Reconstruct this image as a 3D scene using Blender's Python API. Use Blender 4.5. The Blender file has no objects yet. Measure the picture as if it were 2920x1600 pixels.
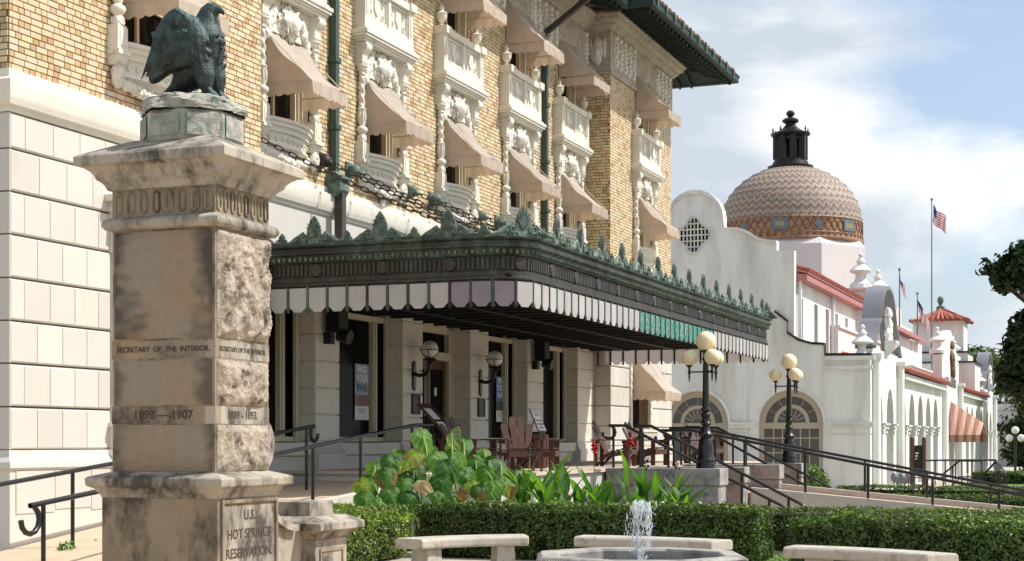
import bpy, bmesh, math, random
import numpy as np
from mathutils import Vector, Matrix, noise as mnoise
random.seed(7); np.random.seed(7)
R = math.radians
sc = bpy.context.scene
COL = sc.collection
# ---------------------------------------------------------------- camera
TH = math.atan(1760/4500.0); CT, ST = math.cos(TH), math.sin(TH)
EYE = 1.6
cam_d = bpy.data.cameras.new('camera'); cam = bpy.data.objects.new('camera', cam_d); COL.objects.link(cam)
cam.location = (0, 0, EYE); cam.rotation_euler = (R(90), 0, TH)
cam_d.sensor_fit = 'HORIZONTAL'; cam_d.sensor_width = 36; cam_d.lens = 36*4500/2920.0
cam_d.shift_y = 462/2920.0; cam_d.clip_start = .1; cam_d.clip_end = 2000
sc.camera = cam
# ---------------------------------------------------------------- light, sky, exposure
SUN_AZ, SUN_EL = R(24), R(50)      # azimuth from +X (street side) towards +Y
sd = Vector((math.cos(SUN_EL)*math.cos(SUN_AZ), math.cos(SUN_EL)*math.sin(SUN_AZ), math.sin(SUN_EL)))
sl = bpy.data.lights.new('sun', 'SUN'); sl.energy = 4.15; sl.angle = R(.53); sl.color = (1, .968, .91)
so = bpy.data.objects.new('sun', sl); COL.objects.link(so)
so.rotation_euler = sd.to_track_quat('Z', 'Y').to_euler(); so.location = (10, 10, 40)
w = bpy.data.worlds.new('World'); sc.world = w; w.use_nodes = True
nt = w.node_tree; nt.nodes.clear()
def N(nt, t, **k):
    n = nt.nodes.new(t)
    for a, b in k.items(): setattr(n, a, b)
    return n
def L(nt, a, b): nt.links.new(a, b)
sky = N(nt, 'ShaderNodeTexSky', sky_type='NISHITA', sun_disc=False, sun_elevation=SUN_EL, sun_rotation=R(66), air_density=1.0, dust_density=2.2, ozone_density=1.0, altitude=200)
tc = N(nt, 'ShaderNodeTexCoord')
mp = N(nt, 'ShaderNodeMapping'); mp.inputs['Scale'].default_value = (1, 1, 2.3); mp.inputs['Location'].default_value = (2.6, 4.4, .9)
L(nt, tc.outputs['Generated'], mp.inputs['Vector'])
n1 = N(nt, 'ShaderNodeTexNoise'); n1.inputs['Scale'].default_value = 2.6; n1.inputs['Detail'].default_value = 10; n1.inputs['Roughness'].default_value = .52; n1.inputs['Distortion'].default_value = .35
L(nt, mp.outputs['Vector'], n1.inputs['Vector'])
r1 = N(nt, 'ShaderNodeValToRGB'); r1.color_ramp.elements[0].position = .455; r1.color_ramp.elements[1].position = .54
r1.color_ramp.elements[0].color = (0, 0, 0, 1); r1.color_ramp.elements[1].color = (1, 1, 1, 1)
L(nt, n1.outputs['Fac'], r1.inputs['Fac'])
n2 = N(nt, 'ShaderNodeTexNoise'); n2.inputs['Scale'].default_value = 4.6; n2.inputs['Detail'].default_value = 9; n2.inputs['Distortion'].default_value = .5
L(nt, mp.outputs['Vector'], n2.inputs['Vector'])
cc = N(nt, 'ShaderNodeValToRGB'); cc.color_ramp.elements[0].position = .41; cc.color_ramp.elements[1].position = .56
cc.color_ramp.elements[0].color = (5.0, 5.6, 6.3, 1); cc.color_ramp.elements[1].color = (8.4, 8.5, 8.6, 1)
L(nt, n2.outputs['Fac'], cc.inputs['Fac'])
mx = N(nt, 'ShaderNodeMix', data_type='RGBA'); L(nt, r1.outputs['Color'], mx.inputs['Factor'])
hs = N(nt, 'ShaderNodeMix', data_type='RGBA', blend_type='ADD'); hs.inputs['Factor'].default_value = 1; hs.inputs['B'].default_value = (1.2, 1.45, 1.75, 1)
L(nt, sky.outputs['Color'], hs.inputs['A'])
L(nt, hs.outputs['Result'], mx.inputs['A']); L(nt, cc.outputs['Color'], mx.inputs['B'])
bg = N(nt, 'ShaderNodeBackground'); bg.inputs['Strength'].default_value = .10
L(nt, mx.outputs['Result'], bg.inputs['Color'])
wo = N(nt, 'ShaderNodeOutputWorld'); L(nt, bg.outputs['Background'], wo.inputs['Surface'])
vs = sc.view_settings; vs.view_transform = 'Standard'; vs.look = 'None'; vs.exposure = .38; vs.gamma = 1
sc.render.engine = 'CYCLES'
# ---------------------------------------------------------------- helpers
def P(x, y, X=None, Y=None, D=None):
    """measured photo point -> world point on the plane X=, Y= or at depth D"""
    t = (x-1460)/4500.0; dx = CT*t-ST; dy = ST*t+CT
    d = D if D is not None else (X/dx if X is not None else Y/dy)
    return Vector((dx*d, dy*d, EYE+(1262-y)/4500.0*d))
ORG = {}
def thing(name, label, cat, loc=(0, 0, 0), rz=0, group=None, kind=None):
    o = bpy.data.objects.new(name, None); COL.objects.link(o); o.empty_display_size = .2
    o.location = loc; o.rotation_euler = (0, 0, rz); ORG[o] = Vector(loc)
    return tag(o, label, cat, group, kind)
def tag(o, label=None, cat=None, group=None, kind=None):
    if label: o['label'] = label
    if cat: o['category'] = cat
    if group: o['group'] = group
    if kind: o['kind'] = kind
    return o
def copy_tree(o, loc=None, rz=None, parent=None, label=None):
    c = o.copy(); COL.objects.link(c)
    if parent is not None: c.parent = parent
    if loc is not None: c.location = loc
    if rz is not None: c.rotation_euler = (0, 0, rz)
    if label: c['label'] = label
    for ch in list(o.children): copy_tree(ch, parent=c)
    return c
class MB:
    def __init__(s): s.v = []; s.f = []; s.mi = []; s.cur = 0
    def add(s, vs, fs):
        b = len(s.v); s.v += [tuple(p) for p in vs]; s.f += [tuple(i+b for i in f) for f in fs]; s.mi += [s.cur]*len(fs); return s
    def box(s, x0, x1, y0, y1, z0, z1):
        return s.add([(x0,y0,z0),(x1,y0,z0),(x1,y1,z0),(x0,y1,z0),(x0,y0,z1),(x1,y0,z1),(x1,y1,z1),(x0,y1,z1)],
                     [(0,3,2,1),(4,5,6,7),(0,1,5,4),(1,2,6,5),(2,3,7,6),(3,0,4,7)])
    def hexa(s, b, t):
        return s.add(list(b)+list(t), [(3,2,1,0),(4,5,6,7),(0,1,5,4),(1,2,6,5),(2,3,7,6),(3,0,4,7)])
    def bar(s, a, b, wd, ht, up=(0,0,1)):
        a = Vector(a); b = Vector(b); d = (b-a).normalized(); u = Vector(up)
        r = d.cross(u)
        if r.length < 1e-4: r = d.cross(Vector((1,0,0)))
        r.normalize(); u = r.cross(d); r *= wd/2; u *= ht/2
        return s.hexa([a-r-u, a+r-u, b+r-u, b-r-u], [a-r+u, a+r+u, b+r+u, b-r+u])
    def ring(s, rings, close=True, cap0=True, cap1=True):
        n = len(rings[0]); vs = [p for r in rings for p in r]; fs = []
        for i in range(len(rings)-1):
            for j in range(n if close else n-1):
                k = (j+1) % n; fs.append((i*n+j, i*n+k, (i+1)*n+k, (i+1)*n+j))
        if close and cap0: fs.append(tuple(range(n-1, -1, -1)))
        if close and cap1: fs.append(tuple((len(rings)-1)*n+j for j in range(n)))
        return s.add(vs, fs)
    def tube(s, pts, r, n=8, closed=False):
        pts = [Vector(p) for p in pts]; rs = r if isinstance(r, (list, tuple)) else [r]*len(pts); rings = []; m = len(pts)
        prev = None
        for i, p in enumerate(pts):
            a = pts[(i-1) % m] if (closed or i > 0) else p; b = pts[(i+1) % m] if (closed or i < m-1) else p
            d = (b-a).normalized()
            if prev is None:
                u = d.orthogonal().normalized()
            else:
                u = (prev-d*prev.dot(d)); u = u.normalized() if u.length > 1e-5 else d.orthogonal().normalized()
            prev = u; q = d.cross(u)
            rings.append([p+u*(rs[i]*math.cos(2*math.pi*j/n))+q*(rs[i]*math.sin(2*math.pi*j/n)) for j in range(n)])
        if closed: rings.append(rings[0]); return s.ring(rings, True, False, False)
        return s.ring(rings)
    def cyl(s, a, b, r0, r1=None, n=12): return s.tube([a, b], [r0, r0 if r1 is None else r1], n)
    def lathe(s, prof, c=(0,0,0), n=16, sx=1, sy=1, rot=0):
        rings = [[(c[0]+r*sx*math.cos(rot+2*math.pi*j/n), c[1]+r*sy*math.sin(rot+2*math.pi*j/n), c[2]+z) for j in range(n)] for r, z in prof]
        return s.ring(rings)
    def ell(s, c, r, n=12, m=8, disp=0, freq=3, seed=0):
        rings = []
        for i in range(m+1):
            a = math.pi*i/m; rr = max(math.sin(a), .02); ring = []
            for j in range(n):
                b = 2*math.pi*j/n; d = Vector((rr*math.cos(b), rr*math.sin(b), -math.cos(a)))
                k = 1+disp*mnoise.noise(d*freq+Vector((seed*7.3, seed*3.1, 0)))
                ring.append((c[0]+r[0]*d.x*k, c[1]+r[1]*d.y*k, c[2]+r[2]*d.z*k))
            rings.append(ring)
        return s.ring(rings)
    def prism(s, poly, a0, a1, plane='YZ'):
        """poly of 2D points extruded along the third axis (X for YZ, Y for XZ, Z for XY)"""
        def m(p, a): return (a,p[0],p[1]) if plane == 'YZ' else ((p[0],a,p[1]) if plane == 'XZ' else (p[0],p[1],a))
        n = len(poly); vs = [m(p,a0) for p in poly]+[m(p,a1) for p in poly]
        fs = [tuple(range(n-1,-1,-1)), tuple(range(n,2*n))]+[(i,(i+1)%n,n+(i+1)%n,n+i) for i in range(n)]
        return s.add(vs, fs)
    def grid(s, fn, nu, nv):
        vs = [fn(i/nu, j/nv) for j in range(nv+1) for i in range(nu+1)]
        fs = [(j*(nu+1)+i, j*(nu+1)+i+1, (j+1)*(nu+1)+i+1, (j+1)*(nu+1)+i) for j in range(nv) for i in range(nu)]
        return s.add(vs, fs)
    def sweep(s, path, prof, close_prof=True):
        """profile (outward offset, z) swept along a plan polyline; outward = right-hand side"""
        pts = [Vector((p[0], p[1])) for p in path]; rings = []
        for i, p in enumerate(pts):
            def nrm(a, b): d = (b-a).normalized(); return Vector((d.y, -d.x))
            if i == 0: m = nrm(p, pts[1])
            elif i == len(pts)-1: m = nrm(pts[i-1], p)
            else:
                a = nrm(pts[i-1], p); b = nrm(p, pts[i+1]); m = (a+b); m = m/ max(.3, m.dot(a)) if m.length > .05 else a
            rings.append([(p.x+m.x*o, p.y+m.y*o, z) for o, z in prof])
        return s.ring(rings, close_prof)
    def mesh(s, name, center=True):
        v = np.array(s.v, dtype=float)
        c = Vector((0,0,0))
        if center and len(v):
            lo = v.min(0); hi = v.max(0); c = Vector(((lo[0]+hi[0])/2, (lo[1]+hi[1])/2, lo[2])); v = v-np.array(c)
        me = bpy.data.meshes.new(name); me.from_pydata([tuple(p) for p in v], [], s.f); return me, c
    def build(s, name, mat, parent=None, smooth=None, loc=(0,0,0), bevel=0, fix=True, center=True):
        me, c = s.mesh(name, center)
        mats = mat if isinstance(mat, (list, tuple)) else [mat]
        for m in mats: me.materials.append(m)
        if len(mats) > 1: me.polygons.foreach_set('material_index', s.mi)
        if fix:
            bm = bmesh.new(); bm.from_mesh(me); bmesh.ops.recalc_face_normals(bm, faces=bm.faces); bm.to_mesh(me); bm.free()
        if smooth is not None:
            me.polygons.foreach_set('use_smooth', [True]*len(me.polygons)); me.set_sharp_from_angle(angle=R(smooth))
        o = bpy.data.objects.new(name, me); COL.objects.link(o)
        base = Vector(loc)+c
        if parent is not None:
            o.parent = parent
            base = base-ORG.get(parent, Vector((0,0,0)))
            ORG[o] = Vector(loc)+c
        else: ORG[o] = base.copy()
        o.location = base
        if bevel:
            b = o.modifiers.new('bevel', 'BEVEL'); b.width = bevel; b.segments = 2; b.limit_method = 'ANGLE'; b.angle_limit = R(40)
        return o
def inst(src, name, parent, loc, rot=(0,0,0), scale=None):
    """another object on the same mesh; loc in the world, parent un-rotated"""
    o = bpy.data.objects.new(name, src); COL.objects.link(o); o.parent = parent
    o.location = Vector(loc)-(ORG.get(parent, Vector((0,0,0))) if parent else Vector((0,0,0)))
    o.rotation_euler = rot
    if scale: o.scale = scale
    return o
def text_mesh(txt, size, depth=.004, align='CENTER', space=1.0, bold=0):
    cu = bpy.data.curves.new('lettering', 'FONT'); cu.body = txt; cu.size = size; cu.extrude = depth; cu.align_x = align; cu.align_y = 'CENTER'
    cu.space_character = space; cu.offset = bold; cu.resolution_u = 3
    o = bpy.data.objects.new('lettering', cu); COL.objects.link(o)
    dg = bpy.context.evaluated_depsgraph_get(); dg.update()
    me = bpy.data.meshes.new_from_object(o.evaluated_get(dg)); bpy.data.objects.remove(o); bpy.data.curves.remove(cu)
    return me
# ---------------------------------------------------------------- materials
def M(name, col, rough=.7, var=.12, scale=2.5, bump=0, bscale=30, metal=0, col2=None, c2at=.6, c2w=.12, spec=.4, stretch=None, trans=0, transcol=None, bdist=.01, sub=0, rvar=0, col3=None, c3scale=5, c3at=.62):
    m = bpy.data.materials.new(name); m.use_nodes = True; t = m.node_tree; b = t.nodes['Principled BSDF']
    tcn = N(t, 'ShaderNodeTexCoord'); oi = N(t, 'ShaderNodeObjectInfo')
    sm = N(t, 'ShaderNodeMath', operation='MULTIPLY'); sm.inputs[1].default_value = 37.0; L(t, oi.outputs['Random'], sm.inputs[0])
    va = N(t, 'ShaderNodeVectorMath', operation='ADD'); L(t, tcn.outputs['Object'], va.inputs[0]); L(t, sm.outputs[0], va.inputs[1])
    vec = va.outputs[0]
    if stretch:
        mpn = N(t, 'ShaderNodeMapping'); mpn.inputs['Scale'].default_value = stretch; L(t, vec, mpn.inputs['Vector']); vec = mpn.outputs[0]
    nz = N(t, 'ShaderNodeTexNoise'); nz.inputs['Scale'].default_value = scale; nz.inputs['Detail'].default_value = 8; nz.inputs['Roughness'].default_value = .62; L(t, vec, nz.inputs['Vector'])
    rp = N(t, 'ShaderNodeValToRGB'); e = rp.color_ramp.elements
    e[0].position = .32; e[1].position = .68
    e[0].color = tuple(c*(1-var) for c in col)+(1,); e[1].color = tuple(min(1, c*(1+var)) for c in col)+(1,)
    L(t, nz.outputs['Fac'], rp.inputs['Fac']); cout = rp.outputs['Color']
    def over(cin, c2, sca, at, wd, seed):
        nb = N(t, 'ShaderNodeTexNoise'); nb.inputs['Scale'].default_value = sca; nb.inputs['Detail'].default_value = 9; nb.inputs['Roughness'].default_value = .68
        ad = N(t, 'ShaderNodeVectorMath', operation='ADD'); L(t, vec, ad.inputs[0]); ad.inputs[1].default_value = (seed, seed*1.7, seed*.3); L(t, ad.outputs[0], nb.inputs['Vector'])
        r2 = N(t, 'ShaderNodeValToRGB'); r2.color_ramp.elements[0].position = at-wd/2; r2.color_ramp.elements[1].position = at+wd/2; L(t, nb.outputs['Fac'], r2.inputs['Fac'])
        mm = N(t, 'ShaderNodeMix', data_type='RGBA'); L(t, r2.outputs['Color'], mm.inputs['Factor']); L(t, cin, mm.inputs['A']); mm.inputs['B'].default_value = tuple(c2)+(1,)
        return mm.outputs['Result']
    if col2: cout = over(cout, col2, scale*1.3, c2at, c2w, 11)
    if col3: cout = over(cout, col3, c3scale, c3at, .1, 23)
    if rvar:
        mr = N(t, 'ShaderNodeMapRange'); mr.inputs['To Min'].default_value = 1-rvar; mr.inputs['To Max'].default_value = 1+rvar*.35; L(t, oi.outputs['Random'], mr.inputs['Value'])
        cm_ = N(t, 'ShaderNodeVectorMath', operation='SCALE'); L(t, cout, cm_.inputs[0]); L(t, mr.outputs[0], cm_.inputs['Scale']); cout = cm_.outputs[0]
    L(t, cout, b.inputs['Base Color'])
    b.inputs['Roughness'].default_value = rough; b.inputs['Metallic'].default_value = metal; b.inputs['Specular IOR Level'].default_value = spec
    if sub: b.inputs['Subsurface Weight'].default_value = sub; b.inputs['Subsurface Radius'].default_value = (.1, .07, .04)
    if bump:
        nb = N(t, 'ShaderNodeTexNoise'); nb.inputs['Scale'].default_value = bscale; nb.inputs['Detail'].default_value = 8; nb.inputs['Roughness'].default_value = .6; L(t, vec, nb.inputs['Vector'])
        bp = N(t, 'ShaderNodeBump'); bp.inputs['Strength'].default_value = bump; bp.inputs['Distance'].default_value = bdist; L(t, nb.outputs['Fac'], bp.inputs['Height']); L(t, bp.outputs['Normal'], b.inputs['Normal'])
    if trans:
        tr = N(t, 'ShaderNodeBsdfTranslucent')
        if transcol: tr.inputs['Color'].default_value = tuple(transcol)+(1,)
        else: L(t, cout, tr.inputs['Color'])
        ms = N(t, 'ShaderNodeMixShader'); ms.inputs[0].default_value = trans
        L(t, b.outputs[0], ms.inputs[1]); L(t, tr.outputs[0], ms.inputs[2]); L(t, ms.outputs[0], t.nodes['Material Output'].inputs['Surface'])
    return m
def attr_mat(name, rough=.6, var=.1, scale=30, bump=.2, trans=0, spec=.35):
    m = M(name, (1,1,1), rough, var, scale, bump, scale*2, spec=spec); t = m.node_tree; b = t.nodes['Principled BSDF']
    at = N(t, 'ShaderNodeAttribute', attribute_name='col'); src = b.inputs['Base Color'].links[0].from_socket
    mm = N(t, 'ShaderNodeMix', data_type='RGBA', blend_type='MULTIPLY'); mm.inputs['Factor'].default_value = 1
    L(t, src, mm.inputs['A']); L(t, at.outputs['Color'], mm.inputs['B']); L(t, mm.outputs['Result'], b.inputs['Base Color'])
    if trans:
        tr = N(t, 'ShaderNodeBsdfTranslucent'); hv = N(t, 'ShaderNodeMix', data_type='RGBA', blend_type='MULTIPLY'); hv.inputs['Factor'].default_value = 1; hv.inputs['B'].default_value = (1.3, 1.5, .5, 1)
        L(t, mm.outputs['Result'], hv.inputs['A']); L(t, hv.outputs['Result'], tr.inputs['Color'])
        ms = N(t, 'ShaderNodeMixShader'); ms.inputs[0].default_value = trans
        L(t, b.outputs[0], ms.inputs[1]); L(t, tr.outputs[0], ms.inputs[2]); L(t, ms.outputs[0], t.nodes['Material Output'].inputs['Surface'])
    return m
def set_col(me, cols):
    """one colour per face -> corner attribute"""
    a = me.color_attributes.new('col', 'FLOAT_COLOR', 'CORNER')
    out = []
    for p, c in zip(me.polygons, cols): out += list(c)+[1.0] if False else (list(c)+[1.0])*p.loop_total
    a.data.foreach_set('color', out)
m_terra = M('cream_terracotta', (.70,.655,.56), .5, .06, 1.6, .08, 25, col2=(.50,.42,.31), c2at=.66, c2w=.16)
m_orn = M('ornament_terracotta', (.70,.66,.57), .55, .08, 6, .35, 40, col2=(.42,.36,.28), c2at=.62, c2w=.16, bdist=.02)
m_block = M('white_glazed_block', (.60,.56,.495), .42, .04, .9, .06, 6, col2=(.56,.48,.37), c2at=.66, c2w=.14, rvar=.09, stretch=(1,1,.4))
m_blockjoint = M('block_joint', (.26,.20,.14), .9)
m_brick = attr_mat('cream_brick', .5, .09, 18, .25)
m_mortar = M('brown_mortar', (.13,.08,.036), .95, .2, 20, .3, 60)
m_cream = M('cream_paint', (.62,.55,.41), .5, .05, 3)
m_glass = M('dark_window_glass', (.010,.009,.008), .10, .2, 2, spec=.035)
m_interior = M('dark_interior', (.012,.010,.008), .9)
m_canvas = M('beige_canvas', (.62,.545,.465), .85, .06, 2.2, .18, 9, trans=.40, transcol=(.70,.50,.33), bdist=.03, rvar=.12, col2=(.50,.41,.33), c2at=.60, c2w=.25)
m_iron = M('black_iron', (.010,.010,.011), .32, .25, 5, .1, 60, spec=.5)
m_chain = M('dark_chain_iron', (.028,.020,.016), .55, .3, 8, .2, 60)
m_copper = M('aged_copper', (.042,.050,.039), .5, .35, 2.6, .22, 26, metal=.15, col2=(.105,.165,.13), c2at=.57, c2w=.26, stretch=(1,1,.35), col3=(.024,.020,.015), c3scale=1.1, c3at=.54)
m_copbrown = M('brown_bronze_copper', (.040,.032,.025), .5, .35, 2.6, .22, 26, metal=.15, col2=(.07,.10,.075), c2at=.62, c2w=.2, stretch=(1,1,.35))
m_verd = M('verdigris_copper', (.14,.20,.165), .62, .3, 6, .35, 40, metal=.1, col2=(.06,.075,.06), c2at=.52, c2w=.2, col3=(.32,.42,.37), c3scale=14)
m_pale = M('milky_glass', (.74,.72,.70), .25, .08, 3, spec=.5, rvar=.15, trans=.5, transcol=(.85,.81,.80))
m_mauve = M('mauve_glass', (.36,.29,.32), .25, .12, 3, spec=.5, trans=.3, transcol=(.4,.3,.35))
m_teal = M('teal_stained_glass', (.045,.28,.20), .25, .3, 9, .4, 40, spec=.5, trans=.3, transcol=(.05,.55,.38), col2=(.45,.5,.48), c2at=.58, c2w=.06)
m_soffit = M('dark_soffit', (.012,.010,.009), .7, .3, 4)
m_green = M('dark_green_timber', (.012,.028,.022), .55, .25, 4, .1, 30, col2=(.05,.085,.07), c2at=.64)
m_pipe = M('painted_downspout', (.045,.075,.062), .5, .18, 3, .1, 20)
m_pipe2 = M('brown_downspout', (.06,.048,.042), .5, .15, 3)
m_tile = M('red_roof_tile', (.34,.09,.055), .6, .25, 6, .2, 40)
m_wood = M('brown_painted_wood', (.088,.038,.026), .45, .2, 5, .1, 40, stretch=(1,1,.4))
m_doorwood = M('varnished_door_wood', (.09,.035,.012), .35, .25, 6, stretch=(1,1,.2))
m_globe = M('cream_globe_glass', (.86,.74,.47), .28, .03, 3, spec=.5, sub=.25)
m_whiteglobe = M('white_globe_glass', (.82,.80,.74), .2, .02, 3, sub=.2)
m_conc = M('pale_concrete', (.60,.55,.47), .8, .1, 5, .25, 60, col2=(.45,.41,.35), c2at=.64)
m_bench = M('cast_stone_bench', (.46,.42,.35), .85, .1, 6, .35, 80, col2=(.27,.235,.19), c2at=.60, c2w=.16)
m_graystone = M('weathered_gray_stone', (.34,.32,.29), .85, .22, 3, .35, 40, col2=(.14,.13,.12), c2at=.58, c2w=.18)
m_path = M('tan_concrete_walk', (.55,.42,.29), .85, .1, 2, .15, 60)
m_tread = M('tan_brick_tread', (.46,.28,.18), .85, .15, 9, .2, 40)
m_terrace = M('terrace_tile', (.60,.48,.38), .6, .15, 3, .1, 30)
m_soil = M('dark_soil', (.035,.025,.015), .95, .3, 6, .6, 25, bdist=.03)
m_grassg = M('pale_bounce_ground', (.42,.37,.29), .9, .1, 3, .3, 40)  # made-up pale ground, added to bounce light into the shaded walls
m_lawn = M('lawn_turf', (.09,.15,.03), .9, .25, 5, .5, 60)
m_asph = M('asphalt', (.05,.05,.05), .9, .1, 8)
m_stucco = M('white_stucco', (.80,.785,.75), .85, .04, .5, .2, 9, col2=(.56,.535,.49), c2at=.57, c2w=.22, stretch=(1,1,.18), col3=(.70,.68,.64), c3scale=1.3, c3at=.55)
m_stucco2 = M('pink_white_stucco', (.70,.63,.61), .8, .05, .5, .1, 12)
m_pinktrim = M('pink_roof_trim', (.42,.17,.15), .6, .1, 2)
m_tanframe = M('tan_window_frame', (.46,.39,.30), .6, .05, 2)
m_grayglass = M('gray_screened_glass', (.10,.095,.088), .25, .15, 1.5, spec=.5)
m_black = M('black_paint', (.010,.009,.009), .5, .2)
m_lead = M('gray_coping', (.20,.20,.22), .55, .1, 2)
m_lantern = M('bronze_lantern', (.020,.016,.014), .45, .3, 4, .2, 20, metal=.3)
m_frieze = M('shade_toned_frieze', (.44,.39,.31), .7, .15, 2.5, .2, 25, col2=(.24,.20,.15), c2at=.6, c2w=.2)  # eave shade put into the base colour, patchy weathering over it
m_white = M('white_paper', (.75,.75,.72), .6, .02)
# ================================================================ setting: ground
XW, XP = -15.6, -14.85              # recessed centre wall, projecting end pavilions
def gz(x, y):
    if y < 22.5: return 0.0
    if y > 28: return -.5
    return -.5*(y-22.5)/5.5
g = MB()
ys = [-60, 0, 10, 16, 19, 21, 22.5, 24, 25.5, 27, 28, 40, 60, 100, 160, 300, 700]; xs = [-400, -60, -22, -15, -10, -5, 0, 3, 5, 60, 400]
g.add([(x, y, gz(x, y)-.02) for y in ys for x in xs], [(j*len(xs)+i, j*len(xs)+i+1, (j+1)*len(xs)+i+1, (j+1)*len(xs)+i) for j in range(len(ys)-1) for i in range(len(xs)-1)])
tag(g.build('ground', m_grassg), 'pale ground around the courtyard and the street', kind='structure')
g = MB(); g.add([(-8, 58, -.51), (2.2, 58, -.51), (2.2, 145, -.51), (-8, 145, -.51)], [(0, 1, 2, 3)])
tag(g.build('lawn', m_lawn), 'green lawn in front of the domed bathhouse', kind='structure')
g = MB(); g.add([(-13, 8, .004), (-1, 8, .004), (-1, 16.6, .004), (-13, 16.6, .004)], [(0, 1, 2, 3)])
tag(g.build('courtyard_paving', m_path), 'tan concrete paving of the fountain court', kind='structure')
g = MB(); g.add([(6, -40, -.48), (16, -40, -.48), (16, 300, -.48), (6, 300, -.48)], [(0, 1, 2, 3)])
tag(g.build('road', m_asph), 'asphalt street beside the lawns', kind='structure')
g = MB(); g.add([(2.5, -40, -.47), (5.2, -40, -.47), (5.2, 300, -.47), (2.5, 300, -.47)], [(0, 1, 2, 3)]); g.box(5.2, 5.45, -40, 300, -.6, -.35)
tag(g.build('pavement', m_conc), 'pale concrete pavement along the street', kind='structure')
g = MB(); g.add([(-13, 21.3, .01), (-4.6, 21.3, .01), (-4.6, 24, -.1), (-8, 31, -.4), (-13, 31, -.4)], [(0, 1, 2, 3, 4)])
tag(g.build('planting_bed', m_soil), 'dark soil bed behind the clipped hedge', kind='structure')
# ================================================================ brick bathhouse
BH = thing('bathhouse', 'cream brick bathhouse with white glazed base, ornate balconies and green eaves', 'building', (-15.6, 36, 0))
OUT = [(-24, 18.3), (XP, 18.3), (XP, 25.3), (XW, 25.3), (XW, 46.2), (XP, 46.2), (XP, 53.1), (-24, 53.1)]
BAYS = {'N': (XP, 21.8), 'A': (XW, 27.5), 'B': (XW, 31.72), 'C': (XW, 35.94), 'D': (XW, 40.2), 'E': (XW, 44.4), 'F': (XP, 49.7)}
ZB0, ZB1 = 6.92, 12.9
def bay_holes(x): return [(c-1.0, c+1.0, 7.58, 10.3) for X, c in BAYS.values() if X == x]+[(c-.85, c+.85, 10.3, 12.9) for X, c in BAYS.values() if X == x]
def wall_x(mb, X, y0, y1, z0, z1, holes, depth=.45):
    ysn = sorted({y0, y1, *[h[0] for h in holes], *[h[1] for h in holes]}); zsn = sorted({z0, z1, *[h[2] for h in holes], *[h[3] for h in holes]})
    ysn = [v for v in ysn if y0 <= v <= y1]; zsn = [v for v in zsn if z0 <= v <= z1]
    for a, b in zip(ysn, ysn[1:]):
        for c, d in zip(zsn, zsn[1:]):
            my, mz = (a+b)/2, (c+d)/2
            if any(h[0] < my < h[1] and h[2] < mz < h[3] for h in holes): continue
            mb.add([(X, a, c), (X, b, c), (X, b, d), (X, a, d)], [(0, 1, 2, 3)])
    for h in holes:
        if h[0] < y0-.01 or h[1] > y1+.01: continue
        a, b, c, d = h; x2 = X-depth
        mb.add([(X,a,c),(x2,a,c),(x2,a,d),(X,a,d)], [(0,1,2,3)]); mb.add([(X,b,c),(x2,b,c),(x2,b,d),(X,b,d)], [(3,2,1,0)])
        mb.add([(X,a,c),(X,b,c),(x2,b,c),(x2,a,c)], [(0,1,2,3)]); mb.add([(X,a,d),(X,b,d),(x2,b,d),(x2,a,d)], [(3,2,1,0)])
wl = MB()
for X, a, b in ((XP, 18.3, 25.3), (XW, 25.3, 46.2), (XP, 46.2, 53.1)): wall_x(wl, X, a, b, ZB0-.3, ZB1, bay_holes(X))
for y in (18.3, 46.2): wl.add([(XW-8 if y < 20 else XW, y, ZB0-.3), (XP, y, ZB0-.3), (XP, y, ZB1), (XW-8 if y < 20 else XW, y, ZB1)], [(0, 1, 2, 3)])
for y in (25.3, 53.1): wl.add([(XW-8 if y > 50 else XW, y, ZB0-.3), (XP, y, ZB0-.3), (XP, y, ZB1), (XW-8 if y > 50 else XW, y, ZB1)], [(3, 2, 1, 0)])
wl.build('wall', m_mortar, BH, fix=False)
# ---- bricks: random bond of stretchers and headers
CH, SLEN, HLEN, JT = .0935, .248, .122, .0105
def brick_cols(hd):
    if hd: b = random.choice([(.56,.385,.20), (.61,.44,.24), (.65,.48,.28), (.52,.34,.18), (.59,.42,.23), (.68,.53,.32)])
    else: b = random.choice([(.70,.555,.34), (.73,.585,.37), (.68,.54,.34), (.72,.58,.40), (.67,.525,.31), (.70,.575,.37)])
    return tuple(c*random.uniform(.93, 1.07)*.93 for c in b)
bricks = []      # (axis, const, a0, a1, z0, z1, colour, full)
def lay(axis, const, a0, a1, z0, z1, holes):
    n = int(round((z1-z0)/CH)); ch = (z1-z0)/n
    for i in range(n):
        za, zb = z0+i*ch+JT/2, z0+(i+1)*ch-JT/2; zm = (za+zb)/2
        iv = [(a0, a1)]
        for h in holes:
            if h[2] < zm < h[3]:
                nv = []
                for p, q in iv:
                    if h[1] <= p or h[0] >= q: nv.append((p, q)); continue
                    if h[0] > p: nv.append((p, h[0]))
                    if h[1] < q: nv.append((h[1], q))
                iv = nv
        y = a0-random.uniform(0, SLEN)
        while y < a1:
            hd = random.random() < .48; ln = HLEN if hd else SLEN
            p, q = y, y+ln; y = q+JT
            for u, v in iv:
                pp, qq = max(p, u+.004), min(q, v-.004)
                if qq-pp > .03: bricks.append((axis, const, pp, qq, za, zb, brick_cols(hd), pp == p and qq == q, hd))
lay('X', XP, 18.3, 25.3, ZB0, ZB1, bay_holes(XP)); lay('X', XW, 25.3, 46.2, ZB0, ZB1, bay_holes(XW)); lay('X', XP, 46.2, 53.1, ZB0, ZB1, bay_holes(XP))
lay('Y', 18.3, -16.4, XP, ZB0, ZB1, []); lay('Y', 46.2, XW, XP, ZB0, ZB1, [])
PJ = .014
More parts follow.
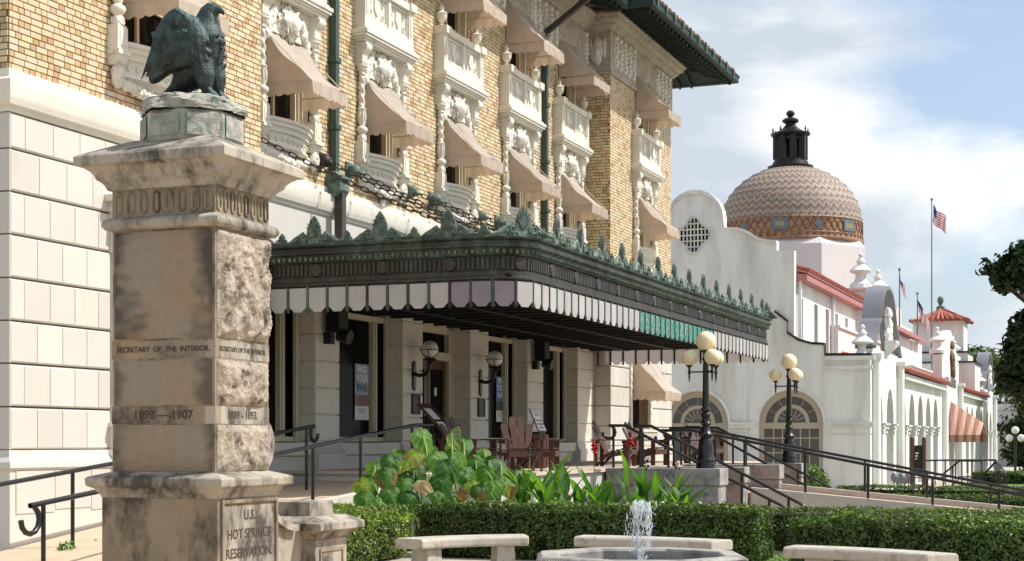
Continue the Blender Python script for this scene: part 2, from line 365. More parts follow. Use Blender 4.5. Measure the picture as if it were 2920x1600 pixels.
def brick_box(axis, const, a, b, z0, z1):
    j = PJ+random.uniform(-.003, .003); c = .004
    if axis == 'X':
        vb = [(const-.01,a,z0),(const-.01,b,z0),(const-.01,b,z1),(const-.01,a,z1)]; vf = [(const+j,a+c,z0+c),(const+j,b-c,z0+c),(const+j,b-c,z1-c),(const+j,a+c,z1-c)]
    else:
        vb = [(a,const+.01,z0),(b,const+.01,z0),(b,const+.01,z1),(a,const+.01,z1)]; vf = [(a+c,const-j,z0+c),(b-c,const-j,z0+c),(b-c,const-j,z1-c),(a+c,const-j,z1-c)]
    return vb+vf, [(4,5,6,7),(0,1,5,4),(1,2,6,5),(2,3,7,6),(3,0,4,7)]
def vis(b):
    x, y, z = (b[1], (b[2]+b[3])/2, b[4]) if b[0] == 'X' else ((b[2]+b[3])/2, b[1], b[4])
    d = -x*ST+y*CT; u = 1460+4500*(x*CT+y*ST)/d; v = 1262-4500*(z-EYE)/d
    return d, u, v
near = []
for i, b in enumerate(bricks):
    d, u, v = vis(b)
    if b[0] == 'X' and b[1] == XP and b[7] and 15 < u < 400 and 5 < v < 420 and not (420 < u < 700): near.append((d-(0 if not b[8] else -2), i))
near.sort(); pick = {i for _, i in near[:300]}
bb = {}
for hd, ln in ((0, SLEN), (1, HLEN)):
    for k in range(7):
        mb = MB(); mb.add(*brick_box('X', 0, 0, ln, 0, (ZB1-ZB0)/round((ZB1-ZB0)/CH)-JT)); me, c = mb.mesh('brick', False); me.materials.append(m_brick)
        set_col(me, [brick_cols(hd)]*5); bb[(hd, k)] = me
allb = MB(); cols = []
for i, b in enumerate(bricks):
    if i in pick: inst(bb[(int(b[8]), random.randrange(7))], 'brick', BH, (b[1], b[2], b[4]))
    else: allb.add(*brick_box(*b[:6])); cols += [b[6]]*5
o = allb.build('brickwork', m_brick, BH, fix=False); set_col(o.data, cols); tag(o, 'cream and tan bricks laid in random bond', kind='stuff')
# ---- white glazed base: rusticated blocks, belt course, plinth
def pav_holes(c): return [(c-1.05, c+1.05, 1.24, 5.2)]
rows = [1.49, 2.11, 2.73, 3.34, 3.95, 4.57, 5.18, 5.79, 6.31]
for X, a, b in ((XP, 18.3, 25.3), (XP, 46.2, 53.1)):
    core = MB()
    c = 21.9 if a < 20 else 49.35
    wall_x(core, X-.04, a+.02, b-.02, -.6, 6.9, pav_holes(c))
    core.box(X-3, X-.045, a+.02, a+.06, -.6, 6.9); core.box(X-3, X-.045, b-.06, b-.02, -.6, 6.9)
    core.build('base_wall', m_blockjoint, BH, fix=False)
blk = {}
def block(w_, h_):
    k = (round(w_, 2), round(h_, 2))
    if k not in blk:
        mb = MB(); c = .022; W, H = k
        mb.hexa([(-.2,0,0),(-.2,W,0),(-.2,W,H),(-.2,0,H)], [(.0,.0,0),(.0,W,0),(.0,W,H),(.0,0,H)])
        mb.add([(0,.0,0),(0,W,0),(0,W,H),(0,0,H),(c,.004,c),(c,W-.004,c),(c,W-.004,H-c),(c,.004,H-c)], [(0,1,5,4),(1,2,6,5),(2,3,7,6),(3,0,4,7),(4,5,6,7)])
        me, _ = mb.mesh('stone_block', False); me.materials.append(m_block); blk[k] = me
    return blk[k]
for X, a, b in ((XP, 18.3, 25.3), (XP, 46.2, 53.1)):
    c = 21.9 if a < 20 else 49.35
    for r in range(8):
        z0, z1 = rows[r], rows[r+1]
        for (p, q) in ((a, c-1.25), (c+1.25, b)) if z0 < 5.1 else ((a, b),):
            n = max(1, round((q-p)/.62)); ww = (q-p)/n; off = (r % 2)*ww/2
            cuts = [p]+[p+off+ww*i for i in range(1 if off == 0 else 0, n+1) if p+.12 < p+off+ww*i < q-.12]+[q]
            for u, v in zip(cuts, cuts[1:]): inst(block(v-u-.004, z1-z0-.028), 'stone_block', BH, (X+.02, u+.002, z0+.014))
    # blocks on the shaded near return
    for r in range(8):
        mb = MB(); mb.box(X-2.0, X+.035, a-.02, a+.015, rows[r]+.012, rows[r+1]-.012)
        mb.build('stone_block', m_block, BH)
bc = MB(); bc.sweep(OUT, [(-.1, 6.31), (.06, 6.31), (.07, 6.36), (.13, 6.40), (.15, 6.46), (.17, 6.51), (.17, 6.74), (.12, 6.78), (.05, 6.80), (.05, 6.92), (-.1, 6.92)])
bc.build('belt_course', m_terra, BH, smooth=30)
ct = MB(); ct.sweep(OUT[2:6], [(-.05, 5.0), (.03, 5.0), (.03, 6.31), (-.05, 6.31)]); ct.build('upper_base_wall', m_block, BH)
for X, a, b in ((XP, 18.3, 25.3), (XP, 46.2, 53.1)):
    pth = [(X-2, a), (X, a), (X, b), (X-.75, b)]
    pl = MB(); pl.sweep(pth, [(-.1, -.55), (.12, -.55), (.12, 1.20), (.17, 1.24), (.16, 1.32), (.08, 1.40), (.06, 1.49), (-.1, 1.49)]); pl.build('plinth', m_block, BH, smooth=30)
    n = 8
    for i in range(n):   # plinth slabs
        mb = MB(); y0 = a+(b-a)/n*i; mb.box(X+.05, X+.135, y0+.006, y0+(b-a)/n-.006, .62 if i % 2 else .58, 1.19); mb.build('plinth_slab', m_block, BH, bevel=.006)
# ---- ground-floor pavilion windows with carved surround
for X, c in ((XP, 21.9), (XP, 49.35)):
    f = MB(); f.box(X-.4, X-.3, c-1.05, c+1.05, 1.3, 5.2)
    wn = f.build('window', m_cream, BH)
    for u in (-.52, .52):
        for z0, z1 in ((1.75, 3.6), (3.7, 5.05)):
            mb = MB(); mb.box(X-.30, X-.285, c+u-.45, c+u+.45, z0, z1); mb.build('pane', m_glass, wn)
    for s in (-1, 1):
        mb = MB(); mb.box(X-.02, X+.09, c+s*1.12-.09, c+s*1.12+.09, 1.9, 5.15)
        for k in range(12): mb.ell((X+.09, c+s*1.12, 2.1+k*.25), (.03, .06, .1), 8, 5)
        mb.build('carved_pilaster', m_orn, BH)
    for s in (-1, 1):
        mb = MB(); mb.box(X-.02, X+.2, c+s*1.12-.15, c+s*1.12+.15, 1.49, 1.84); mb.box(X-.02, X+.24, c+s*1.12-.18, c+s*1.12+.18, 1.84, 1.92); mb.box(X, X+.26, c+s*1.12-.2, c+s*1.12+.2, 1.3, 1.489)
        mb.build('pilaster_pedestal', m_terra, BH, bevel=.008)
    mb = MB(); mb.box(X, X+.2, c-1.3, c+1.3, 5.2, 5.35); mb.box(X, X+.3, c-1.4, c+1.4, 5.35, 5.45)
    for s in (-1, 1): mb.prism([(X, 5.2), (X+.22, 5.2), (X+.30, 5.0), (X+.16, 4.8), (X+.1, 4.6), (X, 4.55)], c+s*1.12-.13, c+s*1.12+.13, 'XZ')
    mb.build('window_hood', m_terra, BH, smooth=30)
    mb = MB(); mb.box(X, X+.42, c-.95, c+.95, 1.95, 2.05)
    for i in range(15): mb.lathe([(.02, 0), (.045, .1), (.02, .22), (.035, .36), (.02, .5)], (X+.36, c-.84+i*.12, 1.45), 6)
    mb.box(X, X+.42, c-.95, c+.95, 1.38, 1.45); mb.build('window_grille', m_terra, BH)
# ================================================================ upper window bays (built once round y=0, wall plane x=0)
def bay_parts():
    parts = []
    def part(name, mb, mat, smooth=None, bevel=0, kids=()): parts.append((name, mb, mat, smooth, bevel, list(kids)))
    for s in (-1, 1):
        y = s*1.04
        p = MB(); p.box(-.05, .20, y-.135, y+.135, 7.73, 8.10); p.box(.20, .21, y-.08, y+.08, 7.80, 8.04); p.box(-.05, .19, y-.12, y+.12, 8.10, 8.13)
        part('pedestal', p, m_terra, None, .008)
        c = MB(); cx = .105; q0 = len(c.v)
        c.lathe([(.15, 8.13), (.17, 8.17), (.13, 8.24), (.10, 8.28), (.16, 8.33), (.19, 8.38), (.16, 8.43), (.09, 8.46), (.12, 8.52), (.125, 8.8), (.15, 8.83), (.10, 8.86)], (cx, y, 0), 14)
        n = 14; rings = []
        for i in range(43):
            z = 8.86+.70*i/42
            rings.append([(cx+(.088+.020*math.cos(2*(a-z*15*s)))*math.cos(a), y+(.088+.020*math.cos(2*(a-z*15*s)))*math.sin(a), z) for a in [2*math.pi*j/n for j in range(n)]])
        c.ring(rings)
        c.lathe([(.10, 9.56), (.12, 9.58), (.10, 9.61), (.11, 9.64), (.17, 9.73), (.19, 9.74), (.19, 9.77)], (cx, y, 0), 14)
        for j in range(8): a = j*math.pi/4; c.ell((cx+.13*math.cos(a), y+.13*math.sin(a), 9.69), (.035, .035, .06), 6, 4)
        for j in range(8): a = j*math.pi/4; c.ell((cx+.125*math.cos(a), y+.125*math.sin(a), 8.66), (.03, .03, .12), 6, 4)
        for j in range(6): a = j*math.pi/3; c.ell((cx+.14*math.cos(a), y+.14*math.sin(a), 8.2), (.04, .04, .06), 6, 4)
        c.v = [(cx+(vx-cx)*.68, y+(vy-y)*.72, vz) for vx, vy, vz in c.v]
        part('twisted_column', c, m_terra, 50)
        k = MB(); k.prism([(-.05, 9.77), (.14, 9.77), (.19, 9.83), (.18, 9.95), (.22, 10.05), (.28, 10.10), (.30, 10.17), (.27, 10.26), (-.05, 10.26)], y-.125, y+.125, 'XZ')
        for yy in (y-.125, y+.125):
            k.tube([(.24+.05*math.cos(a), yy, 10.18+.05*math.sin(a)) for a in [i*.6 for i in range(10)]], .02, 6); k.tube([(.14+.035*math.cos(a), yy, 9.84+.035*math.sin(a)) for a in [i*.6 for i in range(10)]], .016, 6)
        part('console_bracket', k, m_terra, 40)
        b = MB(); b.box(-.05, .24, y-.16, y+.16, 7.66, 7.73); b.prism([(-.05, 7.5), (.12, 7.5), (.18, 7.58), (.21, 7.66), (-.05, 7.66)], y-.13, y+.13, 'XZ')
        b.ell((.09, y, 7.34), (.11, .12, .19), 12, 9, .35, 3.5, 3+s); b.ell((.13, y, 7.40), (.08, .08, .10), 10, 7, .35, 4, 5+s)
        part('mask_corbel', b, m_orn, 60)
    # bowed sill and apron
    sl = MB(); pr = [(-.3, 7.92), (.13, 7.92), (.16, 7.90), (.16, 7.85), (.10, 7.83), (.10, 7.80), (.12, 7.79), (.12, 7.76), (.05, 7.74), (.03, 7.69), (.05, 7.68), (.05, 7.655), (-.02, 7.64), (-.05, 7.6), (-.05, 7.44), (.0, 7.42), (.0, 7.38), (-.06, 7.36), (-.16, 7.28), (-.3, 7.28)]
    rings = []
    for i in range(17):
        u = -1+2*i/16; bow = .04+.20*(1-u*u)
        rings.append([(max(-.1, bow+o*.75), u*.90, z) for o, z in pr])
    sl.ring(rings)
    ap = MB()
    for i in range(9):
        u = -.8+1.6*i/8; bw = .04+.20*(1-u*u)-.025
        ap.tube([(bw+.0, u*.88+.065*math.cos(a)*(1-a/9), 7.52+.06*math.sin(a)*(1-a/9)) for a in [q*.7 for q in range(9)]], .02, 5)
    gar = MB()
    for i in range(32):
        u = -1+2*i/31; bw = .02+.17*(1-u*u); dz = 7.30-.20*(1-abs(u))**.8
        gar.ell((bw, u*.92, dz), (.07, .065, .075+.03*random.random()), 8, 6, .6, 3, i)
    for i in range(5): gar.ell((.12-.02*i, 0, 7.05-.08*i), (.08-.008*i, .10-.016*i, .07), 8, 6, .5, 3, 40+i)
    part('window_sill', sl, m_terra, 35, 0, [('scrollwork', ap, m_terra, 40), ('garland', gar, m_orn, 60)])
    # lintel and lion mask
    li = MB(); li.box(-.05, .06, -.92, .92, 9.62, 10.26)
    ln = MB(); ln.ell((.08, 0, 9.92), (.14, .40, .30), 22, 14, .6, 4.2, 2); ln.ell((.19, 0, 9.86), (.10, .15, .17), 14, 10, .4, 4, 6)
    for i in range(85):
        a = random.uniform(0, 6.28); r_ = random.uniform(.16, .48)
        ln.tube([(.17-.16*r_, r_*.55*math.cos(a), 9.93+r_*.5*math.sin(a)), (.20-.26*r_, r_*.9*math.cos(a+.2), 9.92+r_*.8*math.sin(a+.2)), (.08-.12*r_, r_*1.1*math.cos(a+.5), 9.9+r_*.95*math.sin(a+.5))], [.034, .026, .006], 5)
    for s in (-1, 1):
        for i in range(6): ln.ell((.08, s*(.55+.05*i), 10.02-.1*i), (.07, .1, .12), 8, 6, .6, 3, 10+i)
    part('lintel', li, m_terra, None, 0, [('lion_mask', ln, m_orn, 60)])
    # second-floor window
    f = MB()
    for s in (-1, 1):
        for q, (d, ww) in enumerate(((.0, .07), (-.06, .06), (-.12, .05), (-.17, .05))): f.box(-.36+.02, d, s*(.92-.055*q)-ww/2, s*(.92-.055*q)+ww/2, 7.9, 9.63)
    f.box(-.33, -.24, -.75, .75, 7.9, 7.98); f.box(-.33, -.24, -.75, .75, 8.72, 8.78); f.box(-.33, -.24, -.035, .035, 7.98, 9.62)
    pn = MB(); pn.box(-.30, -.29, -.75, .75, 7.95, 9.62)
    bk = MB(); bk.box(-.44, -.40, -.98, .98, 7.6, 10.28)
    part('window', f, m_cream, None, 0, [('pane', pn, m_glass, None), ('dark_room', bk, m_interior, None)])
    f = MB()
    for s in (-1, 1): f.box(-.36, -.02, s*.80-.05, s*.80+.05, 10.6, 12.9); f.box(-.30, -.16, s*.70-.05, s*.70+.05, 10.6, 12.9)
    f.box(-.3, -.2, -.7, .7, 11.9, 11.97); f.box(-.3, -.2, -.04, .04, 10.6, 12.9)
    pn = MB(); pn.box(-.27, -.26, -.7, .7, 10.6, 12.9)
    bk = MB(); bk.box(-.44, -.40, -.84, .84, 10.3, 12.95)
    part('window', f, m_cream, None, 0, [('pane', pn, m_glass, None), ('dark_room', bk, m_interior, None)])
    # balcony
    b = MB()
    for (x1, yy, z0, z1) in ((.28, 1.24, 10.262, 10.31), (.31, 1.27, 10.31, 10.36), (.36, 1.32, 10.36, 10.42), (.39, 1.34, 10.42, 10.50), (.33, 1.28, 10.50, 10.56), (.28, 1.24, 10.56, 10.80)): b.box(-.05, x1, -yy, yy, z0, z1)
    r1_ = MB(); r1_.box(-.05, .50, -1.37, -1.13, 10.80, 11.44); r1_.box(.50, .515, -1.31, -1.19, 10.9, 11.35); r2_ = MB(); r2_.box(.22, .50, 1.13, 1.37, 10.80, 11.44); r2_.box(.50, .515, 1.19, 1.31, 10.9, 11.35); r3_ = MB(); r3_.box(.36, .50, -.07, .07, 10.80, 11.44)
    tp = MB(); tp.box(-.05, .55, -1.42, 1.42, 11.44, 11.59); tp.box(-.05, .58, -1.42, -1.06, 11.45, 11.63); tp.box(.15, .58, 1.06, 1.42, 11.45, 11.63)
    kids = [('balustrade_post', r1_, m_terra, None), ('balustrade_post', r2_, m_terra, None), ('balustrade_post', r3_, m_terra, None), ('handrail', tp, m_terra, None)]
    for s in (-1, 1):
        q = MB(); q.box(.40, .42, s*.6-.55, s*.6+.55, 10.80, 11.44); y = s*.6
        for sx in (-1, 1):
            for sz in (-1, 1):
                q.tube([(.43, y+sx*(.34+.11*math.cos(a)*(1-a/11)), 11.12+sz*(.14+.12*math.sin(a)*(1-a/11))) for a in [k*.75 for k in range(12)]], .016, 5)
        q.prism([(y-.13, 11.30), (y+.13, 11.30), (y+.15, 11.1), (y, 10.93), (y-.15, 11.1)], .42, .455, 'YZ')
        for z in (10.84, 11.40): q.box(.42, .46, y-.55, y+.55, z-.03, z+.03)
        for yv in (-.52, .52): q.box(.42, .46, y+yv-.03, y+yv+.03, 10.87, 11.37)
        kids.append(('balustrade_panel', q, m_terra, 40))
        u = MB(); u.lathe([(.10, 11.63), (.10, 11.66), (.05, 11.69), (.05, 11.72), (.11, 11.78), (.14, 11.86), (.14, 11.93), (.16, 11.95), (.13, 11.98), (.06, 12.01), (.05, 12.05), (.07, 12.09), (.05, 12.14), (.02, 12.17), (.03, 12.19), (.005, 12.22)], (.36, s*1.22, 0), 14)
        kids.append(('urn', u, m_terra, 40))
    for kn, km, kmt, ks in kids: km.v = [((vx-.22 if vx > 0 else vx), vy*.89, vz) for vx, vy, vz in km.v]
    part('balcony', b, m_terra, None, .006, kids)
    return parts
proto = []
for nm, mb, mt, sm, bv, kids in bay_parts():
    X, c = BAYS['N']; par = mb.build(nm, mt, BH, sm, (X, c, 0), bv); proto.append(par)
    for kn, km, kmt, ks in kids: km.build(kn, kmt, par, ks, (X, c, 0))
for k, (X, c) in BAYS.items():
    if k == 'N': continue
    for p in proto: copy_tree(p, p.location+Vector((X-XP, c-BAYS['N'][1], 0)), parent=BH)
# ---- frieze, cornice, eaves, roof
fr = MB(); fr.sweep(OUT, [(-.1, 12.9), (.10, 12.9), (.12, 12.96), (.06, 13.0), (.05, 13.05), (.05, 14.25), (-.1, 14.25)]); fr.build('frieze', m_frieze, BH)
for X, lo, hi in ((XW, 25.3, 46.2), (XP, 46.2, 53.1), (XP, 18.3, 25.3)):
    y = lo+.35
    while y < hi-.2:
        if all(abs(y-c) > 1.05 or XX != X for XX, c in BAYS.values()) and vis(('X', X, y, y, 13.2))[2] > -200:
            mb = MB(); mb.box(X+.04, X+.10, y-.15, y+.15, 13.15, 14.15)
            for i in range(7): mb.ell((X+.12, y+random.uniform(-.04, .04), 13.24+i*.14), (.06, .10, .09), 8, 6, .6, 4, i)
            mb.build('carved_panel', m_orn, BH, 60)
        y += .46
for y in (46.2,):
    mb = MB(); mb.ell((-15.22, y-.08, 13.62), (.2, .08, .42), 14, 10, .4, 5, 1); mb.ell((-15.22, y-.12, 13.62), (.10, .08, .22), 12, 8)
    for s in (-1, 1): mb.ell((-15.22+s*.22, y-.06, 13.7), (.06, .06, .35), 8, 6, .5, 4, 2)
    mb.build('shield_cartouche', m_orn, BH, 60)
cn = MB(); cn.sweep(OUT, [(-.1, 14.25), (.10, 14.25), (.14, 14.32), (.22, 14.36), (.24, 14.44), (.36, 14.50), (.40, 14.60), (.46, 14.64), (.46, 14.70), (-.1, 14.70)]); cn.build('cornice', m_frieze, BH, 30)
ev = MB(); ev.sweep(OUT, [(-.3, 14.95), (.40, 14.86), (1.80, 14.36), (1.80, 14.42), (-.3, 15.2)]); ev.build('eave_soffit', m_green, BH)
gt = MB(); gt.sweep(OUT, [(1.74, 14.36), (1.92, 14.33), (1.95, 14.36), (1.96, 14.52), (1.99, 14.55), (1.99, 14.58), (1.78, 14.58)]); gt.build('gutter', m_green, BH)
for X, lo, hi in ((XW, 27.2, 44.4), (XP, 44.5, 54.8)):
    y = lo+.2
    while y < hi:
        mb = MB(); mb.bar((X+.30, y, 14.80), (X+1.74, y, 14.30), .07, .13); mb.build('rafter', m_green, BH); y += .42
for k in range(8):
    mb = MB(); x = XP+.3-k*.42; mb.bar((x, 53.4, 14.80), (x, 54.84, 14.30), .07, .13); mb.build('rafter', m_green, BH)
y = 44.6
while y < 55:
    mb = MB(); mb.box(XP+1.95, XP+2.02, y-.05, y+.05, 14.40, 14.60); mb.ell((XP+1.98, y, 14.63), (.04, .06, .06), 8, 6); mb.build('gutter_bracket', m_verd, BH); y += .95
rf = MB(); E = [(XP+1.9, 44.4, 14.58), (XP+1.9, 54.95, 14.58), (-24, 54.95, 14.58), (-24, 44.4, 14.58)]
rf.add([(XP+1.9, 44.4, 14.56), (XP+1.9, 54.95, 14.56), (-19, 50, 16.6), (-24, 54.95, 14.56), (-24, 44.4, 14.56)], [(0, 1, 2), (1, 3, 2), (0, 2, 4)])
ro = rf.build('roof', m_tile, BH, fix=False); rf = MB()
rf.add([(XW+1.9, 16.5, 14.56), (XW+1.9, 46, 14.56), (-21, 46, 16.6), (-21, 16.5, 16.6)], [(0, 1, 2, 3)]); rf.build('roof', m_tile, BH, fix=False)
for i in range(26):   # barrel tiles along the pavilion eave
    y = 44.5+i*.4; mb = MB(); mb.tube([(XP+1.92, y, 14.60), (XP+.3, y+(50-y)*.2, 15.24)], .11, 8); mb.build('roof_tile', m_tile, ro, 60)
for i in range(14):   # and along its near hip slope
    x = XP+1.8-i*.36; mb = MB(); mb.tube([(x, 44.42, 14.62), (x-(x+19)*.2, 45.9, 15.2)], .11, 8); mb.build('roof_tile', m_tile, ro, 60)
mb = MB(); mb.tube([(XP+1.95, 44.35, 14.68), (-17, 47.2, 15.85)], .14, 10); mb.build('ridge_tile', m_tile, ro, 60)
# ---- downspouts
def downspout(Y, mat2):
    mb = MB(); mb.box(XW+.03, XW+.19, Y-.08, Y+.08, 7.25, 13.3); 
    for z in (8.2, 9.6, 11.2): mb.box(XW+.0, XW+.22, Y-.12, Y+.12, z-.06, z+.06)
    d = mb.build('downspout', m_pipe, BH, bevel=.01)
    mb = MB(); mb.prism([(XW+.02, 7.25), (XW+.22, 7.25), (XW+.34, 7.12), (XW+.36, 6.86), (XW+.26, 6.72), (XW+.02, 6.72)], Y-.2, Y+.2, 'XZ'); mb.box(XW+.02, XW+.4, Y-.23, Y+.23, 7.06, 7.14); mb.build('leader_head', m_verd, d)
    mb = MB(); mb.box(XW+.16, XW+.34, Y-.09, Y+.09, 4.9, 6.8); mb.build('lower_pipe', mat2, d)
    mb = MB(); mb.bar((XW+.1, Y, 13.25), (XW+1.75, Y, 14.36), .14, .14); mb.build('gutter_leader', m_pipe2, d)
downspout(29.4, m_pipe2); downspout(42.2, m_pipe2)
# ================================================================ ground floor under the canopy
XF = -15.35
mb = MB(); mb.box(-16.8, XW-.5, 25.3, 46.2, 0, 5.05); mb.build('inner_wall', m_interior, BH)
piers = [(28.85, .52), (33.0, .54), (37.0, .6), (41.05, .62), (45.4, .75), (25.35, .35)]
for c, hw in piers:
    z = 1.62; k = 0
    mb = MB(); mb.box(XW-.5, XF-.05, c-hw+.03, c+hw-.03, .6, 5.0); pr_ = mb.build('pier', m_terra, BH)
    while z < 4.9:
        h_ = .55
        mb = MB(); mb.box(XW-.45, XF, c-hw, c+hw, z+.012, z+h_-.012); mb.build('pier_block', m_terra, pr_, bevel=.018); z += h_
    mb = MB(); mb.prism([(XW-.4, .6), (XF+.12, .6), (XF+.12, 1.36), (XF+.06, 1.44), (XF+.02, 1.6), (XW-.4, 1.6)], c-hw-.08, c+hw+.08, 'XZ'); mb.build('pier_base', m_block, pr_, 30)
def shopwin(c, hw, z0=1.62):
    X = XW-.30; f = MB()
    f.box(X-.05, X+.12, c-hw, c+hw, z0, z0+.10); f.box(X-.05, X+.12, c-hw, c+hw, 4.30, 4.42)
    for y, w_ in ((-hw+.06, .12), (-hw+.55, .16), (hw-.55, .16), (hw-.06, .12)):
        f.box(X-.05, X+.12, c+y-w_/2, c+y+w_/2, z0+.10, 4.30); f.box(X-.02, X+.16, c+y-w_*.2, c+y+w_*.2, z0+.10, 4.30)
    f.box(X-.04, X+.2, c+hw-.12, c+hw-.02, z0, 4.42)
    wn = f.build('window', m_cream, BH)
    for y0, y1 in ((-hw+.12, -hw+.47), (-hw+.63, hw-.63), (hw-.47, hw-.12)):
        mb = MB(); mb.box(X-.01, X+.005, c+y0, c+y1, z0+.1, 4.3); mb.build('pane', m_glass, wn)
    mb = MB(); mb.box(XW-.5, XF-.12, c-hw, c+hw, .55, 1.34); mb.box(XW-.5, XF-.02, c-hw, c+hw, 1.34, 1.60); mb.build('window_plinth', m_block, wn, bevel=.01)
shopwin(26.9, 1.38); shopwin(30.95, 1.5); shopwin(39.05, 1.42); shopwin(43.15, 1.48)
# door
X = XW-.35; c = 35.0
f = MB()
for y, w_ in ((-1.38, .16), (-1.18, .14), (1.18, .14), (1.38, .2)): f.box(X-.05, X+.14, c+y-w_/2, c+y+w_/2, 1.05, 4.45)
f.box(X-.05, X+.14, c-1.46, c+1.46, 4.40, 4.50); f.box(X-.05, X+.16, c-1.1, c+1.1, 3.62, 3.82); f.box(X-.02, X+.10, c-1.1, c+1.1, 4.28, 4.40)
fo = f.build('door_frame', m_cream, BH)
mb = MB(); mb.box(X, X+.01, c-1.1, c+1.1, 3.82, 4.28); mb.build('transom_pane', m_glass, fo)
for s in (-1, 1):
    mb = MB(); a, b = sorted((c+s*.02, c+s*1.08)); mb.box(X, X+.05, a, a+.16, 1.05, 3.62); mb.box(X, X+.05, b-.16, b, 1.05, 3.62); mb.box(X, X+.05, a+.16, b-.16, 1.05, 1.5); mb.box(X, X+.05, a+.16, b-.16, 3.4, 3.62)
    d = mb.build('door', m_doorwood, BH)
    mb = MB(); mb.box(X+.01, X+.02, a+.16, b-.16, 1.5, 3.4); mb.build('pane', m_glass, d)
    mb = MB(); mb.box(X+.05, X+.10, c+s*.08-.015, c+s*.08+.015, 1.95, 2.25); mb.build('handle', m_chain, d)
    mb = MB(); mb.box(X+.02, X+.024, (a+b)/2-.11, (a+b)/2+.11, 2.05, 2.32); mb.build('notice', m_white, d)
    mb = MB(); mb.box(X+.02, X+.024, (a+b)/2-.07, (a+b)/2+.07, 2.75, 2.95); mb.build('notice', m_white, d)
# ================================================================ window awnings
def awning_mesh(hw, zt, zb, pj, seed, val=.27):
    """local: wall at x=0, centred on y=0"""
    rnd = random.Random(seed); ph = rnd.uniform(0, 9)
    cl = MB()
    def front(u, v):
        w_ = hw*(.97+.03*v); x = .03+(pj-.03)*v-.05*math.sin(math.pi*v)*(1+.4*math.sin(u*math.pi)); z = zt+(zb+val-zt)*v-.06*math.sin(math.pi*v)
        rp_ = .012*math.sin(9*v+5*u+ph)+.040*mnoise.noise(Vector((u*3, v*2.2+seed, ph)))+.022*mnoise.noise(Vector((u*11+v*4, v*2.5, ph+seed)))
        return (x+rp_, -w_+2*w_*u, z+rp_)
    cl.grid(front, 28, 16)
    for s in (0, 1):
        def side(a, v, s=s):
            p = front(s, v); k = a
            yy = (-1 if s == 0 else 1)*.020*mnoise.noise(Vector((a*4, v*5, seed+s*5)))*math.sin(math.pi*min(1, a*1.1))*math.sin(math.pi*v)
            return (.03+(p[0]-.03)*k, p[1]+yy*1.6, (zb+val)*(1-k)*v+p[2]*k*v+zt*(1-v)*(1-k)+p[2]*(1-v)*k if False else p[2])
        cl.grid(side, 8, 12)
    vl = MB()
    def vstrip(a, b, n):
        a = Vector(a); b = Vector(b); d = b-a; nn = Vector((d.y, -d.x, 0)).normalized(); m = n*6
        top = []; bot = []
        for i in range(m+1):
            u = i/m; p = a+d*u; wv = .016*math.sin(u*n*2.3+ph)+.01*math.sin(u*n*5.1+ph)
            top.append((p.x, p.y, zb+val)); sc_ = .045*abs(math.sin(math.pi*u*n))
            bot.append((p.x+nn.x*wv, p.y+nn.y*wv, zb+.045-sc_))
        vl.add(top+bot, [(i, i+1, m+2+i, m+1+i) for i in range(m)])
    vstrip((.02, -hw, 0), (pj, -hw, 0), 5); vstrip((pj, -hw, 0), (pj, hw, 0), 9); vstrip((pj, hw, 0), (.02, hw, 0), 5)
    fr_ = MB()
    for s in (-1, 1): fr_.tube([(0, s*(hw-.02), zb+val-.01), (pj-.02, s*(hw-.02), zb+val-.01)], .012, 6); fr_.tube([(.03, s*(hw-.03), zt-.03), (pj-.02, s*(hw-.02), zb+val-.01)], .010, 6)
    fr_.tube([(pj-.02, -hw+.02, zb+val-.01), (pj-.02, hw-.02, zb+val-.01)], .012, 6)
    return cl, vl, fr_
AWL = {'N': 'beige canvas awning behind the bronze eagle, left of all awnings', 'A': 'beige canvas awning just right of the eagle pillar beside the green downspout',
       'B': 'beige lower-storey awning between the first downspout and the hanging chains', 'C': 'beige lower-storey awning in the middle of the facade, third right of the pillar',
       'D': 'beige lower-storey awning just left of the second downspout', 'E': 'beige lower-storey awning right of the second downspout, beside the brick corner', 'F': 'beige lower-storey awning at the far end of the brick facade'}
AWU = {'C': 'beige top-storey awning cut off by the upper edge of the picture, first from left', 'D': 'beige top-storey awning left of the second downspout, half shaded by the eave',
       'E': 'beige top-storey awning between the second downspout and the brick corner', 'F': 'beige top-storey awning at the far end under the eave corner'}
def awning(lab, X, c, hw, zt, zb, pj, seed):
    t = thing('awning', lab, 'awning', (X, c, zb), group='canvas window awnings')
    cl, vl, fr_ = awning_mesh(hw, zt, zb, pj, seed)
    cl.build('canvas_cover', m_canvas, t, 50, (X, c, 0), fix=False); vl.build('scalloped_valance', m_canvas, t, 50, (X, c, 0), fix=False); fr_.build('frame', m_cream, t, loc=(X, c, 0))
for i, (k, (X, c)) in enumerate(BAYS.items()):
    awning(AWL[k], X, c-.05, .74, 9.60, 8.28, 1.05, i)
    if k in AWU: awning(AWU[k], X, c-.05, .78, 13.5, 12.0, 1.12, 20+i)
awning('beige ground-floor awning behind the lamp post, below the canopy end', XP, 49.35, .95, 4.55, 2.95, 1.15, 40)
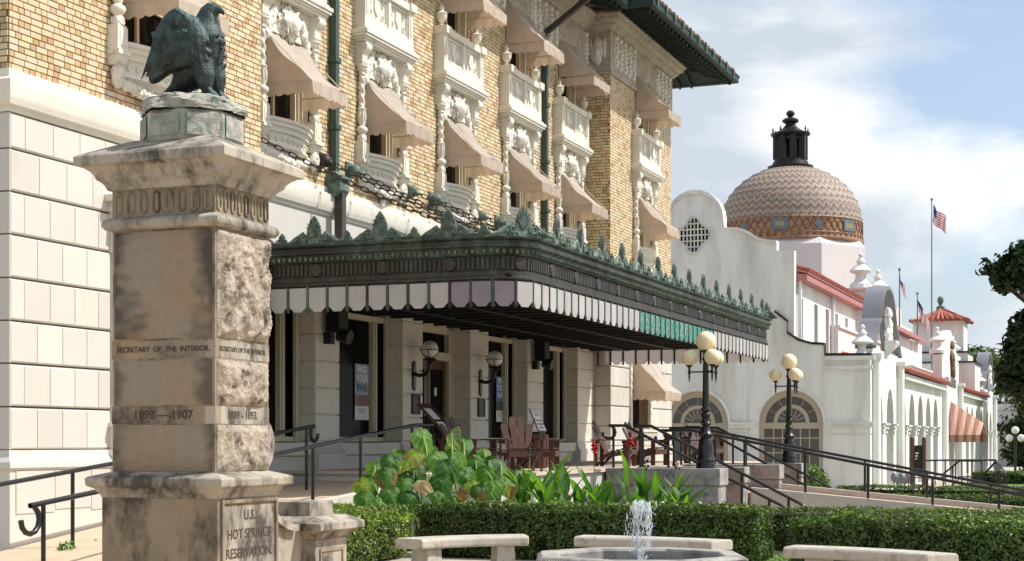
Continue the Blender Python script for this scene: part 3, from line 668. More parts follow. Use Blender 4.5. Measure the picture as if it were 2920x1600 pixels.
# ================================================================ copper and glass canopy
CN0, CN1, CXF, RC = 25.5, 46.1, -9.8, .75
CY = thing('entrance_canopy', 'dark green copper entrance canopy fringed with glass panels and palmette crests', 'canopy', (-12.6, 35.8, 3.95))
path = [(XW, CN0)]
for i in range(9):
    a = -math.pi/2+math.pi/2*i/8; path.append((CXF-RC+RC*math.cos(a), CN0+RC+RC*math.sin(a)))
for i in range(9):
    a = math.pi/2*i/8; path.append((CXF-RC+RC*math.cos(a), CN1-RC+RC*math.sin(a)))
path.append((XW, CN1))
seg = [0]
for p, q in zip(path, path[1:]): seg.append(seg[-1]+math.hypot(q[0]-p[0], q[1]-p[1]))
LEN = seg[-1]
def pat(s):
    for i in range(len(seg)-1):
        if s <= seg[i+1] or i == len(seg)-2:
            u = (s-seg[i])/(seg[i+1]-seg[i]); p, q = path[i], path[i+1]; dx, dy = (q[0]-p[0])/(seg[i+1]-seg[i]), (q[1]-p[1])/(seg[i+1]-seg[i])
            return Vector((p[0]+(q[0]-p[0])*u, p[1]+(q[1]-p[1])*u, 0)), Vector((dx, dy, 0)), Vector((dy, -dx, 0))
mb = MB(); mb.sweep(path, [(-.25, 4.40), (-.02, 4.40), (-.02, 4.44), (.03, 4.46), (.03, 4.50), (-.01, 4.52), (-.01, 4.60), (-.05, 4.61), (-.05, 4.872), (-.25, 4.872)]); mb.build('fascia', m_copbrown, CY, 30)
mb = MB(); mb.sweep(path, [(-.25, 4.875), (-.05, 4.875), (.0, 4.88), (.03, 4.93), (.07, 5.0), (.12, 5.02), (.13, 5.06), (.09, 5.07), (.08, 5.13), (.14, 5.16), (.15, 5.19), (.12, 5.20), (-.25, 5.20)]); mb.build('cornice', m_copper, CY, 30)
mb = MB(); s = .1
while s < LEN-.05:
    p, t, n = pat(s); a = p+n*-.05
    mb.hexa([a-t*.028+Vector((0,0,4.63)), a+t*.028+Vector((0,0,4.63)), a+t*.028+n*.028+Vector((0,0,4.64)), a-t*.028+n*.028+Vector((0,0,4.64))],
            [a-t*.028+Vector((0,0,4.85)), a+t*.028+Vector((0,0,4.85)), a+t*.028+n*.028+Vector((0,0,4.84)), a-t*.028+n*.028+Vector((0,0,4.84))]); s += .092
tag(mb.build('fluting', m_copbrown, CY), 'narrow vertical flutes', kind='stuff')
mb = MB(); s = .06
while s < LEN-.05:
    p, t, n = pat(s); c = p+n*.045+Vector((0, 0, 4.945)); mb.ell(c, (.03, .03, .045), 6, 5); s += .11
tag(mb.build('egg_moulding', m_verd, CY, 60), 'row of small egg ornaments', kind='stuff')
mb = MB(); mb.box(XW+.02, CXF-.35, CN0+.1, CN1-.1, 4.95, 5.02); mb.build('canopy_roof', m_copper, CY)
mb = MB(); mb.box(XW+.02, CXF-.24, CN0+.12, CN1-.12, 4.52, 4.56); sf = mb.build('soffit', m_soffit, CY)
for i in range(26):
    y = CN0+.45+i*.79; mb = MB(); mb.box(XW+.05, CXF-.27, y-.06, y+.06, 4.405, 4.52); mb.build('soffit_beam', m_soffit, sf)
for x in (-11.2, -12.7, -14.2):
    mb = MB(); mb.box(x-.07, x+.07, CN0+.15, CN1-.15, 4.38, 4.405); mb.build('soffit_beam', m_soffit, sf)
# glass panels and bars
TW, TH_ = .345, .44
def tile_mesh(mat):
    mb = MB(); h = TW/2; mb.prism([(-h, 0), (h, 0), (h, -TH_+.10), (h-.10, -TH_), (-h+.10, -TH_), (-h, -TH_+.10)], -.008, .008, 'XZ'); me, _ = mb.mesh('glass_panel', False); me.materials.append(mat); return me
tm = {'p': [tile_mesh(m) for m in (m_pale, M('milky_glass_b', (.68,.66,.63), .25, .1, 3, trans=.5, transcol=(.80,.76,.74)), M('milky_glass_c', (.72,.66,.65), .25, .1, 3, trans=.5, transcol=(.82,.75,.75)))], 'm': [tile_mesh(m_mauve)], 't': [tile_mesh(m_teal), tile_mesh(M('teal_glass_b', (.04,.27,.20), .25, .3, 12, .4, 40, trans=.3, transcol=(.06,.5,.33), col2=(.5,.55,.5), c2at=.56, c2w=.06))]}
mb = MB(); mb.box(-.024, .024, -.02, .02, -.40, .03); mb.lathe([(.012, -.46), (.035, -.43), (.04, -.40)], (0, 0, 0), 8); barm, _ = mb.mesh('glazing_bar', False); barm.materials.append(m_copper)
npan = int(LEN/.40); stp = LEN/npan
for i in range(npan):
    s = (i+.5)*stp; p, t, n = pat(s); rz = math.atan2(t.y, t.x); c = p+Vector((0, 0, 4.42))
    kd = 'p'
    if 32.7 < p.y < 38.9 and p.x > -10.3: kd = 't'
    if p.x > -11.2 and p.y < 25.9 and p.x < -10.1: kd = 'm'
    inst(random.choice(tm[kd]), 'glass_panel', CY, c, (0, 0, rz))
    p, t, n = pat(i*stp if i else .03); inst(barm, 'glazing_bar', CY, p+Vector((0, 0, 4.42)), (0, 0, math.atan2(t.y, t.x)))
# medallions
mb = MB(); mb.lathe([(.02, 0), (.10, 0), (.115, -.02), (.125, -.045), (.105, -.06), (.09, -.05), (.085, -.03), (.01, -.035)], (0, 0, 0), 20)
me, _ = mb.mesh('medallion', False); me.transform(Matrix.Rotation(R(90), 4, 'X')); me.transform(Matrix.Scale(1.12, 4, (0,0,1))); me.materials.append(m_copbrown); medm = me
# palmette crest: tall palmette, two volutes, wave rails, small palmette at the end
def crest(mb, big=True):
    if big:
        out = [(-.09, .0)]
        for i in range(13):
            u = i/12; zz = .04+.49*u; w_ = .142*(math.cos(math.pi/2*max(0, (u-.28)/.72))**.8 if u > .28 else .62+.38*math.sin(math.pi/2*u/.28))+.003; out.append((-w_, zz))
        out = out+[(-x, z) for x, z in reversed(out)]
        mb.prism(out, -.025, .02, 'XZ')
        for k in range(-3, 4):
            a = k*.20; ln = .36-.035*abs(k)
            mb.tube([(.02*k*.5, -.03, .13), (math.sin(a)*ln*.5, -.045, .13+math.cos(a)*ln*.5), (math.sin(a*1.25)*ln*.85, -.04, .13+math.cos(a*1.1)*ln), ], [.010, .016, .008], 5)
        for s in (-1, 1):
            mb.tube([(s*(.20+.095*math.cos(a)*(1-a/14)), -.03, .13+.095*math.sin(a)*(1-a/14)) for a in [math.pi*.75*1+q*.55 for q in range(18)]], .022, 6)
            pts = []
            for q in range(11):
                u = q/10; pts.append((s*(.20+.42*u), -.01, .225-.19*(u**1.0)*(1+.35*math.sin(math.pi*(1-u)))+.0))
            mb.tube(pts, [.030-.012*q/10 for q in range(11)], 6)
            for q in range(4): mb.tube([(s*(.28+.07*q), -.02, .03), (s*(.26+.06*q), -.03, .10-.012*q), (s*(.25+.035*q), -.02, .155-.015*q)], [.008, .018, .012], 5)
            poly = [(s*.08, .0), (s*.64, .0), (s*.62, .03), (s*.5, .08), (s*.4, .15), (s*.3, .20), (s*.2, .21), (s*.1, .16)]
            mb.prism(poly if s > 0 else poly[::-1], -.008, .012, 'XZ')
    else:
        mb.prism([(-.03, 0), (-.075, .10), (-.06, .18), (0, .24), (.06, .18), (.075, .10), (.03, 0)], -.02, .02, 'XZ')
        for s in (-1, 1): mb.tube([(s*(.085+.05*math.cos(a)*(1-a/12)), -.02, .09+.05*math.sin(a)*(1-a/12)) for a in [2.2+q*.6 for q in range(14)]], .016, 5)
        for k in (-1, 0, 1): mb.tube([(0, -.025, .04), (k*.035, -.03, .17)], [.008, .012], 5)
def cm(big):
    mb = MB(); crest(mb, big); me, _ = mb.mesh('palmette', False)
    bm = bmesh.new(); bm.from_mesh(me); bmesh.ops.recalc_face_normals(bm, faces=bm.faces); bm.to_mesh(me); bm.free()
    me.polygons.foreach_set('use_smooth', [True]*len(me.polygons)); me.set_sharp_from_angle(angle=R(45)); me.materials.append(m_verd); return me
cb, cs_ = cm(True), cm(False)
ncr = 23; cstp = (LEN-.9)/ncr
for i in range(ncr+1):
    s = .45+i*cstp; p, t, n = pat(min(s, LEN-.02)); rz = math.atan2(t.y, t.x)
    sx = cstp/1.30*random.uniform(.99, 1.01)
    inst(cb, 'palmette', CY, p+n*.05+Vector((0, 0, 5.195)), (0, 0, rz), (sx, 1, random.uniform(.97, 1.03)))
    inst(medm, 'medallion', CY, p+n*-.005+Vector((0, 0, 4.745)), (0, 0, rz))
    s2 = s+cstp/2
    if s2 < LEN: p, t, n = pat(s2); inst(cs_, 'palmette', CY, p+n*.05+Vector((0, 0, 5.195)), (0, 0, math.atan2(t.y, t.x)))
# ================================================================ chains from lion heads to the canopy
mb = MB(); mb.tube([(math.copysign(abs(math.cos(a))**.7, math.cos(a))*.098, .040*math.copysign(abs(math.sin(a))**.8, math.sin(a)), 0) for a in [2*math.pi*q/14 for q in range(14)]], .0125, 6, closed=True)
lm, _ = mb.mesh('chain_link', False); lm.polygons.foreach_set('use_smooth', [True]*len(lm.polygons)); lm.materials.append(m_chain)
CHL = ['dark chain nearest the eagle pillar, holding up the canopy', 'dark chain anchored right of the first window after the pillar', 'dark chain anchored right beside the first downspout', 'dark chain anchored below the second window sill', 'dark chain anchored left of the third window sill', 'dark chain anchored right of the third window sill', 'dark chain anchored just behind the canopy corner crest']
for q, yc in enumerate((25.9, 28.85, 30.2, 33.1, 34.5, 37.3, 38.7)):
    hd = thing('chain', CHL[q], 'chain', (XW+.1, yc, 7.38), group='suspension chains of the canopy')
    b = MB(); b.box(XW+.015, XW+.05, yc-.13, yc+.13, 7.2, 7.6); b.ell((XW+.16, yc, 7.40), (.16, .13, .14), 12, 9, .3, 4, q); b.ell((XW+.28, yc, 7.35), (.09, .08, .07), 8, 6); b.build('lion_head_anchor', m_verd if q != 1 else m_chain, hd, 60)
    A = Vector((XW+.34, yc, 7.34)); B = Vector((CXF-.55, yc+.05, 5.12)); ln = (B-A).length; n = int(ln/.160)
    for i in range(n+1):
        u = i/n; p = A.lerp(B, u)-Vector((0, 0, .10*math.sin(math.pi*u))); d = (B-A); d.z -= .10*math.pi*math.cos(math.pi*u)
        e = d.to_track_quat('X', 'Z').to_matrix().to_4x4() @ Matrix.Rotation(R(90)*(i % 2)+.3, 4, 'X')
        inst(lm, 'chain_link', hd, p, e.to_euler())
# ================================================================ wall lights, black floodlights, posters, plaques
GL = ['white globe wall lamp on black bracket left of the wooden door', 'white globe wall lamp on black bracket right of the wooden door']
for q, (yc, zc) in enumerate(((33.0, 3.74), (37.0, 3.72))):
    t = thing('wall_lamp', GL[q], 'wall lamp', (XF, yc, 3.0), group='globe lamps beside the door'); x = XF+.42
    mb = MB(); mb.ell((x, yc, zc), (.20, .20, .20), 22, 14); mb.build('globe', m_whiteglobe, t, 60)
    mb = MB(); mb.tube([(x+.205*math.cos(a), yc+.205*math.sin(a), zc-.02) for a in [q2*math.pi/10 for q2 in range(20)]], .010, 6, True)
    for a in (0.3, 1.9, 3.44, 5.0): mb.tube([(x+.21*math.cos(b)*math.cos(a), yc+.21*math.cos(b)*math.sin(a), zc-.21*math.sin(b)) for b in [0, .4, .8, 1.2, 1.5]], .010, 5)
    for a in [q2*math.pi/2+.6 for q2 in range(4)]: mb.ell((x+.23*math.cos(a), yc+.23*math.sin(a), zc-.02), (.02, .02, .02), 6, 5)
    mb.build('globe_cage', m_iron, t, 60)
    mb = MB(); mb.lathe([(.04, -.34), (.07, -.30), (.12, -.27), (.17, -.25), (.16, -.22), (.09, -.20)], (x, yc, zc), 14)
    mb.tube([(x, yc, zc-.3), (x-.02, yc, zc-.45), (x-.12, yc, zc-.58), (x-.28, yc, zc-.60), (XF+.02, yc, zc-.55)], [.04, .05, .05, .045, .05], 8); mb.build('bracket', m_iron, t, 60)
    mb = MB(); mb.prism([(yc, zc-.95), (yc+.08, zc-.85), (yc+.06, zc-.7), (yc+.10, zc-.55), (yc+.06, zc-.42), (yc+.07, zc-.33), (yc, zc-.26), (yc-.07, zc-.33), (yc-.06, zc-.42), (yc-.10, zc-.55), (yc-.06, zc-.7), (yc-.08, zc-.85)], XF+.001, XF+.05, 'YZ'); mb.build('back_plate', m_iron, t)
FL = ['black boxed floodlight on the pier left of the first poster window', 'black boxed floodlight on the pier right of the second poster window']
for q, yc in enumerate((28.75, 40.85)):
    t = thing('floodlight', FL[q], 'floodlight', (XF, yc, 3.7), group='black floodlights under the canopy')
    mb = MB(); mb.box(XF+.1, XF+.42, yc-.2, yc+.2, 3.85, 4.38); mb.build('housing', m_black, t, bevel=.015)
    mb = MB(); mb.cyl((XF+.30, yc, 3.80), (XF+.56, yc, 3.74), .13, .15, 14); mb.build('lens_hood', m_black, t, 40)
    mb = MB(); mb.box(XF+.001, XF+.16, yc-.1, yc+.1, 3.62, 3.85); mb.build('mounting', m_black, t)
m_postsky = M('poster_sky', (.30,.36,.50), .5, .25, 1.2); m_postrock = M('poster_rock', (.26,.14,.13), .5, .35, 3); m_postdark = M('poster_dark', (.05,.06,.09), .5, .5, 2.5); m_postblue = M('poster_blue', (.06,.16,.36), .5, .3, 1.5)
m_txt = M('printed_ink_white', (.8,.8,.8), .6, 0); m_ink = M('printed_ink_dark', (.06,.06,.07), .6, 0)
def flat_text(txt, size, mat, parent, loc, name='lettering', rot=(R(90), 0, R(90)), depth=.001, bold=.0, space=1.0, sc_=None):
    me = text_mesh(txt, size, depth, bold=bold, space=space); me.materials.append(mat); o = inst(me, name, parent, loc, rot)
    if sc_: o.scale = sc_
    return o
def poster(yc, zt, zb, w_, cols, lab, park):
    x = XW-.27; t = thing('poster', lab, 'poster', (x, yc, zb), group='posters in the windows'); h = zt-zb
    mb = MB(); mb.box(x, x+.004, yc-w_/2, yc+w_/2, zb+h*.45, zt); mb.build('upper_picture', cols[0], t)
    mb = MB(); mb.box(x, x+.004, yc-w_/2, yc+w_/2, zb+h*.25, zb+h*.45); mb.build('lower_picture', cols[1], t)
    mb = MB(); mb.box(x, x+.004, yc-w_/2, yc+w_/2, zb, zb+h*.25); mb.build('caption_strip', m_white, t)
    f = .21*w_/.66
    flat_text('FIND', f, m_txt, t, (x+.006, yc, zb+h*.90), bold=.006); flat_text('YOUR', f, m_txt, t, (x+.006, yc, zb+h*.74), bold=.006)
    if park:
        for k, (ch, cl) in enumerate(zip('PARK', ((.02,.06,.12), (.0,.22,.30), (.05,.3,.08), (.4,.03,.05)))):
            flat_text(ch, f, M('printed_ink_'+'PARK'[k], cl, .6, 0), t, (x+.006, yc-.19+.127*k, zb+h*.57), bold=.008)
    else: flat_text('PARK', f, m_txt, t, (x+.006, yc, zb+h*.58), bold=.004)
    for k in range(3): mb = MB(); mb.box(x+.004, x+.006, yc-.2+.04*k, yc+.2-.04*k, zb+h*(.19-.035*k), zb+h*(.20-.035*k)); mb.build('caption_line', m_ink, t)
poster(31.42, 3.34, 2.10, .68, (m_postsky, m_postrock), 'pale blue park poster hanging in the window left of the door', True)
poster(39.75, 3.38, 2.16, .70, (m_postblue, m_postdark), 'dark blue park poster hanging in the window right of the door', False)
PQ = ['dark bronze plaque on the pier left of the door', 'dark bronze plaque on the pier right of the door']
for q, yc in enumerate((33.1, 37.05)):
    t = thing('plaque', PQ[q], 'plaque', (XF, yc, 2.2), group='bronze plaques beside the door')
    mb = MB(); mb.box(XF+.002, XF+.03, yc-.2, yc+.2, 2.25, 2.72); mb.build('plate', m_lantern, t, bevel=.006)
    mb = MB()
    for s in (-.19, .19): mb.box(XF+.03, XF+.045, yc+s-.015, yc+s+.015, 2.25, 2.72)
    for z in (2.265, 2.705): mb.box(XF+.03, XF+.045, yc-.18, yc+.18, z-.015, z+.015)
    mb.build('rim', m_chain, t)
# ================================================================ terrace, ramp, cheek walls, stairs
TZ = 1.05
mb = MB(); mb.box(XW-.3, -10.2, 27.2, 46.1, -.6, TZ-.06); tag(mb.build('terrace_wall', m_block), 'white stone retaining wall of the front terrace', kind='structure')
mb = MB(); mb.box(XW-.3, -10.14, 27.14, 46.16, TZ-.06, TZ); tag(mb.build('terrace', m_terrace), 'brown tiled terrace floor under the canopy', kind='structure')
mb = MB(); mb.box(-12.2, -10.6, 25.2, 27.14, -.6, TZ-.004); tag(mb.build('terrace_landing', m_conc), 'pale landing at the near end of the terrace', kind='structure')
rp_ = [(17.2, .0), (22.5, .55), (26, .78), (27.2, .86)]
mb = MB(); mb.prism([(17.2, -.3)]+rp_+[(27.2, -.3)], -14.74, -12.2, 'YZ'); tag(mb.build('ramp', m_path), 'tan concrete ramp rising beside the white wall', kind='structure')
mb = MB(); mb.prism([(17.2, -.3)]+[(y, z+.12) for y, z in rp_]+[(27.2, -.3)], -12.2, -11.98, 'YZ'); tag(mb.build('ramp_kerb', m_conc), 'pale kerb along the open side of the ramp', kind='structure')
CK = ['gray stone cheek wall carrying the nearer lamp post', 'gray stone cheek wall at the far side of the nearer stairs', 'gray stone cheek wall at the near side of the farther stairs', 'gray stone cheek wall carrying the farther lamp post']
for q, (y0, y1, xe) in enumerate(((31.3, 31.95, -7.75), (33.5, 33.95, -7.75), (37.4, 37.85, -7.8), (40.1, 40.75, -7.8))):
    t = thing('stair_cheek_wall', CK[q], 'stone wall', (-9, (y0+y1)/2, -.5), group='cheek walls of the stairs')
    mb = MB(); mb.box(-10.19, xe, y0, y1, -.6, .72); mb.build('wall_body', m_graystone, t, bevel=.012)
    mb = MB(); mb.box(-10.135, xe+.04, y0-.04, y1+.04, .724, TZ+.02); mb.build('cap_course', m_graystone, t, bevel=.015)
    for k in range(3): mb = MB(); mb.box(-10.1+.78*k, -10.1+.78*k+.765, y0-.012, y0+.02, -.1, .70); mb.build('facing_slab', m_graystone, t, bevel=.006)
def stair(y0, y1, lab):
    t = thing('stairs', lab, 'stairs', (-8.5, (y0+y1)/2, -.5)); n = 9
    for i in range(n):
        mb = MB(); z = TZ-.165*(i+1); x0 = -10.13+.36*i; mb.box(x0, x0+.40, y0, y1, z-.5, z); mb.build('step', m_tread, t, bevel=.01)
stair(31.99, 33.46, 'tan stairs between the nearer pair of cheek walls'); stair(37.89, 40.06, 'tan stairs between the farther pair of cheek walls')
mb = MB(); mb.prism([(-10.13, .55), (-7.8, .5), (3.0, -.42), (3.0, -.8), (-10.13, -.8)], 34.03, 37.32, 'XZ'); tag(mb.build('sloping_path', m_tread), 'tan sloping path descending to the street', kind='structure')
for y0 in (33.99, 37.16):
    mb = MB(); mb.prism([(-7.7, .62), (3.0, -.30), (3.0, -.8), (-7.7, -.8)], y0, y0+.2, 'XZ'); tag(mb.build('path_kerb', m_conc), 'pale concrete kerb of the sloping path', kind='structure')
# ================================================================ handrails
def hook(c, d, r, a0=100, a1=330, n=9):
    """curl in the vertical plane holding direction d, from the rail end c"""
    pts = []
    for i in range(n+1):
        a = R(90+(a1-a0+40)*i/n); pts.append(Vector((c[0]-d[0]*0+d[0]*r*math.cos(a), c[1]+d[1]*r*math.cos(a), c[2]-r+r*math.sin(a))))
    return pts
RL = thing
def handrail(lab, pts, posts, curl=None, low=False, gname='black pipe handrails'):
    t = thing('handrail', lab, 'handrail', (pts[0][0], pts[0][1], pts[0][2]-.9), group=gname)
    mb = MB(); pp = [Vector(p) for p in pts]
    if curl:
        d = (pp[0]-pp[1]); d.z = 0; d.normalize(); cu = hook(pp[0], (d.x, d.y), curl); pp = cu[::-1]+pp[1:] if (cu[0]-pp[0]).length < .01 else cu[::-1]+pp
    mb.tube(pp, .034, 10); mb.build('rail', m_iron, t, 60)
    for (x, y, zt, zb) in posts: mb = MB(); mb.cyl((x, y, zb), (x, y, zt), .029, n=8); mb.build('post', m_iron, t, 60)
    return t
def lerp_rail(pts, f):
    # height of a rail polyline at plan fraction f by x or y
    return Vector(pts[0]).lerp(Vector(pts[-1]), f)
def rp_z(y):
    for (a, za), (b, zb) in zip(rp_, rp_[1:]):
        if a <= y <= b: return za+(zb-za)*(y-a)/(b-a)
    return 0 if y < 17.2 else .86
def zline(p, q, y): u = (y-p[1])/(q[1]-p[1]); return p[2]+(q[2]-p[2])*u
a, b = (-12.3, 15.55, .84), (-12.3, 26.5, 1.92)
handrail('long black handrail on the open side of the ramp, passing behind the pillar', [a, b, (-12.3, 27.3, 1.93)], [(-12.3, y, zline(a, b, y), rp_z(y)) for y in (15.8, 18.9, 22.6, 24.3, 26.4)], .17)
a, b = (-13.9, 15.8, .93), (-13.9, 25.6, 1.90)
handrail('black handrail beside the white wall on the ramp', [b, a], [(-13.9, y, zline(a, b, y), rp_z(y)) for y in (16.6, 18.5, 21.5, 25.3)], .14)
def stair_rail(lab, y, xtop, zt, xe, ze, curl=.14):
    pts = [(xtop-.35, y, zt), (xtop, y, zt), (xe, y, ze), (xe+.18, y, ze-.12)]
    posts = [(xtop-.25, y, zt, TZ)]
    for f in (.12, .62, .93): x = xtop+(xe-xtop)*f; z = zt+(ze-zt)*f; posts.append((x, y, z, max(-.5, z-.95)))
    handrail(lab, pts, posts, curl)
stair_rail('black stair handrail nearest the viewer, hooked at its top', 32.15, -10.0, 1.96, -6.66, .32); stair_rail('black stair handrail on the far side of the nearer stairs', 33.3, -9.75, 1.96, -6.5, .32)
stair_rail('black stair handrail on the near side of the farther stairs', 38.05, -9.9, 1.98, -6.6, .20); stair_rail('black stair handrail on the far side of the farther stairs', 39.9, -9.9, 1.98, -6.55, .22)
def long_rail(lab, y, x0, z0, x1, z1, n, curl=True):
    sl_ = (z1-z0)/(x1-x0); xe = x1+4; pts = [(x0-2.9, y, z0+.42), (x0-2.2, y, z0+.42), (x0, y, z0), (xe, y, z1+sl_*4)]
    posts = [(x0-2.6, y, z0+.42, TZ)]
    for i in range(n): x = x0-1.0+(xe-x0+.5)*i/(n-1); z = z0+sl_*(x-x0); posts.append((x, y, z, max(-.6, z-1.0)))
    handrail(lab, pts, posts, .13)
long_rail('long black handrail on the near edge of the sloping path', 34.1, -6.86, 1.45, -2.0, .505, 8); long_rail('long black handrail on the far edge of the sloping path', 37.25, -7.55, 1.53, -2.2, .52, 8)
mb_ = handrail('low black guard rail beside the arched white wall', [(-11.3, 55, .65), (-9.9, 55, .65)], [(-9.9, 55, .65, -.5), (-11.2, 55, .65, -.5)])
# ================================================================ street lamps
def lamp_post(lab, x, y, z):
    t = thing('lamp_post', lab, 'lamp post', (x, y, z), group='black lamp posts with four globes'); q = MB()
    q.lathe([(.20, 0), (.20, .10), (.185, .12), (.185, .14), (.20, .16), (.19, .20), (.165, .24), (.155, .45), (.13, .58), (.11, .62), (.145, .66), (.15, .70), (.11, .74), (.085, .82), (.075, .86), (.10, .90), (.11, .93), (.085, .97), (.075, 1.02), (.10, 1.08), (.095, 1.12), (.07, 1.15), (.10, 1.18), (.10, 1.23), (.07, 1.25)], (x, y, z), 16); q.build('base', m_iron, t, 40)
    q = MB(); q.lathe([(.070, 1.24), (.058, 2.2), (.075, 2.21), (.08, 2.25), (.06, 2.28), (.055, 2.36), (.09, 2.40), (.10, 2.42), (.06, 2.44)], (x, y, z), 14); q.build('shaft', m_iron, t, 40)
    q = MB(); q.ell((x, y, z+2.61), (.205, .205, .205), 24, 16); q.build('globe', m_globe, t, 60)
    for a in (165, 285, 45):
        dx, dy = math.cos(R(a)+TH), math.sin(R(a)+TH); ex, ey = x+dx*.34, y+dy*.34
        q = MB(); q.bar((x, y, z+1.98), (ex, ey, z+1.98), .03, .03); q.lathe([(.005, -.20), (.018, -.19), (.010, -.16), (.022, -.11), (.018, -.06), (.030, -.03), (.030, .03), (.020, .05), (.03, .09), (.07, .13), (.075, .15), (.04, .16)], (ex, ey, z+1.98), 10); ar = q.build('arm', m_iron, t, 50)
        q = MB(); q.ell((ex, ey, z+2.27), (.165, .165, .165), 22, 14); q.build('globe', m_globe, t, 60)
lamp_post('black lamp post with four cream globes on the nearer cheek wall', -8.09, 31.6, TZ+.02); lamp_post('black lamp post with four cream globes on the farther cheek wall', -8.15, 40.4, TZ+.02)
# ================================================================ terrace chairs
def make_chair():
    parts = []
    def pt(n, mb): parts.append((n, mb))
    for i, (y, tp, wd) in enumerate(((-.20, .86, .125), (-.067, .99, .125), (.067, .99, .125), (.20, .86, .125))):   # back slats, leaning back (x negative)
        mb = MB(); a = Vector((-.16, y*.72, .30)); b = Vector((-.16-.30*tp, y*1.25, tp)); d = (b-a).normalized(); r_ = Vector((0, 1, 0)); nn = d.cross(r_).normalized()*.011; pts = []
        for u, wv in ((0, wd*.40), (.85, wd*.5), (.93, wd*.46), (.98, wd*.3), (1.0, wd*.12)): pts.append((a.lerp(b, u), wv))
        rings = [[p-r_*w_-nn, p+r_*w_-nn, p+r_*w_+nn, p-r_*w_+nn] for p, w_ in pts]; mb.ring(rings); pt('back_slat', mb)
    for i in range(5):
        mb = MB(); x = -.12+.115*i; z = .30+.025*i; mb.box(x, x+.10, -.28, .28, z, z+.022); pt('seat_slat', mb)
    for s in (-1, 1):
        mb = MB(); mb.prism([(-.42, .0), (-.34, 0), (-.14, .28), (.44, .37), (.44, .29), (-.10, .2), (-.30, 0.0)][::1], s*.27-.013, s*.27+.013, 'XZ'); pt('side_rail', mb)
        mb = MB(); mb.box(.34, .44, s*.30-.014, s*.30+.014, 0, .56); pt('leg', mb)
        mb = MB(); mb.box(-.38, -.30, s*.31-.014, s*.31+.014, 0, .56); pt('leg', mb)
        mb = MB(); mb.prism([(-.44, s*.34-.04), (.50, s*.34-.075), (.53, s*.34), (.50, s*.34+.075), (-.44, s*.34+.05)], .562, .585, 'XY'); pt('armrest', mb)
    mb = MB(); mb.box(.44, .462, -.30, .30, .26, .37); pt('front_apron', mb)
    mb = MB(); mb.box(-.40, -.375, -.34, .34, .50, .56); pt('back_brace', mb)
    return parts
CHP = make_chair(); CHM = []
for n, mb in CHP:
    me, _ = mb.mesh(n, False); bm = bmesh.new(); bm.from_mesh(me); bmesh.ops.recalc_face_normals(bm, faces=bm.faces); bm.to_mesh(me); bm.free(); me.materials.append(m_wood); CHM.append((n, me))
def chair(lab, x, y, rz):
    t = thing('slatted_chair', lab, 'chair', (x, y, TZ), rz, 'brown slatted terrace chairs'); t.scale = (1.06,)*3
    for n, me in CHM: o = bpy.data.objects.new(n, me); COL.objects.link(o); o.parent = t
chair('brown slatted chair with its back beside the slanted display frame', -12.0, 28.3, R(-15)); chair('brown slatted chair in the shade in front of the wooden door', -12.2, 31.2, R(200))
chair('brown slatted chair turned side-on, left of the fan-backed one', -11.0, 29.3, R(10)); chair('brown slatted chair facing the garden with its fan back in view', -10.85, 28.2, R(-58))
chair('brown slatted chair behind the first handrail hook', -11.15, 35.0, R(5)); chair('brown slatted chair left of the nearer lamp post, by the pale grille', -10.95, 36.8, R(-12)); chair('brown slatted chair hidden behind the nearer lamp post', -10.55, 40.9, R(-8))
# ================================================================ sign stands on the terrace
t = thing('sign_stand', 'black pedestal with a slanted white notice near the terrace front', 'sign', (-12.2, 32.8, TZ))
mb = MB(); mb.box(-12.45, -12.1, 32.6, 33.0, TZ, 1.84); mb.build('pedestal', m_black, t, bevel=.01)
cp, sp = math.cos(R(58)), math.sin(R(58))
def slant(u, v, o): return (-12.12-v*.22+o*.8, 32.52+u*.56 if False else 32.55+u*.5, 1.84+v*.50+o*.4)
mb = MB(); mb.hexa([slant(0,0,0), slant(1,0,0), slant(1,1,0), slant(0,1,0)], [slant(0,0,.03), slant(1,0,.03), slant(1,1,.03), slant(0,1,.03)]); mb.build('sign_frame', m_lead, t)
mb = MB(); mb.hexa([slant(.05,.04,.031), slant(.95,.04,.031), slant(.95,.96,.031), slant(.05,.96,.031)], [slant(.05,.04,.037), slant(.95,.04,.037), slant(.95,.96,.037), slant(.05,.96,.037)]); mb.build('sign_face', m_white, t)
ang = math.atan2(.5, .22)
for k, tx in enumerate(('NO FOOD', 'NO DRINKS', 'NO PETS')):
    p = slant(.5, .46-.16*k, .040); flat_text(tx, .075, m_ink, t, p, rot=(R(90)-(R(90)-ang), 0, R(90)))
for k in range(3): mb = MB(); mb.hexa([slant(.2,.9-.1*k,.038), slant(.8,.9-.1*k,.038), slant(.8,.87-.1*k,.038), slant(.2,.87-.1*k,.038)], [slant(.2,.9-.1*k,.040), slant(.8,.9-.1*k,.040), slant(.8,.87-.1*k,.040), slant(.2,.87-.1*k,.040)]); mb.build('notice_line', m_ink, t)
t = thing('display_frame', 'slanted black display frame with pale sheets by the left chair', 'display panel', (-13.4, 29.6, TZ))
def sl2(u, v, o): return (-13.55+v*.62*1.0+o*.5, 29.3+u*.62, 2.36-v*.62+o*.7)
mb = MB()
for (u0, u1, v0, v1) in ((0, .1, 0, 1), (.9, 1, 0, 1), (.1, .9, 0, .08), (.1, .9, .92, 1)): mb.hexa([sl2(u0,v0,0), sl2(u1,v0,0), sl2(u1,v1,0), sl2(u0,v1,0)], [sl2(u0,v0,.06), sl2(u1,v0,.06), sl2(u1,v1,.06), sl2(u0,v1,.06)])
mb.build('frame', m_wood, t)
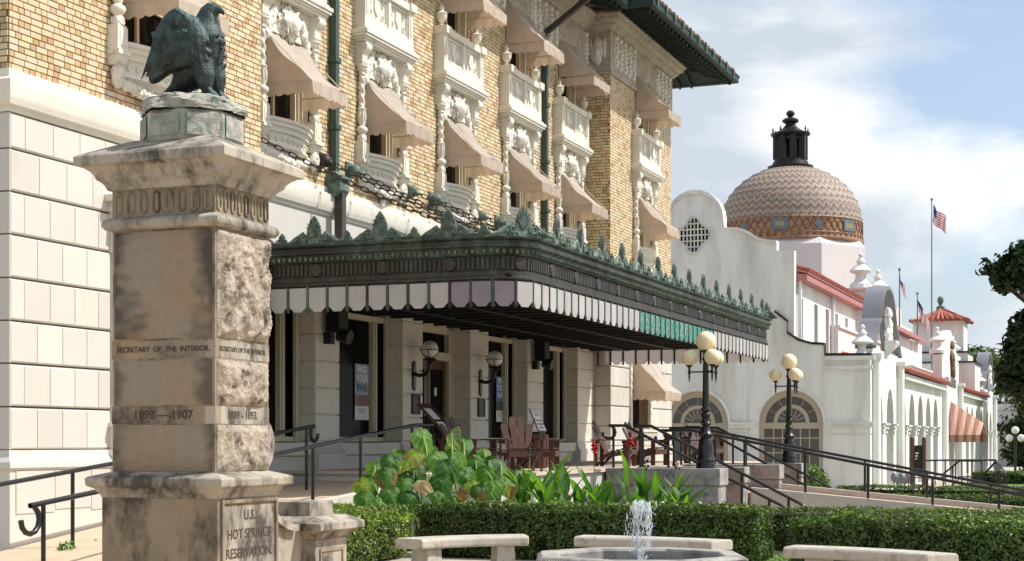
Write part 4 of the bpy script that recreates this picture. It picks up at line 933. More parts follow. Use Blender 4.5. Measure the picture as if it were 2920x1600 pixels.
mb = MB(); mb.hexa([sl2(.1,.08,.0), sl2(.9,.08,.0), sl2(.9,.92,.0), sl2(.1,.92,.0)], [sl2(.1,.08,.02), sl2(.9,.08,.02), sl2(.9,.92,.02), sl2(.1,.92,.02)]); mb.build('backing', m_black, t)
for v0, v1 in ((.12, .48), (.56, .88)): mb = MB(); mb.hexa([sl2(.18,v0,.021), sl2(.82,v0,.021), sl2(.82,v1,.021), sl2(.18,v1,.021)], [sl2(.18,v0,.025), sl2(.82,v0,.025), sl2(.82,v1,.025), sl2(.18,v1,.025)]); mb.build('display_sheet', m_white, t)
for s in (29.4, 29.85): mb = MB(); mb.box(-13.3, -13.2, s-.04, s+.04, TZ, 1.95); mb.build('leg', m_black, t)
t = thing('planter_barrel', 'brown slatted barrel beside the black sign pedestal', 'barrel', (-11.8, 31.5, TZ))
mb = MB(); mb.lathe([(.26, 0), (.29, .3), (.28, .72), (.02, .74)], (-11.8, 31.5, TZ), 16); mb.build('barrel_body', m_wood, t)
for k in range(16): a = k*math.pi/8; mb = MB(); mb.bar((-11.8+.285*math.cos(a), 31.5+.285*math.sin(a), TZ+.03), (-11.8+.285*math.cos(a), 31.5+.285*math.sin(a), TZ+.71), .09, .02, (math.cos(a), math.sin(a), 0)); mb.build('stave', m_wood, t)
# ================================================================ stone pillar with the bronze eagle
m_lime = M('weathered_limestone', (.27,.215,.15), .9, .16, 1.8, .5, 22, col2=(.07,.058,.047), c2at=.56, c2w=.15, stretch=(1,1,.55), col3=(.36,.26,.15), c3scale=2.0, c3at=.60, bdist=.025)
m_lime2 = M('rock_faced_limestone', (.43,.36,.28), .92, .25, 3.5, .9, 26, col2=(.10,.075,.055), c2at=.57, c2w=.16, bdist=.04, col3=(.52,.46,.38), c3scale=6)
m_limecap = M('pale_limestone_cap', (.37,.325,.26), .9, .2, 2.2, .5, 25, col2=(.075,.064,.053), c2at=.545, c2w=.16, stretch=(1,1,.5))
m_letter = M('dark_raised_letters', (.07,.055,.04), .95, .2, 8)  # letters coloured darker than the stone around them
m_rock = M('patina_stained_rock', (.42,.385,.33), .9, .25, 4, .9, 20, col2=(.17,.25,.20), c2at=.57, c2w=.2, col3=(.26,.20,.18), c3scale=6, c3at=.6, bdist=.03)
PX0, PX1, PY0, PY1 = -8.76, -7.66, 12.25, 13.2
PIL = thing('stone_pillar', 'tall weathered limestone pillar with inscriptions and a broad cap', 'pillar', ((PX0+PX1)/2, (PY0+PY1)/2, 0))
def sq(e): return [(PX0-e, PY0-e), (PX1+e, PY0-e), (PX1+e, PY1+e), (PX0-e, PY1+e)]
def stack(mb, prof):
    mb.ring([[(x, y, z) for x, y in sq(e)] for e, z in prof])
mb = MB(); stack(mb, [(.055, -.1), (.12, .0), (.12, .22), (.10, .26), (.07, .30), (.07, 1.10)]); mb.build('plinth', m_lime, PIL, bevel=.012)
mb = MB(); stack(mb, [(.06, 1.085), (.075, 1.10), (.085, 1.13), (.11, 1.15), (.12, 1.18), (.165, 1.20), (.175, 1.205), (.18, 1.27), (.165, 1.285), (.005, 1.33)]); mb.build('plinth_cap', m_limecap, PIL, bevel=.008)
mb = MB(); stack(mb, [(0, 1.30), (0, 3.60)]); mb.build('shaft', m_lime, PIL, bevel=.006)
mb = MB(); stack(mb, [(-.01, 3.55), (.045, 3.555), (.07, 3.585), (.075, 3.615), (.06, 3.65), (.02, 3.67), (-.01, 3.67)]); mb.build('torus_moulding', m_limecap, PIL, 50)
mb = MB(); stack(mb, [(.0, 3.67), (.0, 3.925)]); fz = mb.build('fluted_frieze', m_lime, PIL)
fm = MB(); pts = [(.027*math.cos(a), .065+.027*math.sin(a)) for a in [i*math.pi/6 for i in range(7)]]+[(-.027, -.065), (.027*math.cos(math.pi+.5), -.065-.02), (0, -.092), (.027*math.cos(.5), -.085)]
m_flute = M('dark_weathered_flute', (.20,.155,.11), .95, .25, 6, .3, 30)
for i in range(8):       # oval sinkings with raised rims
    for face in (0, 1):
        mb = MB(); c = (i+.5)/8
        loop = [(.034*math.cos(a), (.06 if math.sin(a) > 0 else -.06)+.034*math.sin(a)) for a in [k*math.pi/7 for k in range(14)]]
        if face == 0: pth = [(PX0+(PX1-PX0)*c+u, PY0-.004, 3.80+v) for u, v in loop]
        else: pth = [(PX1+.004, PY0+(PY1-PY0)*c+u, 3.80+v) for u, v in loop]
        mb.tube(pth, .011, 5, True)
        mb.build('flute', m_lime, fz, 60)
mb = MB(); stack(mb, [(.0, 3.92), (.03, 3.925), (.04, 3.945), (.05, 3.97), (.075, 4.0), (.10, 4.015), (.11, 4.03), (.12, 4.06), (.15, 4.095), (.19, 4.12), (.205, 4.13), (.24, 4.135), (.25, 4.14), (.25, 4.215), (.235, 4.23), (-.12, 4.40), (-.2, 4.42)]); mb.build('cap', m_limecap, PIL, 28)
# rock-faced panels on the street side, flaked panels on the near side
def rock_panel(face, z0, z1, amp, edge, mat, seed):
    mb = MB(); nu, nv = 60, max(10, int((z1-z0)*60))
    def fn(u, v):
        m_ = min(u, 1-u, v*(z1-z0), (1-v)*(z1-z0)); k = min(1, m_/.06)
        z = z0+(z1-z0)*v
        q = Vector((u*3.2, z*3.2, seed)); d = .25+.6*abs(mnoise.noise(q*1.2))*1.6+.55*(.5-abs(mnoise.noise(q*2.6)))+.35*(.4-abs(mnoise.noise(q*6.1)))+.15*mnoise.noise(q*14)
        if edge: k *= max(0, min(1, (abs(u-.5)-.12+.10*mnoise.noise(q*2))*5))
        d = max(-.15, d)*amp*k+.004
        return (PX0+.03+(PX1-PX0-.06)*u, PY0-d, z) if face == 0 else (PX1+d, PY0+.03+(PY1-PY0-.06)*u, z)
    mb.grid(fn, nu, nv); o = mb.build('rock_face', mat, PIL, 60, fix=False)
    if face == 0:
        cl = []
        for j in range(nv):
            for i in range(nu):
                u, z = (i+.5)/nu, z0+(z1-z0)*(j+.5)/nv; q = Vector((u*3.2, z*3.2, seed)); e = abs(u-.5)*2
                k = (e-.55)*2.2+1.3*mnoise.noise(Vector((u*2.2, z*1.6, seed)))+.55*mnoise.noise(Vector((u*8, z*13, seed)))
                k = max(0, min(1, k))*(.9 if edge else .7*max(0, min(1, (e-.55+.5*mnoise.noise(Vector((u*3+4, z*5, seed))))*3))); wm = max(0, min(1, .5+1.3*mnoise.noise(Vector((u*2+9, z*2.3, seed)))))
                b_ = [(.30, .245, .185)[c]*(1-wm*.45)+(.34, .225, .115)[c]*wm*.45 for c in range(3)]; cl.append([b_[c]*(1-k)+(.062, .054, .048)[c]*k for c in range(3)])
        set_col(o.data, cl)
    return o
rock_panel(1, 2.55, 3.53, .085, False, m_lime2, 1); rock_panel(1, 1.94, 2.35, .075, False, m_lime2, 5); rock_panel(1, 1.34, 1.76, .06, False, m_lime2, 9)
m_stain = attr_mat('stained_limestone', .9, .14, 14, .5)
rock_panel(0, 2.55, 3.53, .045, True, m_stain, 14); rock_panel(0, 1.94, 2.35, .014, False, m_stain, 17); rock_panel(0, 1.34, 1.76, .012, False, m_stain, 21)
for face, (tx, z, sz) in ((0, ('SECRETARY  OF  THE  INTERIOR.', 2.45, .068)), (0, ('1898 — 1907', 1.85, .115)), (1, ('SECRETARY OF THE INTERIOR.', 2.45, .060)), (1, ('1889 - 1893.', 1.85, .105))):
    me = text_mesh(tx, sz, .003, bold=.0014); me.materials.append(m_letter)
    inst(me, 'inscription', PIL, ((PX0+PX1)/2, PY0-.003, z) if face == 0 else (PX1+.003, (PY0+PY1)/2, z), (R(90), 0, 0 if face == 0 else R(90)))
for face in (0, 1):
    for z0, z1 in ((2.37, 2.53), (1.77, 1.93)):
        mb = MB()
        mb.box(PX0-.004, PX1+.004, PY0-.0025, PY0+.1, z0, z1) if face == 0 else mb.box(PX1-.1, PX1+.0025, PY0-.003, PY1+.003, z0, z1)
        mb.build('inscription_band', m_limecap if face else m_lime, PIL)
mb = MB(); t0, t1 = PY0+.06, PY1-.06
mb.box(PX1+.06, PX1+.095, PY0-.02, PY1+.02, .42, .455); mb.box(PX1+.06, PX1+.095, PY0-.02, PY1+.02, 1.045, 1.08); mb.box(PX1+.06, PX1+.095, PY0-.02, PY0+.015, .455, 1.045); mb.box(PX1+.06, PX1+.095, PY1-.015, PY1+.02, .455, 1.045); mb.build('tablet_frame', m_lime, PIL, bevel=.006)
for k, (tx, z) in enumerate((('U.S.', .93), ('HOT SPRINGS', .76), ('RESERVATION.', .585))):
    me = text_mesh(tx, .128, .003, bold=.001); me.materials.append(m_letter); inst(me, 'inscription', PIL, (PX1+.074, (PY0+PY1)/2, z), (R(90), 0, R(90)), (.98, 1, 1))
mb = MB(); mb.box(PX1+.05, PX1+.0725, PY0+.0, PY1-.0, .47, 1.03); mb.build('tablet', m_limecap, PIL)
# scroll wing and end pedestal behind the pillar
WX0, WX1 = -8.55, -7.92
mb = MB(); cv = [(13.15, 1.22), (13.30, 1.20)]
for i in range(11): a = R(180+90*i/10); cv.append((14.15+.70*math.cos(a)-.0, 1.30+.55*math.sin(a)))
cv += [(14.62, .74), (14.62, -.1), (13.15, -.1)]
mb.prism(cv, WX0, WX1, 'YZ'); mb.build('scroll_wing', m_limecap, PIL, 30)
mb = MB(); pts = cv[1:13]; mb.sweep([(p[0], 0) for p in pts], [(0, 0)]) if False else None
rings = [[(WX0-.07, y, z+.02), (WX1+.07, y, z+.02), (WX1+.07, y-.0, z-.05), (WX0-.07, y, z-.05)] for y, z in pts]; mb.ring(rings); mb.build('wing_coping', m_limecap, PIL, 40)
mb = MB(); mb.tube([(WX0, 13.50, 1.58), (WX1, 13.50, 1.58)], .27, 20); mb.build('volute', m_limecap, PIL, 40)
mb = MB(); mb.box(-8.62, -7.78, 14.35, 15.05, -.1, .60); mb.build('end_pedestal', m_limecap, PIL, bevel=.01)
mb = MB(); mb.ring([[(-8.2-e*1.05-.36, 14.7-e-.30, z), (-8.2+e*1.05+.36, 14.7-e-.30, z), (-8.2+e*1.05+.36, 14.7+e+.30, z), (-8.2-e*1.05-.36, 14.7+e+.30, z)] for e, z in ((.05, .60), (.08, .62), (.10, .66), (.16, .69), (.19, .70), (.19, .77), (.06, .83), (.05, .835))]); mb.build('end_pedestal_cap', m_limecap, PIL, 28)
mb = MB(); mb.box(-8.52, -7.90, 14.45, 14.97, .83, .985); mb.build('end_pedestal_block', m_limecap, PIL, bevel=.012)
mb = MB()
for (y0, y1, z0, z1) in ((14.44, 14.96, .47, .50), (14.44, 14.96, .1, .13), (14.44, 14.47, .13, .47), (14.93, 14.96, .13, .47)): mb.box(-7.785, -7.765, y0, y1, z0, z1)
mb.build('panel_frame', m_lime, PIL)
# rock base and eagle
ECX, ECY = -8.2, 12.72
mb = MB(); mb.lathe([(.46, 4.36), (.485, 4.40), (.485, 4.62), (.46, 4.655), (.1, 4.66)], (ECX, ECY, 0), 8, rot=R(22.5)); rb = mb.build('eagle_base', m_rock, PIL, bevel=.012)
mb = MB()
def rockf(u, v):
    a = 2*math.pi*u; r_ = .47*math.cos(v*math.pi/2*.80)**.55; z = 4.655+.17*math.sin(v*math.pi/2)
    q = Vector((math.cos(a)*2.4, math.sin(a)*2.4, v*2)); d = 1+.13*mnoise.noise(q)+.12*(.4-abs(mnoise.noise(q*2.7)))+.06*mnoise.noise(q*6)
    return (ECX+r_*d*math.cos(a), ECY+r_*d*math.sin(a), z+.06*mnoise.noise(q*2)*(1-v)*min(1, v*4))
mb.grid(rockf, 80, 24); mb.build('rock_mound', m_rock, rb, 60, fix=False)
for k in range(8):
    a = R(22.5+45*k+22.5); c_ = .485*math.cos(R(22.5)); mb = MB(); nx, ny = math.cos(a), math.sin(a)
    def pf(u, v): 
        dd = .012+.018*(mnoise.noise(Vector((u*4, v*3, k*5.))))*min(1, 8*min(u, 1-u, v, 1-v)); w_ = (u-.5)*.30
        return (ECX+nx*(c_+dd)-ny*w_, ECY+ny*(c_+dd)+nx*w_, 4.41+.2*v)
    mb.grid(pf, 12, 8); mb.build('carved_panel', m_rock, rb, 60, fix=False)
m_bronze = M('patinated_bronze', (.022,.024,.021), .45, .35, 7, .6, 45, metal=.35, col2=(.055,.09,.08), c2at=.55, c2w=.22, bdist=.02, col3=(.012,.010,.009), c3scale=2.2, c3at=.58)
# patina gathers on upward-facing bronze
t_ = m_bronze.node_tree; b_ = t_.nodes['Principled BSDF']; src = b_.inputs['Base Color'].links[0].from_socket
ge = N(t_, 'ShaderNodeNewGeometry'); sx_ = N(t_, 'ShaderNodeSeparateXYZ'); L(t_, ge.outputs['Normal'], sx_.inputs[0])
rr_ = N(t_, 'ShaderNodeMapRange'); rr_.inputs['From Min'].default_value = -.05; rr_.inputs['From Max'].default_value = .75; L(t_, sx_.outputs['Z'], rr_.inputs['Value'])
mm_ = N(t_, 'ShaderNodeMix', data_type='RGBA'); L(t_, rr_.outputs[0], mm_.inputs['Factor']); L(t_, src, mm_.inputs['A']); mm_.inputs['B'].default_value = (.062, .105, .10, 1); L(t_, mm_.outputs['Result'], b_.inputs['Base Color'])
EG = thing('eagle_statue', 'dark green bronze eagle with folded raised wings on the pillar', 'statue', (ECX, ECY, 4.84))
eb = MB(); XS = .93
spine = [(-.36, .03, .03, .10), (-.30, .07, .05, .115), (-.20, .14, .065, .115), (-.08, .24, .15, .16), (.02, .35, .21, .19), (.075, .47, .215, .20), (.115, .58, .19, .19), (.13, .66, .158, .16), (.14, .72, .128, .128), (.155, .77, .112, .108), (.175, .815, .103, .095), (.205, .845, .086, .08), (.245, .85, .060, .055), (.275, .845, .040, .034), (.305, .83, .030, .024), (.328, .81, .020, .016), (.338, .785, .008, .007)]
rings = []
for i, (x, z, a, b) in enumerate(spine):
    p0 = spine[max(0, i-1)]; p1 = spine[min(len(spine)-1, i+1)]; d = Vector((p1[0]-p0[0], 0, p1[1]-p0[1])).normalized(); u = Vector((-d.z, 0, d.x)); c = Vector((x*XS, 0, z))
    rings.append([c+u*(a*math.cos(q))+Vector((0, b*math.sin(q), 0)) for q in [2*math.pi*j/20 for j in range(20)]])
eb.ring(rings)
for s in (-1, 1):
    wing = [(.15, .62, .14), (.05, .785, .17), (-.07, .855, .19), (-.15, .82, .20), (-.24, .71, .22), (-.315, .60, .225), (-.33, .54, .225), (-.35, .42, .22), (-.385, .26, .21), (-.395, .17, .20), (-.36, .15, .19), (-.27, .20, .18), (-.20, .24, .17), (-.10, .26, .17), (.07, .28, .19), (.15, .38, .20), (.17, .51, .18)]
    cx, cz = -.1, .52; outer = []; inner = []
    n = len(wing)
    ro_ = [[(x*XS, s*(y+.015), z) for x, z, y in wing], [((cx+(x-cx)*.9)*XS, s*(y+.055), cz+(z-cz)*.92) for x, z, y in wing], [((cx+(x-cx)*.5)*XS, s*(y+.075), cz+(z-cz)*.5) for x, z, y in wing], [((cx+(x-cx)*.05)*XS, s*.27, cz+(z-cz)*.05) for x, z, y in wing]]
    ri_ = [[((cx+(x-cx)*.93)*XS, s*(y-.05), cz+(z-cz)*.94) for x, z, y in wing], [((cx+(x-cx)*.1)*XS, s*.10, cz+(z-cz)*.1) for x, z, y in wing]]
    eb.ring(ri_[::-1]+ro_)
    for k in range(7):   # primaries and coverts
        x0 = .04-.055*k; eb.tube([(x0*XS, s*.255, .62-.012*k), ((x0-.08)*XS, s*.268, .45-.02*k), ((x0-.17)*XS, s*.25, .30-.018*k)], [.022, .020, .008], 6)
    for k in range(6):
        a = k*.3; eb.tube([((-.02-.06*k)*XS, s*.24, .80-.035*k), ((-.05-.05*k)*XS, s*.262, .66-.02*k)], [.03, .012], 6)
    eb.tube([(.12, s*.09, .36), (.165, s*.10, .20), (.185, s*.10, .10), (.19, s*.10, .05)], [.125, .10, .06, .04], 10)
    for k in (-1, 0, 1): eb.tube([(.18, s*.10, .07), (.235, s*(.10+.03*k), .065), (.275, s*(.10+.055*k), .03), (.28, s*(.10+.06*k), -.01)], [.026, .024, .018, .006], 6)
    eb.ell((.06, s*.13, .50), (.17, .12, .23), 14, 10); eb.ell((.02, s*.13, .66), (.12, .10, .13), 12, 8)
    eb.ell((.205*XS, s*.058, .862), (.018, .014, .014), 8, 6)
    eb.tube([(.17*XS, s*.06, .885), (.235*XS, s*.052, .882)], [.012, .010], 6)
eb.ell((-.02, 0, .015), (.33, .26, .05), 18, 8, .25, 3, 1)
for k in range(6): eb.tube([((-.16-.0*k)*XS, (-.1+.04*k)*.8, .17), (-.37*XS, -.1+.04*k, .015)], [.03, .022], 6)
for k in range(60):
    a = random.uniform(-1.2, 1.2); z = random.uniform(.34, .72); w_ = .19 if z < .6 else .13
    eb.ell((.10*XS+ (w_+.02)*math.cos(a), w_*math.sin(a), z), (.004, .022, .028), 6, 5)
eo = eb.build('eagle_figure', m_bronze, EG, loc=(ECX+.03, ECY, 4.795), fix=True)
rm = eo.modifiers.new('remesh', 'REMESH'); rm.mode = 'VOXEL'; rm.voxel_size = .009; rm.use_smooth_shade = True
smm = eo.modifiers.new('smooth', 'SMOOTH'); smm.iterations = 5; smm.factor = .5
# ================================================================ fountain and benches
FX, FY = -4.43, 14.75
FT = thing('fountain', 'octagonal gray stone fountain basin with a small water jet', 'fountain', (FX, FY, 0))
mb = MB(); mb.lathe([(.98, -.05), (.98, .34), (1.06, .36), (1.06, .50), (1.03, .52), (.86, .52), (.84, .49), (.83, .20), (.2, .18)], (FX, FY, 0), 8, rot=TH+R(22.5)); mb.build('basin', m_graystone, FT, bevel=.012)
mb = MB(); nseg = 8
for k in range(8):
    a0 = TH+R(22.5)+k*math.pi/4; a1 = a0+math.pi/4; p = Vector((FX+1.065*math.cos(a0), FY+1.065*math.sin(a0), 0)); q = Vector((FX+1.065*math.cos(a1), FY+1.065*math.sin(a1), 0))
    for i in range(24):
        c = p.lerp(q, (i+.5)/24); mb.tube([(c.x, c.y, .37), (c.x*1+(q-p).normalized().x*.02, c.y+(q-p).normalized().y*.02, .43), (c.x, c.y, .495)], [.010, .018, .010], 5)
tag(mb.build('rope_edge', m_graystone, FT, 60), 'row of small slanted gadroons around the rim', kind='stuff')
m_water = M('pool_water', (.035,.033,.028), .05, .2, 3, .25, 14, spec=.6)
mb = MB(); mb.lathe([(.84, .38), (.01, .382)], (FX, FY, 0), 8, rot=TH+R(22.5)); mb.build('water', m_water, FT)
m_drop = M('white_water_drops', (.85,.88,.90), .1, 0, 3, trans=.4, transcol=(.9,.93,.95), spec=.8)
mb = MB(); rd = random.Random(3)
for k in range(900):
    h = rd.random()**.8; col_ = rd.random() < .68
    x = FX+(rd.gauss(-.03, .012+.04*(1-abs(h-.6))) if col_ else rd.gauss(.085, .02)); y = FY+rd.gauss(0, .05); z = .40+h*.62
    if h < .25: x = FX+rd.gauss(.0, .035)
    s_ = rd.uniform(.0022, .0062)*(1.3 if h > .75 else 1); mb.ell((x, y, z), (s_*.8, s_*.8, s_*rd.choice([1, 1.5, 3, 6])), 6, 4)
mb.tube([(FX-.01, FY, .38), (FX-.015, FY, .6), (FX-.03, FY, .85)], [.022, .014, .006], 6)
tag(mb.build('water_jet', m_drop, FT, 60, fix=False), 'thin splashing jet of white droplets', kind='stuff')
def bench(lab, cx, cy, a0, a1, rr):
    """curved slab on two legs, arc centred on the fountain"""
    am = (a0+a1)/2; ctr = Vector((cx, cy, 0))
    t = thing('stone_bench', lab, 'bench', (cx+rr*math.cos(am), cy+rr*math.sin(am), 0), group='curved stone benches round the fountain')
    mb = MB(); n = 14; rings = []
    for i in range(n+1):
        a = a0+(a1-a0)*i/n; ca, sa = math.cos(a), math.sin(a)
        rings.append([(cx+(rr+o)*ca, cy+(rr+o)*sa, z) for o, z in ((-.20, .33), (.20, .33), (.22, .35), (.22, .43), (.19, .455), (-.19, .455), (-.22, .43), (-.22, .35))])
    mb.ring(rings); mb.build('seat_slab', m_bench, t, bevel=.018)
    for f in (.18, .82):
        a = a0+(a1-a0)*f; mb = MB(); ca, sa = math.cos(a), math.sin(a); tt = Vector((-sa, ca, 0)); nn = Vector((ca, sa, 0)); c = Vector((cx+rr*ca, cy+rr*sa, 0))
        mb.hexa([c+tt*u*.13+nn*v*.17+Vector((0, 0, -.05)) for u, v in ((-1,-1),(1,-1),(1,1),(-1,1))], [c+tt*u*.11+nn*v*.15+Vector((0, 0, .33)) for u, v in ((-1,-1),(1,-1),(1,1),(-1,1))]); mb.build('leg', m_bench, t, bevel=.012)
def bench_px(lab, xl, yl, xr, yr, sag):
    """place from its two end points on the seat height .455"""
    A = P(xl, yl, D=(EYE-.455)*4500/(yl-1262)); B = P(xr, yr, D=(EYE-.455)*4500/(yr-1262)); A.z = B.z = 0
    m = (A+B)/2; ch = (B-A); nn = Vector((-ch.y, ch.x, 0)).normalized()
    if nn.dot(Vector((FX, FY, 0))-m) < 0: nn = -nn
    rr = (ch.length**2/4+sag**2)/(2*sag); c = m+nn*(rr-sag); a = math.atan2(A.y-c.y, A.x-c.x); b = math.atan2(B.y-c.y, B.x-c.x)
    d = (b-a+math.pi) % (2*math.pi)-math.pi; bench(lab, c.x, c.y, a, a+d, rr)
bench_px('curved pale stone bench left of the fountain', 1165, 1536, 1502, 1525, .16); bench_px('curved pale stone bench directly behind the fountain', 1650, 1527, 2060, 1541, .10); bench_px('curved pale stone bench right of the fountain, in front of the hedge', 2250, 1556, 2690, 1580, .14)
# ================================================================ foliage helpers
m_leaf = attr_mat('hedge_leaf', .45, .12, 20, 0, trans=.22, spec=.4)
m_core = M('hedge_core', (.012,.018,.006), .95)
def leaf_mesh(name, C, Nrm, size, cols, asp=.5, fold=.15):
    n = len(C); rng = np.random
    Nn = Nrm/np.linalg.norm(Nrm, axis=1, keepdims=True); T = rng.normal(size=(n, 3)); T -= Nn*(T*Nn).sum(1, keepdims=True); T /= np.linalg.norm(T, axis=1, keepdims=True); Bv = np.cross(Nn, T)
    s = size[:, None]; v = np.empty((n, 4, 3)); v[:, 0] = C-T*s*.5; v[:, 1] = C+Bv*s*asp*.5+Nn*s*fold; v[:, 2] = C+T*s*.5; v[:, 3] = C-Bv*s*asp*.5+Nn*s*fold
    me = bpy.data.meshes.new(name); me.vertices.add(n*4); me.vertices.foreach_set('co', v.reshape(-1).astype(np.float32)); me.loops.add(n*4); me.loops.foreach_set('vertex_index', np.arange(n*4, dtype=np.int32))
    me.polygons.add(n); me.polygons.foreach_set('loop_start', np.arange(0, n*4, 4, dtype=np.int32)); me.update(calc_edges=True)
    a = me.color_attributes.new('col', 'FLOAT_COLOR', 'CORNER'); cc_ = np.ones((n, 4, 4), dtype=np.float32); cc_[:, :, :3] = cols[:, None, :]; a.data.foreach_set('color', cc_.reshape(-1))
    me.materials.append(m_leaf); return me
def link_mesh(name, me, parent=None, loc=(0, 0, 0)):
    o = bpy.data.objects.new(name, me); COL.objects.link(o)
    if parent is not None: o.parent = parent; o.location = Vector(loc)-ORG[parent]
    else: o.location = loc
    return o
def hedge(lab, x0, x1, y0, y1, z0, z1, n, size=.055, tint=(1, 1, 1), rnd=.10, slope=0):
    t = thing('hedge', lab, 'hedge', ((x0+x1)/2, (y0+y1)/2, z0), group='clipped boxwood hedges')
    lx, ly, lz = x1-x0, y1-y0, z1-z0; rng = np.random
    areas = np.array([lx*ly*1.2, lx*lz, ly*lz, ly*lz*.5, lx*lz*.15]); f = rng.choice(5, n, p=areas/areas.sum()); u = rng.rand(n); v = rng.rand(n)
    C = np.zeros((n, 3)); Nn = np.zeros((n, 3))
    for k in range(5):
        m = f == k
        if k == 0: C[m] = np.c_[x0+lx*u[m], y0+ly*v[m], np.full(m.sum(), z1)]; Nn[m] = (0, 0, 1)
        if k == 1: C[m] = np.c_[x0+lx*u[m], np.full(m.sum(), y0), z0+lz*v[m]]; Nn[m] = (0, -1, 0)
        if k == 2: C[m] = np.c_[np.full(m.sum(), x1), y0+ly*u[m], z0+lz*v[m]]; Nn[m] = (1, 0, 0)
        if k == 3: C[m] = np.c_[np.full(m.sum(), x0), y0+ly*u[m], z0+lz*v[m]]; Nn[m] = (-1, 0, 0)
        if k == 4: C[m] = np.c_[x0+lx*u[m], np.full(m.sum(), y1), z0+lz*v[m]]; Nn[m] = (0, 1, 0)
    top = np.clip((C[:, 2]-z0)/lz, 0, 1)
    # rounded edges and lumpy surface
    c0 = np.array([(x0+x1)/2, (y0+y1)/2, (z0+z1)/2]); hl = np.array([lx, ly, lz])/2
    q = (C-c0)/hl; e = np.sort(np.abs(q), axis=1)[:, 1]; rr = np.clip((e*1-(1-rnd/np.min(hl[1:])))/(rnd/np.min(hl[1:])), 0, 1)
    C -= Nn*(rr**2*rnd*.7)[:, None]; Nn2 = Nn+np.sign(q)*(np.abs(q) > .8)*.25
    lump = np.array([mnoise.noise(Vector(p)*1.7)*.06+mnoise.noise(Vector(p)*6)*.04 for p in C])+(rng.rand(n) < .03)*rng.uniform(.0, .06, n); C += Nn*lump[:, None]; C -= Nn*(rng.rand(n)**2*.06)[:, None]
    C[:, 2] += slope*(C[:, 0]-x0)
    gap = np.array([mnoise.noise(Vector(p)*4.3+Vector((3, 1, 7))) for p in C]); C -= Nn*(np.clip(-gap-.28, 0, 1)*.5)[:, None]; patch = np.array([mnoise.noise(Vector(p)*1.1+Vector((8, 2, 1))) for p in C])
    Nf = Nn2+rng.normal(size=(n, 3))*.75
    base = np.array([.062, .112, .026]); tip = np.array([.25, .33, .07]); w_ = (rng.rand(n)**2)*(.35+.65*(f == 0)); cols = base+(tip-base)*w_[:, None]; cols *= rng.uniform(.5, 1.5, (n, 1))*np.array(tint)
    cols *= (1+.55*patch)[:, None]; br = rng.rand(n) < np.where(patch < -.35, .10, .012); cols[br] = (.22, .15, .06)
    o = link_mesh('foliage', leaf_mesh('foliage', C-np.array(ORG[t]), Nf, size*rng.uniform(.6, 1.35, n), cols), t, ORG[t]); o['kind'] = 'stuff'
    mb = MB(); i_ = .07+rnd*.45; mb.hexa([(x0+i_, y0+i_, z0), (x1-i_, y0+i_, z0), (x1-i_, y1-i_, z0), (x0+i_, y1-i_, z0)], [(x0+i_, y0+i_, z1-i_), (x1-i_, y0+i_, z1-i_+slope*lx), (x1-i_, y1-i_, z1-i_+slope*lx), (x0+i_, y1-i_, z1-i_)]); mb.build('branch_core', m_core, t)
    return t
hedge('clipped hedge behind the middle bench, ending in a rounded corner', -9.45, -4.5, 20.3, 21.3, 0, .74, 26000)
hedge('sunlit clipped hedge beside the pillar and the left bench', -11.4, -9.3, 17.4, 20.2, 0, .74, 17000, tint=(1.7, 1.5, 1.2), rnd=.25)  # leaf tint brightened to paint the sunshine on this hedge
hedge('clipped hedge in front at the right, behind the right bench', -3.98, 1.6, 19.6, 20.7, 0, .66, 28000)
hedge('long low hedge running behind the two front hedges to the right', -7.4, 2.4, 27.2, 28.2, -.5, .45, 22000, .055)
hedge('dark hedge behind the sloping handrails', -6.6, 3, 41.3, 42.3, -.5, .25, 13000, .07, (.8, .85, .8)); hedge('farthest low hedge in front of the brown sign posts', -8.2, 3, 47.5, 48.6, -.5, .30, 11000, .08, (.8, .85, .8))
# lawn strip between the front hedges
n = 9000; C = np.c_[np.random.uniform(-4.6, -3.7, n), np.random.uniform(18.6, 22.4, n), np.random.uniform(0, .03, n)]
o = link_mesh('grass', leaf_mesh('grass', C, np.random.normal(size=(n, 3))*.5+np.array([.7, -.7, .2]), np.random.uniform(.03, .07, n), np.array([.16, .26, .05])*np.random.uniform(.7, 1.3, (n, 1)), .25)); tag(o, 'bright green lawn strip between the two front hedges', 'grass', kind='stuff')
